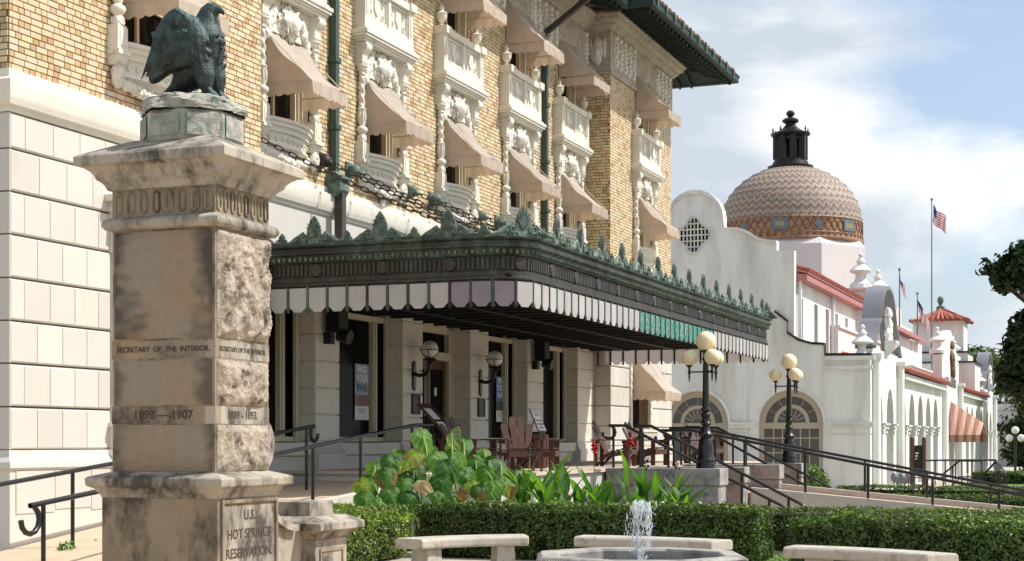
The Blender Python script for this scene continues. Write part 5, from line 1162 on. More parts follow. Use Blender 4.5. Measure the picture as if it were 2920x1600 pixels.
# ================================================================ elephant ears
m_ear = attr_mat('elephant_ear_leaf', .5, .16, 9, .3, trans=.5, spec=.3)
m_stem = M('pale_green_stem', (.22,.28,.09), .5, .15, 5)
def ear_leaf(sz, col, seed, curl=.25, fold=.25, brown=0):
    """heart leaf: base at origin, tip towards -z, face towards +x"""
    rd = random.Random(seed); nu, nv = 14, 16; vs = []; cs = []
    for j in range(nv+1):
        v = j/nv; z = .28-1.18*v
        wd = (.44*(1-max(0, (v-.30)/.70)**1.45) if v > .30 else .30+.14*math.sin(math.pi/2*v/.30)) if v > .06 else .30*math.sqrt(max(.001, v/.06))
        wd = max(wd, .004)
        for i in range(nu+1):
            u = -1+2*i/nu
            zz = z
            if v < .26: zz = z-(.26-v)*1.25*(max(0, 1-abs(u)*2.6))      # notch between the lobes
            y = u*wd; x = -fold*abs(u)*wd-curl*(v-.4)**2*1.2+.020*math.sin(v*34-abs(u)*9)*abs(u)+.055*mnoise.noise(Vector((u*2+seed, v*3, seed*.7)))
            x += .03*math.sin(u*7+seed)*max(0, abs(u)-.6)*2.5
            vs.append((x*sz, y*sz, zz*sz))
    fs = []
    for j in range(nv):
        for i in range(nu):
            fs.append((j*(nu+1)+i, j*(nu+1)+i+1, (j+1)*(nu+1)+i+1, (j+1)*(nu+1)+i)); u = abs(-1+2*(i+.5)/nu); v = (j+.5)/nv
            k = .72+.5*(.5+.5*math.sin(v*34-u*9)) if u > .12 else 1.45; c = [a*k for a in col]
            bn = brown*(mnoise.noise(Vector((u*2, v*3, seed*1.3)))+.15)*2.2+brown*(u-.6)
            if bn > .2: bb_ = min(1, bn); c = [c[q]*(1-bb_)+(.30, .17, .07)[q]*bb_ for q in range(3)]
            cs.append(c)
    me = bpy.data.meshes.new('leaf'); me.from_pydata(vs, [], fs); me.polygons.foreach_set('use_smooth', [True]*len(fs)); set_col(me, cs); me.materials.append(m_ear); return me
G1, G2, G3, YL = (.075,.19,.025), (.12,.26,.035), (.05,.14,.022), (.26,.34,.045)
PALE = (.22,.28,.15); TAN = (.34,.21,.10)
ears = [  # x, y (leaf middle), size, yaw, tilt, roll, colour, brown, depth
 (1205,1268,.50,-30,10,8,G2,0,25.4), (1182,1318,.46,-65,35,-35,YL,.5,24.6), (1128,1350,.66,-50,5,5,G3,.1,24.9), (1098,1372,.42,-60,0,12,G1,.6,24.3), (1058,1400,.46,-40,-5,-8,G3,.1,24.6), (1026,1398,.34,-85,10,30,YL,.1,24.2),
 (1118,1430,.44,-50,5,-5,G1,0,23.6), (1252,1335,.52,-50,8,4,G2,0,24.6), (1318,1328,.42,-35,5,-6,G2,0,24.8), (1357,1338,.44,-45,5,6,G1,0,25.0), (1322,1278,.42,-55,30,0,G1,0,25.6), (1288,1258,.40,-120,15,35,PALE,0,25.5),
 (1428,1345,.46,-25,12,10,(.12,.22,.08),0,25.2), (1388,1368,.40,-55,0,-22,G2,0,24.5), (1345,1398,.30,-60,15,20,YL,0,23.9), (1262,1400,.46,-40,0,10,G3,0,24.0), (1205,1398,.36,-20,25,25,(.35,.36,.19),.7,23.7), (1168,1440,.40,-70,5,-15,G3,0,23.5),
 (1228,1448,.36,-30,5,0,G3,0,23.5), (1082,1445,.30,-60,5,10,G2,0,23.5), (1410,1400,.34,-60,5,-30,G2,0,24.2), (1300,1435,.34,-50,5,0,G3,0,23.6), (1150,1390,.42,-75,5,12,G1,0,24.4), (1225,1295,.36,-80,20,-20,G1,0,25.8), (1380,1300,.3,-60,25,10,G2,0,25.8),
 (1040,1440,.40,-45,0,12,G1,0,23.6), (1145,1320,.42,-35,8,-14,G2,0,25.3), (1280,1360,.50,-55,4,-10,G3,0,24.4), (1330,1375,.44,-30,4,12,G1,0,24.3), (1405,1340,.42,-70,8,-14,G3,0,25.3), (1440,1395,.42,-40,4,14,G2,0,24.4), (1375,1420,.40,-50,0,-8,G3,0,23.8), (1180,1365,.46,-50,0,14,G3,0,24.8), (1070,1350,.36,-60,10,-16,G2,0,25.2), (1465,1370,.34,-50,10,-10,G1,0,25.0), (1300,1300,.40,-50,10,-16,G2,0,25.7), (1250,1440,.40,-45,0,10,G1,0,23.6)]
EP = [('elephant ear plant with yellowing leaves at the left end of the bed', 0, 1115), ('elephant ear plant with upright broad leaves beside the display frame', 1115, 1240), ('elephant ear plant in the middle of the group, before the chairs', 1240, 1340), ('elephant ear plant with pale corrugated leaves at the right of the group', 1340, 1500)]
for lab, xa, xb in EP:
    mine = [e for e in ears if xa <= e[0] < xb]; ax = sum(e[0] for e in mine)/len(mine); base = P(ax, 1262, D=24.4); base.z = 0
    t = thing('elephant_ear_plant', lab, 'plant', base, group='elephant ear plants')
    for k, (x, y, sz, yaw, tilt, roll, cl, br, D) in enumerate(mine):
        p = P(x, y, D=D); me = ear_leaf(sz, cl, int(x), .25+.2*random.random(), .15+.25*random.random(), br)
        o = inst(me, 'leaf', t, p+Vector((0, 0, .28*sz)), (R(roll+random.uniform(-12, 12)), R(-tilt-random.uniform(0, 22)), R(yaw+random.uniform(-20, 20))))
        b = base+Vector((random.uniform(-.2, .2), random.uniform(-.15, .15), 0)); mb = MB(); q = p+Vector((0, 0, .33*sz)); mid = (b+q)/2+Vector((random.uniform(-.1, .1), .05, .18)); 
        mb.tube([b, b.lerp(mid, .5)+Vector((0, 0, .06)), mid, mid.lerp(q, .6)+Vector((0, .03, .05)), q], [.020, .018, .015, .012, .008], 6); mb.build('stem', m_stem, t, 60)
for x, y, D, sz in ((1225, 1482, 23.0, .24), (1330, 1425, 23.6, .26), (1385, 1428, 23.7, .2), (1468, 1410, 24, .22)):
    me = ear_leaf(sz, TAN, int(x)+3, .6, .9, .9); o = inst(me, 'withered_leaf', None, P(x, y, D=D)+Vector((0, 0, .05)), (R(random.uniform(-40, 40)), R(30), R(-40)))
    tag(o, {1225: 'withered tan leaf hanging over the hedge corner', 1330: 'large withered tan leaf lying on the hedge top', 1385: 'small crumpled tan leaf on the hedge top, right of a larger one', 1468: 'withered tan leaf under the first canna plants'}[x], 'dry leaf', 'withered leaves on the hedge')
# ================================================================ cannas
def blade(ln, wd, bend, col, seed):
    vs = []; fs = []; cs = []; nv = 10; rd = random.Random(seed)
    for j in range(nv+1):
        v = j/nv; w_ = wd*math.sin(math.pi*(v**.75)*.97+.08)*.5+.004; x = bend*v*v*ln; z = ln*v*(1-.28*abs(bend)*v)
        for i in range(5): u = -1+i/2; vs.append((x-.30*abs(u)*w_+.012*math.sin(v*9+seed), u*w_, z))
    for j in range(nv):
        for i in range(4): fs.append((j*5+i, j*5+i+1, j*5+i+6, j*5+i+5)); k = .9 if i in (0, 3) else 1.15; cs.append([c*k for c in col])
    me = bpy.data.meshes.new('leaf'); me.from_pydata(vs, [], fs); me.polygons.foreach_set('use_smooth', [True]*len(fs)); set_col(me, cs); me.materials.append(m_ear); return me
m_red = M('red_petal', (.55,.02,.03), .5, .25, 12, trans=.2, transcol=(.7,.03,.03)); m_seed = M('dark_seed_head', (.06,.025,.02), .8, .4, 20)
CNP = [(1478,1452,24.6,.72,0,0),(1505,1450,25,.85,1,0),(1545,1450,25.2,.80,0,0),(1585,1450,25.4,.95,0,0),(1612,1450,25,.75,0,0),(1650,1450,25.6,.72,0,0),(1690,1450,26,.92,0,1),(1740,1452,25.6,.72,0,0),(1790,1452,26.2,1.0,1,1),(1835,1452,25.8,.72,1,0),(1875,1455,25.4,.66,0,0),(1920,1455,25,.62,1,0),(1950,1458,24.6,.48,0,0),(1560,1450,24.3,.55,0,0),(1715,1452,24.5,.5,0,0)]
CLB = {6: 'canna plant with a red flower left of the gray cheek wall', 8: 'tallest canna plant with a red flower in front of the gray cheek wall', 1: 'canna plant with a dark seed head near the black sign pedestal', 9: 'canna plant with a dark seed head right of the tallest red one', 11: 'canna plant with a drooping dark seed head by the lamp pedestal corner'}
ORD = ['first', 'second', 'third', 'fourth', 'fifth', 'sixth', 'seventh', 'eighth', 'ninth', 'tenth']
for q_, k in enumerate(sorted([k for k in range(len(CNP)) if k not in CLB], key=lambda k: CNP[k][0])): CLB[k] = ORD[q_]+' from the left of the flowerless green canna plants behind the hedge'
for k, (x, y, D, h, seedh, fl) in enumerate(CNP):
    b = P(x, y, D=D); b.z = max(-.2, gz(b.x, b.y)); t = thing('canna_plant', CLB.get(k, 'plain green canna plant without flowers in the bed behind the hedge'), 'plant', b, group='canna plants behind the hedge'); rd = random.Random(k)
    h += .50; n = rd.randint(10, 14); top = h+.42
    for i in range(n):
        a = rd.uniform(0, 6.28); ln = rd.uniform(.45, .80); zb = rd.uniform(.12, .72)*h; cl = rd.choice([(.07,.17,.03), (.10,.22,.04), (.05,.13,.03), (.13,.24,.05), (.16,.26,.05)])
        me = blade(ln, rd.uniform(.10, .17), rd.uniform(.15, .75), cl, k*10+i); inst(me, 'leaf', t, b+Vector((.02*math.cos(a), .02*math.sin(a), zb)), (0, R(rd.uniform(-5, 18)), a))
    mb = MB(); mb.tube([b, b+Vector((.01, 0, h*.6)), b+Vector((.03, .02, h+.25 if (fl or seedh) else h*.8))], [.016, .013, .006], 6); mb.build('stem', m_stem, t, 60)
    if fl:
        mb = MB(); c = b+Vector((.03, .02, h+.30))
        for i in range(11): q = Vector((rd.gauss(0, .035), rd.gauss(0, .035), rd.gauss(0, .045))); mb.ell(c+q, (rd.uniform(.02, .04), rd.uniform(.02, .04), rd.uniform(.015, .035)), 7, 5, .5, 3, i)
        mb.build('flower', m_red, t, 60)
    if seedh:
        mb = MB(); c = b+Vector((.03, .02, h+.26))
        for i in range(14): q = Vector((rd.gauss(0, .035), rd.gauss(0, .035), rd.gauss(0, .06))); mb.ell(c+q, (.016, .016, .02), 6, 5)
        mb.build('seed_head', m_seed, t, 60)
def bush(lab, c, r, n, size, base, name='leafy_shrub', seed=0, asp=.35):
    rng = np.random.RandomState(seed); t = thing(name, lab, 'shrub', (c[0], c[1], c[2]))
    d = rng.normal(size=(n, 3)); d /= np.linalg.norm(d, axis=1, keepdims=True); rad = rng.uniform(.3, 1, n)**.5
    C = d*rad[:, None]*np.array(r)*(1+.25*np.array([mnoise.noise(Vector(q)*2.2+Vector((seed, 0, 0))) for q in d]))[:, None]; C[:, 2] += r[2]*.9
    cols = np.array(base)*rng.uniform(.55, 1.5, (n, 1)); o = link_mesh('foliage', leaf_mesh('foliage', C, d+rng.normal(size=(n, 3))*.8, size*rng.uniform(.6, 1.4, n), cols, asp), t, ORG[t]); o['kind'] = 'stuff'
    mb = MB()
    for k in range(5): mb.tube([Vector(c)+Vector((0, 0, -.1)), Vector(c)+Vector((rng.uniform(-.5, .5)*r[0], rng.uniform(-.5, .5)*r[1], r[2]*1.2))], [.02, .006], 5)
    mb.build('stems', m_stem, t); return t
q = P(1745, 1445, D=25.5); bush('fine-leaved light green shrub among the cannas', (q.x, q.y, -.1), (.45, .4, .32), 2600, .05, (.14, .22, .05), seed=2)
q = P(1585, 1430, D=25.9); bush('thin grassy weed standing among the cannas by the black sign', (q.x, q.y, .1), (.12, .12, .62), 500, .06, (.16, .22, .05), seed=5, asp=.2)
q = P(1480, 1440, D=25.8); bush('low dry-looking shrub between the elephant ears and the cannas', (q.x, q.y, -.05), (.4, .3, .33), 1300, .05, (.11, .15, .05), seed=9)
q = P(2305, 1420, D=46); bush('light green leafy shrub right of the farther lamp post', (q.x, q.y, -.5), (.65, .6, .75), 3500, .13, (.14, .23, .06), seed=4)
q = P(2105, 1330, D=46); bush('small flowering plant behind the nearer lamp post', (q.x, q.y, .6), (.7, .3, .25), 500, .09, (.14, .2, .06), seed=6)
q = P(190, 1580, D=22); bush('small green weed growing at the foot of the white wall by the railing post', (q.x, q.y, .03), (.14, .12, .10), 50, .10, (.10, .22, .05), seed=8); 
q = P(285, 1572, D=22.8); bush('tiny green weed at the foot of the white wall beside the pillar', (q.x, q.y, .1), (.10, .08, .06), 22, .09, (.08, .17, .05), seed=3)
# ================================================================ white Spanish-style bathhouse with the dome
QY, QX, QU = 66.0, -9.93, -13.1            # near side wall, arcade front, upper storey front
QB = thing('domed_bathhouse', 'white stucco bathhouse with curved gables, arcade and patterned dome', 'building', (-14, 95, -.5))
def sidepoly(pts): return [(p.x, p.z) for p in [P(x, y, Y=QY) for x, y in pts]]
# tall curved gable wall
gp = []
c0 = P(1981, 636, Y=QY); rr = 85*.01504
for i in range(13): a = math.pi-math.pi*i/12; gp.append((c0.x+rr*math.cos(a), c0.z+rr*math.sin(a)))
right = sidepoly([(2066, 648), (2091, 648), (2091, 655), (2105, 656), (2125, 662), (2145, 674), (2165, 685), (2190, 691), (2215, 693), (2215, 714), (2262, 714)])
left = [(c0.x-rr-.45, c0.z-.2), (c0.x-rr-.45, c0.z-.45)]
poly = [(-14.95, -.6), (-14.95, 5.0), (QU, 5.0), (QU, right[-1][1])]+right[-2::-1]+gp[::-1]+left+[(c0.x-rr-4.5, c0.z-1.2), (c0.x-rr-4.5, -.6)]
W = [(P(1987, 1205, Y=QY).x, 2.44), (P(2255, 1205, Y=QY).x, 2.44)]; WR = 1.36
def arch_hole(cx, zs, r, zb, n=14): return [(cx+r, zb)]+[(cx+r*math.cos(math.pi*i/n), zs+r*math.sin(math.pi*i/n)) for i in range(n+1)]+[(cx-r, zb)]
def holed_wall(name, outer, holes, y, thick, mat, parent, plane='XZ'):
    """thick wall with openings: fill outer + hole loops with a triangulated face and extrude"""
    bm = bmesh.new(); edges = []
    for loop in [outer]+holes:
        vs = [bm.verts.new((p[0], y, p[1]) if plane == 'XZ' else (y, p[0], p[1])) for p in loop]
        edges += [bm.edges.new((vs[i], vs[(i+1) % len(vs)])) for i in range(len(vs))]
    r_ = bmesh.ops.triangle_fill(bm, edges=edges, use_beauty=True)
    ex = bmesh.ops.extrude_face_region(bm, geom=[f for f in bm.faces])
    d = Vector((0, thick, 0)) if plane == 'XZ' else Vector((-thick, 0, 0))
    bmesh.ops.translate(bm, verts=[v for v in ex['geom'] if isinstance(v, bmesh.types.BMVert)], vec=d)
    bmesh.ops.recalc_face_normals(bm, faces=bm.faces)
    me = bpy.data.meshes.new(name); bm.to_mesh(me); bm.free(); me.materials.append(mat)
    o = bpy.data.objects.new(name, me); COL.objects.link(o); o.parent = parent; o.location = -ORG[parent]; ORG[o] = Vector((0, 0, 0)); return o
qf = P(1977, 670, Y=QY); qr = .36
def quatre(r, k=1.0):
    out = []
    for q in range(4):
        a0 = q*math.pi/2
        for i in range(9): b = a0-R(80)+R(160)*i/8; out.append((qf.x+k*(.62*r/.36*.6*math.cos(a0))+r*math.cos(b)*k*.72, qf.z+k*(.62*r/.36*.6*math.sin(a0))+r*math.sin(b)*k*.72))
    return out
holed_wall('gable_wall', poly, [arch_hole(W[0][0], W[0][1], WR, -.45), quatre(.42)], QY, .45, m_stucco, QB)
mb = MB(); mb.box(qf.x-1.2, qf.x+1.2, QY+.5, QY+.55, qf.z-1.2, qf.z+1.2); mb.build('vent_back', m_interior, QB)
for i in range(9):
    mb = MB(); x = qf.x-.64+.16*i; mb.box(x-.03, x+.03, QY+.15, QY+.22, qf.z-.75, qf.z+.75); mb.build('vent_bar', m_stucco, QB)
for i in range(5):
    mb = MB(); z = qf.z-.5+.25*i; mb.box(qf.x-.75, qf.x+.75, QY+.10, QY+.15, z-.025, z+.025); mb.build('vent_bar', m_stucco, QB)
mb = MB(); qq = quatre(.42, 1.12); mb.tube([(x, QY-.01, z) for x, z in qq], .05, 6, True); mb.build('quatrefoil_moulding', m_stucco, QB, 60)
# coping following the gable
cop = gp[::-1][::-1]; mb = MB(); line = [(p[0], p[1]) for p in gp]+right[:1]
mb.ring([[(x, QY-.10, z-.02), (x, QY+.5, z-.02), (x, QY+.5, z+.14), (x, QY-.10, z+.14)] for x, z in gp]); 
mb.build('gable_coping', m_stucco, QB, 40)
mb = MB(); mb.ring([[(x, QY-.08, z-.02), (x, QY+.5, z-.02), (x, QY+.5, z+.10), (x, QY-.08, z+.10)] for x, z in right[2:9]]); mb.build('gable_coping', m_stucco, QB, 40)
# lower side wall of the arcade with scooped parapet
lp = sidepoly([(2205, 929), (2245, 951), (2277, 972), (2315, 982), (2350, 984), (2352, 1014), (2452, 1014), (2482, 1014)])
lp2 = [(QU-.8, lp[0][1]+.55), (QU-.25, lp[0][1]+.12)]+lp[1:-1]+[(QX, lp[-1][1])]
poly2 = [(QX, -.6)]+lp2[::-1]+[(QU-.8, -.6)]
# lower wall stands 6 cm proud of the gable wall where they meet
holed_wall('side_wall', poly2, [arch_hole(W[1][0], W[1][1], WR, -.45)] if W[1][0]-WR > QU-.8 else [], QY-.06, .4, m_stucco, QB) if W[1][0]-WR > QU-.8 else holed_wall('side_wall', [(QX, -.6)]+lp2[::-1]+[(QU-1.9, lp2[0][1]), (QU-1.9, -.6)], [arch_hole(W[1][0], W[1][1], WR, -.45)], QY-.06, .4, m_stucco, QB)
mb = MB(); mb.ring([[(x, QY-.12, z), (x, QY+.4, z), (x, QY+.4, z+.10), (x, QY-.12, z+.10)] for x, z in lp2]); mb.build('parapet_coping', m_black, QB)
mb = MB(); mb.box(lp2[-4][0], QX+.1, QY-.2, QY-.065, lp2[-1][1]-.55, lp2[-1][1]-.40); mb.box(lp2[-4][0], QX+.2, QY-.26, QY-.065, lp2[-1][1]-.18, lp2[-1][1]-.01); mb.build('parapet_moulding', m_stucco, QB)
for k, (cx, zs) in enumerate(W):      # arched windows
    yf = QY+.12; f = MB()
    for r0, r1, dy in ((WR-.26, WR, 0), (.60, .76, .02)):
        ring = []
        for i in range(19): a = math.pi*i/18; c_, s_ = math.cos(a), math.sin(a); ring.append([(cx+r0*c_, yf+dy, zs+r0*s_), (cx+r1*c_, yf+dy, zs+r1*s_), (cx+r1*c_, yf+.1, zs+r1*s_), (cx+r0*c_, yf+.1, zs+r0*s_)])
        f.ring(ring)
    f.box(cx-WR, cx-WR+.2, yf, yf+.1, -.45, zs); f.box(cx+WR-.2, cx+WR, yf, yf+.1, -.45, zs); f.box(cx-WR+.2, cx+WR-.2, yf, yf+.1, zs-.26, zs-.005)
    for i in range(1, 8): a = math.pi*i/8; f.bar((cx+.2*math.cos(a), yf+.05, zs+.2*math.sin(a)), (cx+.62*math.cos(a), yf+.05, zs+.62*math.sin(a)), .03, .04, (0, 1, 0))
    for i in range(1, 6): a = math.pi*i/6; f.bar((cx+.74*math.cos(a), yf+.05, zs+.74*math.sin(a)), (cx+1.14*math.cos(a), yf+.05, zs+1.14*math.sin(a)), .02, .04, (0, 1, 0))
    for i in (-2, -1, 0, 1, 2): f.box(cx+i*.38-.025, cx+i*.38+.025, yf+.02, yf+.08, -.45, zs-.26)
    for i in range(1, 5): f.box(cx-WR+.2, cx+WR-.2, yf+.03, yf+.075, zs-.26-i*.62+.2, zs-.26-i*.62+.25)
    wn = f.build('arched_window', m_tanframe, QB)
    mb = MB(); mb.prism(arch_hole(cx, zs, WR-.02, -.45), yf+.06, yf+.065, 'XZ'); mb.build('pane', m_grayglass, wn)
    mb = MB(); ring = []
    for i in range(17): a = math.pi*i/16; c_, s_ = math.cos(a), math.sin(a); ring.append([(cx+(WR+.02)*c_, QY-.10, zs+(WR+.02)*s_), (cx+(WR+.13)*c_, QY-.10, zs+(WR+.13)*s_), (cx+(WR+.13)*c_, QY-.0, zs+(WR+.13)*s_), (cx+(WR+.02)*c_, QY-.0, zs+(WR+.02)*s_)])
    mb.ring(ring); mb.build('arch_moulding', m_stucco, wn, 50)
for x0, x1 in ((W[0][0]+WR+.08, W[1][0]-WR-.08), (W[1][0]+WR+.08, QX+.15)):
    mb = MB(); mb.box(x0, x1, QY-.20, QY-.062, 2.36, 2.46); mb.box(x0, x1, QY-.14, QY-.062, 2.22, 2.36); mb.box(x0, x1, QY-.10, QY-.062, 1.92, 1.97); mb.build('impost_band', m_stucco, QB)
# raised scroll relief line on the side wall
mb = MB(); sp_ = [(2213, 1030), (2222, 1045), (2228, 1070), (2238, 1082), (2250, 1088), (2262, 1082), (2270, 1065), (2275, 1045), (2285, 1032)]
mb.tube([(P(x-130+60, y+5, Y=QY).x, QY-.005, P(x-70, y+5, Y=QY).z) for x, y in sp_], .025, 6); mb.build('scroll_relief', m_stucco, QB, 60)
mb = MB(); sp_ = [(2456, 1018), (2448, 1045), (2447, 1075), (2456, 1105), (2463, 1130), (2459, 1150), (2448, 1165), (2450, 1180), (2461, 1198)]
mb.tube([(P(x, y, Y=QY).x, QY-.07, P(x, y, Y=QY).z) for x, y in sp_], .035, 6); mb.build('scroll_relief', m_stucco, QB, 60)
# ---- arcade front (X = QX): bays
def xwall(name, y0, y1, z1, arches, zs, top=None, X=QX, mat=m_stucco):
    outer = [(y0, -.6), (y1, -.6)]+(top if top else [(y1, z1), (y0, z1)]); hl = []
    for c, r in arches: hl.append([(c+r, -.45)]+[(c+r*math.cos(math.pi*i/12), zs+(r*1.38)*math.sin(math.pi*i/12)) for i in range(13)]+[(c-r, -.45)])
    o = holed_wall(name, outer, hl, X, .5, mat, QB, 'YZ')
    return o
ZS = 2.45
A1 = [(68.3, 1.12), (71.7, 1.12)]; S2 = [(75.9+3.38*i, 1.12) for i in range(5)]; A3 = [(95.0, .9), (97.9, 1.2), (100.6, .75)]; S4 = [(104.2+3.5*i, 1.12) for i in range(5)]; A5 = [(122.5, 1.1), (126.4, 1.1)]
def scroll_top(y0, y1, zl, zt):
    c = (y0+y1)/2; h = (y1-y0)/2; pts = [(y1, zl), (y1, zl+.35)]
    prof = [(1.0, .0), (.93, .02), (.80, .22), (.70, .36), (.66, .42), (.58, .44), (.52, .60), (.42, .80), (.28, .93), (.12, .99), (0, 1.0)]
    pts += [(c+h*u, zl+.35+(zt-zl-.35)*v) for u, v in prof]+[(c-h*u, zl+.35+(zt-zl-.35)*v) for u, v in prof[-2::-1]]+[(y0, zl+.35), (y0, zl)]
    return pts
xwall('arcade_wall', 66.36, 74.6, 0, A1, ZS, scroll_top(66.36, 74.6, 5.2, 8.35)); xwall('arcade_wall', 74.6, 92.6, 4.75, S2, ZS); xwall('arcade_wall', 92.6, 102, 0, A3, ZS, [(102, 6.6), (100.5, 7.0), (99.4, 7.8), (97.3, 8.3), (95.2, 7.8), (94.1, 7.0), (92.6, 6.6)]); xwall('arcade_wall', 102, 120, 4.75, S4, ZS); xwall('arcade_wall', 120, 129, 0, A5, ZS, scroll_top(120, 129, 5.2, 8.2))
mb = MB(); mb.box(QX-2.6, QX-2.5, 66.5, 128.8, -.5, 4.8); mb.box(QX-2.5, QX-.5, 66.5, 128.8, 4.6, 4.7); mb.build('loggia_back', m_stucco2, QB)
for i in range(22):
    mb = MB(); y = 68+2.75*i; mb.box(QX-2.5, QX-2.46, y-.55, y+.55, -.4, 2.6); mb.build('loggia_window', m_tanframe, QB)
for k, (c, r) in enumerate(A1+S2+A3+S4+A5):      # imposts with dentil-like mouldings on each pier
    for s in (-1, 1):
        y = c+s*(r+.0); a, b = sorted((y-s*.04, y+s*.38)); mb = MB(); mb.box(QX-.4, QX+.16, a, b, ZS-.10, ZS+.0); mb.box(QX-.4, QX+.10, a, b, ZS-.26, ZS-.17); mb.box(QX-.4, QX+.06, a, b, ZS-.44, ZS-.36); mb.build('impost', m_stucco, QB)
for y in (66.6, 74.0, 92.9, 101.7, 120.3, 128.7):
    mb = MB(); mb.cyl((QX+.12, y, -.5), (QX+.12, y, 5.1), .22, .20, 10); mb.box(QX-.1, QX+.4, y-.3, y+.3, 5.1, 5.3); mb.build('engaged_column', m_stucco, QB, 50)
for y0, y1 in ((66.36, 74.6), (120, 129)):       # scroll gable thickness and cartouche
    c = (y0+y1)/2; mb = MB(); tp = scroll_top(y0, y1, 5.2, 8.35)[1:-1]
    mb.ring([[(QX+.15, y, z-.05), (QX-.7, y, z-.05), (QX-.7, y, z+.10), (QX+.15, y, z+.10)] for y, z in tp]); mb.build('gable_coping', m_lead, QB, 40)
    mb = MB()
    for i in range(16): mb.ell((QX+.12, c+random.uniform(-.35, .35), 6.4+random.uniform(-.4, 1.0)), (.14, .2, .22), 8, 6, .5, 3, i)
    mb.prism([(QX+.0, 5.4), (QX+.5, 5.9), (QX+.5, 6.05), (QX, 6.05)], c-.5, c+.5, 'XZ'); mb.build('cartouche', m_stucco, QB, 60)
mb = MB()
for i in range(12): mb.ell((QX+.12, 97.3+random.uniform(-.3, .3), 6.7+random.uniform(-1.0, .8)), (.15, .22, .25), 8, 6, .5, 3, i)
mb.build('cartouche', M('brown_cartouche', (.2,.12,.06), .7, .4, 8), QB, 60)
flat_text('QUAPAW BATHS', .75, m_lead, QB, (QX+.03, 97.3, 5.15), depth=.02, bold=.01, space=.95)
def finial(x, y, z, s, nm='finial', n=8):
    mb = MB(); mb.lathe([(.62, 0), (.62, .25), (.42, .38), (.32, .55), (.30, .80), (.36, .84), (.62, .95), (.64, 1.02), (.40, 1.25), (.24, 1.34), (.20, 1.42), (.27, 1.50), (.26, 1.56), (.13, 1.70), (.08, 1.78), (.14, 1.86), (.13, 1.95), (.02, 2.05)], (0, 0, 0), n, rot=R(22.5))
    mb.v = [(x+a*s, y+b*s, z+c*s) for a, b, c in mb.v]; return mb.build(nm, m_stucco, QB, 35)
q = P(2458, 1012, Y=66.35); finial(q.x, 66.5, 5.05, .72, n=14); finial(QX-.3, 74.3, 5.3, .6, n=12); finial(QX-.3, 93, 6.7, .75, n=12); finial(QX-.3, 101.6, 6.7, .75, n=12); finial(QX-.3, 120.2, 5.3, .8, n=12)
# tiled eaves of the arcade
for y0, y1 in ((74.6, 92.6), (102, 120)):
    mb = MB(); mb.prism([(QX-2.8, 5.7), (QX+.45, 4.85), (QX+.45, 4.95), (QX-2.8, 5.8)], y0+.1, y1-.1, 'XZ'); tr_ = mb.build('tile_eave', m_tile, QB)
    for i in range(int((y1-y0)/.42)):
        mb = MB(); y = y0+.3+.42*i; mb.tube([(QX+.5, y, 4.93), (QX-2.7, y, 5.80)], .12, 6); mb.build('roof_tile', m_tile, tr_, 60)
    mb = MB(); mb.box(QX-.0, QX+.3, y0+.1, y1-.1, 4.55, 4.80); mb.build('eave_moulding', m_stucco, QB)
    mb = MB(); mb.box(QX-4.2, QX-2.8, y0, y1, 4.0, 7.0 if y0 < 90 else 6.4); mb.box(QX-4.2, QX-2.7, y0, y1, 7.0 if y0 < 90 else 6.4, 7.12 if y0 < 90 else 6.5); mb.build('upper_block', m_stucco2, QB)
# ---- upper storey front with slit windows
sl_w = []; m_slit = M('brown_shuttered_slit', (.17,.10,.07), .7, .1)
for x in (2285, 2327, 2359, 2386, 2414): sl_w.append(P(x, 950, X=QU).y)
holed_wall('upper_wall', [(66.46, 3.6), (82.2, 3.6), (82.2, 8.7), (66.46, 8.7)], [[(y-.42, 5.2), (y+.42, 5.2), (y+.42, 7.8), (y-.42, 7.8)] for y in sl_w], QU, .4, m_stucco, QB, 'YZ')
for y in sl_w: mb = MB(); mb.box(QU-.36, QU-.30, y-.44, y+.44, 5.2, 7.8); mb.build('slit_window', m_slit, QB)
mb = MB(); mb.prism([(QU-3, 9.7), (QU+.5, 8.72), (QU+.5, 8.80), (QU-3, 9.8)], 66.5, 82.3, 'XZ'); tr_ = mb.build('tile_eave', m_pinktrim, QB)
mb = MB(); mb.box(QU+.0, QU+.45, 66.5, 82.3, 8.45, 8.715); mb.build('eave_moulding', m_pinktrim, QB)
for i in range(40): mb = MB(); y = 66.7+.39*i; mb.tube([(QU+.55, y, 8.86), (QU-1.5, y, 9.44)], .11, 6); mb.build('roof_tile', m_tile, tr_, 60)
for y in (66.7, 74.6): mb = MB(); mb.cyl((QU+.12, y, 3.5), (QU+.12, y, 8.6), .08, n=8); mb.build('downspout', m_stucco, QB)
for y0, top in ((82.2, 9.45), (88.2, 9.2)):
    mb = MB(); mb.box(QU-.5, QU+.75, y0, y0+1.3, 3, top); mb.box(QU-.6, QU+.85, y0-.1, y0+1.4, top, top+.12); mb.build('pylon', m_stucco2, QB); finial(QU+.13, y0+.65, top+.12, .92)
mb = MB(); mb.box(QU-.35, QU-.02, 83.5, 110, 3, 8.2); mb.build('upper_wall', m_stucco, QB)
for y in (93, 96, 99.5): mb = MB(); mb.box(QU-.03, QU-.01, y-.35, y+.35, 4.5, 6.6); mb.build('slit_window', m_tanframe, QB)
mb = MB(); mb.prism([(QU-3, 9.2), (QU+.5, 8.22), (QU+.5, 8.45), (QU-3, 9.4)], 89.6, 108, 'XZ'); mb.build('tile_eave', m_pinktrim, QB)
mb = MB(); mb.box(QU-2.5, QU-.6, 100, 104, 8.4, 10.2); mb.box(QU-3.5, QU-.6, 104, 109, 8.4, 9.2); mb.build('roof_block', m_stucco2, QB)
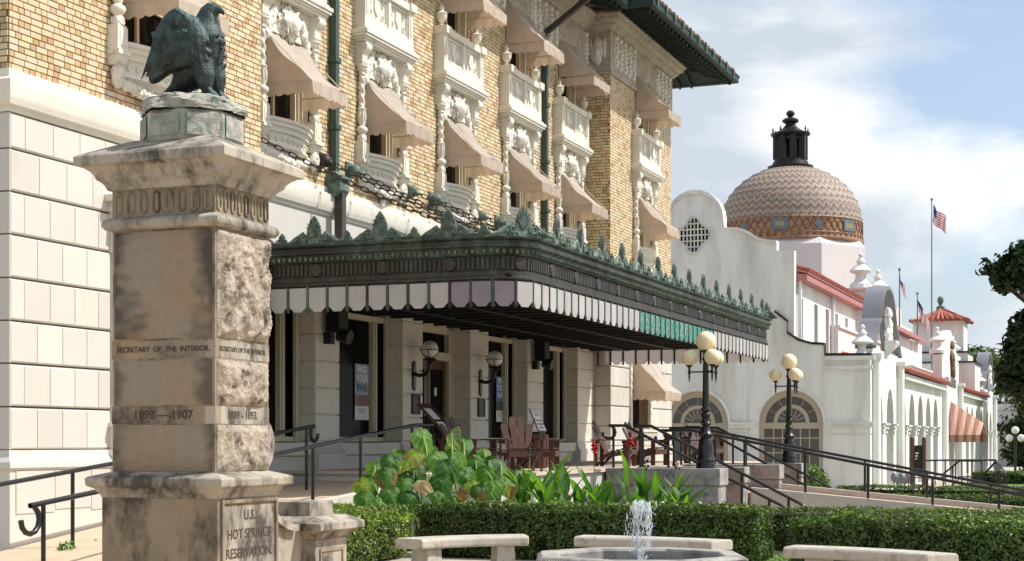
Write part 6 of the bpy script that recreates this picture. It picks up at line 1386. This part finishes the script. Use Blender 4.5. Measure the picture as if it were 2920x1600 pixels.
# ---- dome
DC = P(2254, 700, D=90.0); DX, DY = DC.x, DC.y; DZ = 12.85; DR = 3.98
mb = MB(); mb.lathe([(4.42, 5), (4.42, 12.45), (4.1, 12.82), (3.6, 12.84)], (DX, DY, 0), 8, rot=R(22.5)+R(11)); mb.build('drum', m_stucco2, QB)
m_dome = bpy.data.materials.new('chevron_dome_tile'); m_dome.use_nodes = True; t_ = m_dome.node_tree; b_ = t_.nodes['Principled BSDF']; b_.inputs['Roughness'].default_value = .68
tc_ = N(t_, 'ShaderNodeTexCoord'); sx_ = N(t_, 'ShaderNodeSeparateXYZ'); L(t_, tc_.outputs['Object'], sx_.inputs[0])
def mth(op, a, b=None, c=None):
    n_ = N(t_, 'ShaderNodeMath', operation=op)
    for i_, v_ in enumerate((a, b, c)):
        if v_ is None: continue
        if isinstance(v_, (int, float)): n_.inputs[i_].default_value = v_
        else: L(t_, v_, n_.inputs[i_])
    return n_.outputs[0]
ang_ = mth('MULTIPLY', mth('ARCTAN2', sx_.outputs['Y'], sx_.outputs['X']), 52/(2*math.pi))
tri_ = mth('PINGPONG', ang_, .5)
arc_ = mth('ARCTAN2', mth('SUBTRACT', sx_.outputs['Z'], 1.15), 3.6)
zz_ = mth('ADD', mth('MULTIPLY', sx_.outputs['Z'], 2.75), mth('MULTIPLY', tri_, 1.1))
fr_ = mth('FRACT', zz_); st_ = mth('GREATER_THAN', fr_, .5)
mx_ = N(t_, 'ShaderNodeMix', data_type='RGBA'); L(t_, st_, mx_.inputs['Factor']); mx_.inputs['A'].default_value = (.42, .32, .25, 1); mx_.inputs['B'].default_value = (.245, .18, .14, 1)
nz_ = N(t_, 'ShaderNodeTexNoise'); nz_.inputs['Scale'].default_value = 3; L(t_, tc_.outputs['Object'], nz_.inputs['Vector'])
m2_ = N(t_, 'ShaderNodeMix', data_type='RGBA', blend_type='MULTIPLY'); m2_.inputs['Factor'].default_value = .35; L(t_, mx_.outputs['Result'], m2_.inputs['A']); L(t_, nz_.outputs['Color'], m2_.inputs['B']); L(t_, m2_.outputs['Result'], b_.inputs['Base Color'])
mb = MB(); prof = [(DR+.02, 1.15)]
for i in range(19): a = math.pi/2*i/18; prof.append((max(.05, DR*math.cos(a)), 1.18+3.30*math.sin(a)))
mb.lathe(prof, (0, 0, 0), 64); dm = mb.build('dome', m_dome, QB, 40, (DX, DY, DZ), center=False)
mb = MB()
for i in range(52):
    for j in range(8):
        a = 2*math.pi*i/52; e = .05+.155*j; r_ = DR*math.cos(e); mb.ell((r_*math.cos(a)*1.004, r_*math.sin(a)*1.004, 1.18+3.3*math.sin(e)), (.05, .05, .05), 5, 4)
tag(mb.build('dome_studs', M('pale_dome_stud', (.45,.37,.30), .4, .1), dm, 60, (DX, DY, DZ), fix=False), 'small pale tile studs on the dome', kind='stuff')
m_band = M('orange_tile_band', (.33,.19,.11), .6, .15, 4, col2=(.22,.10,.06), c2at=.55, c2w=.05)
mb = MB(); mb.lathe([(DR+.10, -.10), (DR+.13, .02), (DR+.08, .06), (DR+.06, .26), (DR+.10, .28), (DR+.05, .32), (DR+.03, 1.08), (DR+.08, 1.12), (DR+.02, 1.17)], (0, 0, 0), 64); bd = mb.build('tile_band', m_band, QB, 30, (DX, DY, DZ), center=False)
m_bandline = M('dark_band_relief', (.17,.06,.03), .5, .1)
mb = MB(); nn_ = 60
for i in range(nn_):       # diamond lattice relief
    for s in (-1, 1):
        pts = []
        for q in range(5): a = 2*math.pi*(i+s*q/4*1.0)/nn_; pts.append(((DR+.055)*math.cos(a), (DR+.055)*math.sin(a), .34+.72*q/4))
        mb.tube(pts, .018, 4)
    a = 2*math.pi*i/nn_; mb.tube([((DR+.08)*math.cos(a+.02*math.cos(b)), (DR+.08)*math.sin(a+.02*math.cos(b)), .16+.06*math.sin(b)) for b in [0, 1.05, 2.1, 3.14, 4.2, 5.2]], .016, 4, True)
tag(mb.build('lattice_relief', m_bandline, bd, None, (DX, DY, DZ), fix=False), 'dark lattice relief on the tile band', kind='stuff')
m_blue = M('blue_glazed_tile', (.12,.165,.18), .35, .2, 3); m_gold = M('gold_lettering', (.5,.36,.08), .4)
va = math.atan2(-DY, -DX)
for k in range(12):
    a = va+R(-8)+k*R(30); nx, ny = math.cos(a), math.sin(a); r_ = DR+.09
    mb = MB(); hw, hh = (.46, .30) if k % 2 == 0 else (.26, .26)
    cs = [(-hw, -hh), (hw, -hh), (hw, hh), (-hw, hh)] if k % 2 == 0 else [(0, -hh), (hw, 0), (0, hh), (-hw, 0)]
    mb.hexa([(nx*(r_-.05)-ny*u, ny*(r_-.05)+nx*u, .70+v) for u, v in cs], [(nx*r_-ny*u, ny*r_+nx*u, .70+v) for u, v in cs]); pq = mb.build('tile_plaque', m_blue, bd, None, (DX, DY, DZ))
    mb = MB()
    if k % 2 == 0:
        for u in (-.2, -.07, .06, .19): mb.hexa([(nx*r_-ny*(u+du), ny*r_+nx*(u+du), .70+v) for du, v in ((-.035, -.12), (.035, -.12), (.035, .12), (-.035, .12))], [(nx*(r_+.012)-ny*(u+du), ny*(r_+.012)+nx*(u+du), .70+v) for du, v in ((-.035, -.12), (.035, -.12), (.035, .12), (-.035, .12))])
        mb.build('emblem', m_gold, pq, None, (DX, DY, DZ)) if False else mb.build('plaque_emblem', m_gold, bd, None, (DX, DY, DZ))
# lantern
LZ = DZ+4.42; mb = MB(); mb.lathe([(1.28, -.08), (1.30, .05), (1.05, .12), (1.0, .30), (.92, .34), (.92, .45), (.2, .46)], (0, 0, 0), 24); ln_ = mb.build('lantern_base', m_lantern, QB, 35, (DX, DY, LZ))
for k in range(8):
    a = R(22.5)+k*R(45); x, y = .80*math.cos(a), .80*math.sin(a); mb = MB(); mb.box(x-.17, x+.17, y-.17, y+.17, .45, 1.75)
    for q in range(8): mb.ell((x*1.12, y*1.12, .55+.15*q), (.09, .09, .08), 6, 5)
    mb.build('lantern_pier', m_lantern, ln_, None, (DX, DY, LZ))
for k in range(8):
    mb = MB(); a = R(45)*k; nx, ny = math.cos(a), math.sin(a); r_ = .74
    ring = []
    for i in range(9): b = math.pi*i/8; u = .30*math.cos(b); v = 1.30+.26*math.sin(b); ring.append([(nx*r_-ny*u, ny*r_+nx*u, v), (nx*r_-ny*u, ny*r_+nx*u, 1.78), (nx*(r_-.1)-ny*u, ny*(r_-.1)+nx*u, 1.78), (nx*(r_-.1)-ny*u, ny*(r_-.1)+nx*u, v)])
    mb.ring(ring); mb.build('lantern_arch', m_lantern, ln_, None, (DX, DY, LZ))
mb = MB(); mb.lathe([(.95, 1.74), (1.10, 1.84), (1.14, 1.92), (1.0, 1.96), (.80, 2.02), (.45, 2.25), (.30, 2.42), (.28, 2.50), (.46, 2.60), (.48, 2.70), (.35, 2.80), (.16, 2.86), (.13, 2.92), (.24, 3.02), (.25, 3.12), (.15, 3.24), (.02, 3.28)], (0, 0, 0), 16); mb.build('lantern_roof', m_lantern, ln_, 35, (DX, DY, LZ))
for k in range(8): a = R(22.5)+k*R(45); mb = MB(); mb.lathe([(.06, 1.93), (.03, 2.0), (.06, 2.08), (.01, 2.28)], (1.0*math.cos(a), 1.0*math.sin(a), 0), 6); mb.build('lantern_finial', m_lantern, ln_, None, (DX, DY, LZ))
# ---- bell tower
TX, TY = P(2682, 1000, D=114.5).x, P(2682, 1000, D=114.5).y
holed_wall('tower_wall', [(TX-1.75, 8.0), (TX+1.75, 8.0), (TX+1.75, 10.3), (TX-1.75, 10.3)], [[(p[0], p[1]) for p in arch_hole(TX+.25, 9.2, .45, 8.35)]], TY-1.5, .3, m_stucco, QB)
mb = MB(); mb.box(TX-1.75, TX-1.4, TY-1.2, TY+1.5, 8.0, 10.3); mb.box(TX+1.4, TX+1.75, TY-1.2, TY+1.5, 8.0, 10.3); mb.build('tower_wall', m_stucco, QB)
mb = MB(); mb.box(TX-2.1, TX+2.1, TY-1.9, TY+1.9, 7.3, 8.0); mb.box(TX-2.6, TX+2.6, TY-2.3, TY+2.3, 3.5, 7.3); mb.build('tower_base', m_stucco, QB)
mb = MB(); mb.box(TX-2.2, TX+2.2, TY-2.0, TY+2.0, 7.98, 8.1); mb.box(TX-2.75, TX+2.75, TY-2.4, TY+2.4, 7.25, 7.36); mb.build('tower_ledge', m_black, QB)
mb = MB(); e = 2.05; mb.add([(TX-e, TY-e, 10.3), (TX+e, TY-e, 10.3), (TX+e, TY+e, 10.3), (TX-e, TY+e, 10.3), (TX, TY, 11.3)], [(0, 1, 4), (1, 2, 4), (2, 3, 4), (3, 0, 4), (3, 2, 1, 0)]); tr_ = mb.build('tower_roof', m_tile, QB)
for i in range(11):
    u = -1.9+.38*i; mb = MB(); mb.tube([(TX+u, TY-e-.05, 10.34), (TX+u*(abs(u)/e), TY-e+(e-abs(u))*.98, 10.34+(e-abs(u))/e*.98)], .12, 6); mb.build('roof_tile', m_tile, tr_, 60)
    mb = MB(); mb.tube([(TX+e+.05, TY+u, 10.34), (TX+e-(e-abs(u))*.98, TY+u*(abs(u)/e), 10.34+(e-abs(u))/e*.98)], .12, 6); mb.build('roof_tile', m_tile, tr_, 60)
mb = MB(); mb.lathe([(.30, 11.2), (.30, 11.45), (.16, 11.5), (.12, 11.6), (.24, 11.85), (.20, 12.1), (.10, 12.2), (.01, 12.22)], (TX, TY, 0), 8); mb.build('tower_finial', m_verd, tr_, 40)
# ---- striped entrance awning of the arcade, lantern
AW = thing('striped_awning', 'brown and tan striped awning over the domed bathhouse entrance', 'awning', (QX, 97.5, 2.3)); m_st = [M('awning_brown', (.24,.10,.065), .8, .1), M('awning_tan', (.40,.25,.18), .8, .1)]
for k in range(8):          # hipped entrance awning: stripes run down its two side slopes
    x0, x1 = QX+.02+.235*k, QX+.02+.235*(k+1); zr0, zr1 = 4.0-1.6*k/10, 4.0-1.6*(k+1)/10
    for s in (-1, 1):
        ye = 97.3+s*2.6; mb = MB(); mb.hexa([(x0, 97.3, zr0), (x1, 97.3, zr1), (x1, ye, 2.0), (x0, ye, 2.0)], [(x0, 97.3, zr0+.04), (x1, 97.3, zr1+.04), (x1, ye, 2.04), (x0, ye, 2.04)]); mb.box(x0, x1, min(ye, ye+s*.03), max(ye, ye+s*.03), 1.62, 2.0); mb.build('canvas_stripe', m_st[k % 2], AW)
# ================================================================ flags
def flag(lab, base, top, fw, fh, drop, seed):
    b = Vector(base); t = thing('flagpole', lab, 'flag', b); mb = MB(); mb.cyl(b, (b.x, b.y, top), .09 if fw > 2 else .06, .05 if fw > 2 else .035, 8); mb.ell((b.x, b.y, top+.08), (.1, .1, .1), 8, 6); mb.build('pole', m_black if fw > 2 else m_lead, t, 60)
    mats = [m_red2, m_fwhite, m_fblue]; nu, nv = 16, 13; mb = MB()
    for j in range(nv):
        for i in range(nu):
            mb.cur = 2 if (i < 6 and j < 7) else (j % 2)
            vs = []
            for di, dj in ((0, 0), (1, 0), (1, 1), (0, 1)):
                u = (i+di)/nu; v = (j+dj)/nv
                vs.append((b.x+.05+fw*u*math.cos(drop)+.06*math.sin(u*9+v*2+seed), b.y+.22*fw*math.sin(u*8+seed)*u, top-.25-fh*v-fw*u*math.sin(drop)-.10*math.sin(u*5)))
            mb.add(vs, [(0, 1, 2, 3)])
    mb.build('flag_cloth', mats, t, 60, fix=False)
m_red2 = M('flag_red', (.45,.03,.04), .8, .1, trans=.3); m_fwhite = M('flag_white', (.75,.75,.75), .8, .05, trans=.3); m_fblue = M('flag_blue', (.03,.05,.20), .8, .1, trans=.3)
q = P(2657, 1020, D=106); qt = P(2649, 572, D=106); flag('tall dark flagpole with a drooping striped flag above the roofs', (q.x, q.y, 6.5), qt.z, 1.35, 1.1, R(48), 1)
q = P(2565, 910, D=100); qt = P(2563, 772, D=100); flag('small striped flag on the thin left pole behind the gable', (q.x, q.y, 8.5), qt.z-.0, 1.25, .6, R(72), 3)
q = P(2616, 920, D=110); qt = P(2615, 840, D=110); flag('striped flag with a blue corner beside the tiled bell tower', (q.x, q.y, 8.0), qt.z, 1.8, .9, R(68), 5)
# ================================================================ building beyond and street things
t = thing('columned_building', 'white flat-roofed building beyond the domed bathhouse', 'building', (-9, 160, -.5))
mb = MB(); mb.box(-16, -8.6, 150, 190, -.6, 4.6); mb.box(-16, -8.3, 149.8, 190.2, 4.6, 5.1); mb.build('wall', m_stucco, t)
for k in range(6): mb = MB(); y = 151+6*k; mb.box(-8.6, -8.1, y, y+.9, -.5, 4.1); mb.box(-8.6, -7.9, y-.15, y+1.05, 3.5, 4.1); mb.build('pilaster', m_stucco, t)
mb = MB(); mb.box(-16.2, -8.0, 149.6, 190.4, 3.1, 3.3); mb.build('band', m_lead, t)
SG = thing('notice_board', 'dark brown timber posts carrying a small notice board before the arcade', 'sign', P(2618, 1400, D=56)); s0 = P(2618, 1262, D=56)
r_ = Vector((CT, ST, 0)); s0.z = 0
for k, dx in enumerate((-.21, .21)):
    mb = MB(); p = s0+r_*dx; mb.lathe([(.075, -.55), (.075, 1.72), (.06, 1.78), (.005, 1.82)], (p.x, p.y, 0), 8); mb.build('post', m_wood, SG, 40)
mb = MB(); a = s0-r_*.15; b = s0+r_*.15; mb.hexa([(a.x, a.y, .5), (b.x, b.y, .5), (b.x, b.y+.05, .5), (a.x, a.y+.05, .5)], [(a.x, a.y, 1.5), (b.x, b.y, 1.5), (b.x, b.y+.05, 1.5), (a.x, a.y+.05, 1.5)]); mb.build('board', m_black, SG)
for k in range(3):
    mb = MB(); a = s0-r_*.1; b = s0+r_*(.02-.03*k); z = 1.2-.1*k; mb.hexa([(a.x, a.y-.012, z), (b.x, b.y-.012, z), (b.x, b.y-.004, z), (a.x, a.y-.004, z)], [(a.x, a.y-.012, z+.05), (b.x, b.y-.012, z+.05), (b.x, b.y-.004, z+.05), (a.x, a.y-.004, z+.05)]); mb.build('notice_line', m_white, SG)
def rail_set(lab, pts, zb, nposts):
    t = thing('guard_railing', lab, 'railing', Vector(pts[0])-Vector((0, 0, 1))); mb = MB(); mb.tube(pts, .05, 6); mb.build('rail', m_iron, t)
    mb = MB(); mb.tube([Vector(p)-Vector((0, 0, .85)) for p in pts], .03, 6); mb.build('lower_rail', m_iron, t)
    A, B = Vector(pts[0]), Vector(pts[-1]); seglen = [(Vector(b)-Vector(a)).length for a, b in zip(pts, pts[1:])]; tot = sum(seglen)
    for i in range(nposts):
        d = tot*i/(nposts-1)
        for (a, b), sl2_ in zip(zip(pts, pts[1:]), seglen):
            if d <= sl2_+1e-6: p = Vector(a).lerp(Vector(b), d/sl2_); break
            d -= sl2_
        mb = MB(); mb.cyl((p.x, p.y, zb), p, .035, n=6); mb.build('post', m_iron, t)
rail_set('black guard railing in front of the domed bathhouse arcade', [P(2578, 1314, D=78), P(2735, 1312, D=80), P(2840, 1312, D=80)], -.55, 9); rail_set('black sloping stair railing before the arcade entrance', [P(2690, 1352, D=74), P(2736, 1314, D=74), P(2800, 1314, D=73)], -.55, 5); rail_set('black sloping railing beside the parking sign', [P(2790, 1370, D=70), P(2842, 1314, D=70), P(2870, 1352, D=66)], -.55, 5)
t = thing('gas_meters', 'cluster of gray gas meters at the foot of the white arcade', 'meter', P(2562, 1380, D=66)); 
for k in range(5): p = P(2550+10*k, 1362+(k % 2)*6, D=64); mb = MB(); mb.ell(p, (.14, .12, .2), 10, 7, .2, 3, k); mb.cyl(p, p+Vector((0, 0, -.6)), .03, n=6); mb.build('meter', m_lead, t, 50)
p = P(2846, 1340, D=62); t = thing('round_sign', 'small dark post with a round prohibition sign near the lawn', 'sign', (p.x, p.y, -.5)); mb = MB(); mb.cyl((p.x, p.y, -.55), (p.x, p.y, p.z+.25), .05, n=8); mb.build('post', m_black, t); mb = MB(); mb.lathe([(.16, 0), (.16, .02), (.01, .025)], (0, 0, 0), 14); me, _ = mb.mesh('sign_disc', False); me.transform(Matrix.Rotation(R(90), 4, 'X')); me.materials.append(m_lead); inst(me, 'sign_disc', t, (p.x, p.y-.06, p.z+.1))
p = P(2895, 1420, D=90); t = thing('distant_lamp_post', 'far lamp post with white globes at the right edge under the trees', 'lamp post', (p.x, p.y, -.5)); mb = MB(); mb.cyl((p.x, p.y, -.5), (p.x, p.y, 2.1), .07, n=8); mb.build('shaft', m_iron, t)
for dx, dz in ((0, 2.3), (-.32, 1.85), (.32, 1.85)): mb = MB(); mb.ell((p.x+dx, p.y, dz-.0), (.22, .22, .22), 12, 8); mb.build('globe', m_whiteglobe, t, 60)
# ================================================================ trees
m_bark = M('tree_bark', (.035,.028,.02), .9, .3, 4, .6, 12)
def tree(lab, base, h, crown_c, crown_r, nleaf, size, col, seed, clumps=14, extra=(), name='tree', asp=.42):
    rng = np.random.RandomState(seed); rd = random.Random(seed); t = thing(name, lab, 'tree', base); b = Vector(base); cc_ = Vector(crown_c)
    mb = MB(); mb.tube([b-Vector((0, 0, .3)), b.lerp(cc_, .45), cc_], [.05*h*.55, .035*h*.5, .02*h*.4], 10); cl = []
    for k in range(clumps):
        d = Vector((rd.gauss(0, 1), rd.gauss(0, 1), rd.gauss(0, 1))); d.normalize(); d *= rd.uniform(.45, 1)
        p = cc_+Vector((d.x*crown_r[0], d.y*crown_r[1], d.z*crown_r[2])); cl.append((p, rd.uniform(.28, .5)*min(crown_r)))
    for p, rr_ in extra: cl.append((Vector(p), rr_))
    for p, rr_ in cl: st = b.lerp(cc_, rd.uniform(.45, 1)); mb.tube([st, st.lerp(p, .55)+Vector((0, 0, .03*h)), p], [.006*h, .004*h, .002*h] if name != 'tree' else [.012*h, .008*h, .003*h], 6)
    mb.build('trunk', m_bark, t, 60)
    tot = sum(r_**2 for _, r_ in cl); Cs = []; Ns = []
    for p, r_ in cl:
        n_ = max(30, int(nleaf*r_**2/tot)); d = rng.normal(size=(n_, 3)); d /= np.linalg.norm(d, axis=1, keepdims=True); rad = rng.uniform(.15, 1.1, n_)**.6
        Cs.append(np.array(p)+d*(rad*r_)[:, None]*np.array([1, 1, .8])); Ns.append(d+rng.normal(size=(n_, 3))*.7+np.array([0, 0, .4]))
    C = np.vstack(Cs); C += rng.normal(size=C.shape)*(.05 if name != 'tree' else .25); Nn = np.vstack(Ns); cols = np.array(col)*rng.uniform(.5, 1.5, (len(C), 1)); o = link_mesh('crown', leaf_mesh('crown', C-np.array(b), Nn, size*rng.uniform(.6, 1.3, len(C)), cols, asp), t, b); o['kind'] = 'stuff'
    return t
DT = 32.0
ex = [(P(x, y, D=DT), r_) for x, y, r_ in ((2820, 768, .14), (2842, 775, .18), (2868, 770, .24), (2895, 765, .30), (2930, 750, .38), (2846, 800, .18), (2868, 818, .16), (2905, 800, .2), (2935, 800, .3), (2880, 745, .2), (2905, 730, .24), (2940, 715, .3), (2900, 960, .2), (2925, 940, .34), (2900, 990, .28), (2930, 1000, .45), (2880, 1045, .24), (2910, 1040, .34), (2862, 1058, .14), (2885, 1090, .26), (2920, 1090, .42), (2915, 915, .18))]
tree('dark glossy-leaved magnolia reaching into the right edge of the picture', (1.2, 31, -.5), 9, P(3060, 900, D=DT), (1.0, 1.0, 1.4), 9000, .21, (.028, .05, .014), 11, 12, ex, 'magnolia_tree')
tree('large shaded green tree behind the far white building', (-2.5, 118, -.5), 14, P(3010, 1150, D=112), (3.2, 3, 5.0), 9000, .5, (.07, .10, .028), 12, 30); tree('lighter green tree filling the gap beside the far gable', (-5, 200, -.5), 16, P(2885, 1130, D=205), (5, 5, 7.5), 7000, .7, (.09, .12, .03), 13, 22)
tree('distant green tree just behind the white gable at the far end', (-14, 200, -.5), 18, P(2790, 1110, D=195), (4, 5, 5), 4500, .8, (.09, .13, .035), 14, 16); tree('far dark tree closing the street at the right edge', (0, 150, -.5), 12, P(2968, 1230, D=140), (2.8, 3, 4), 6000, .6, (.03, .05, .015), 15, 20)
q = P(2885, 1372, D=85); hedge('far low hedge at the right edge before the lawn steps', q.x-1.6, q.x+3, 84, 86, -.5, .1, 4000, .14)
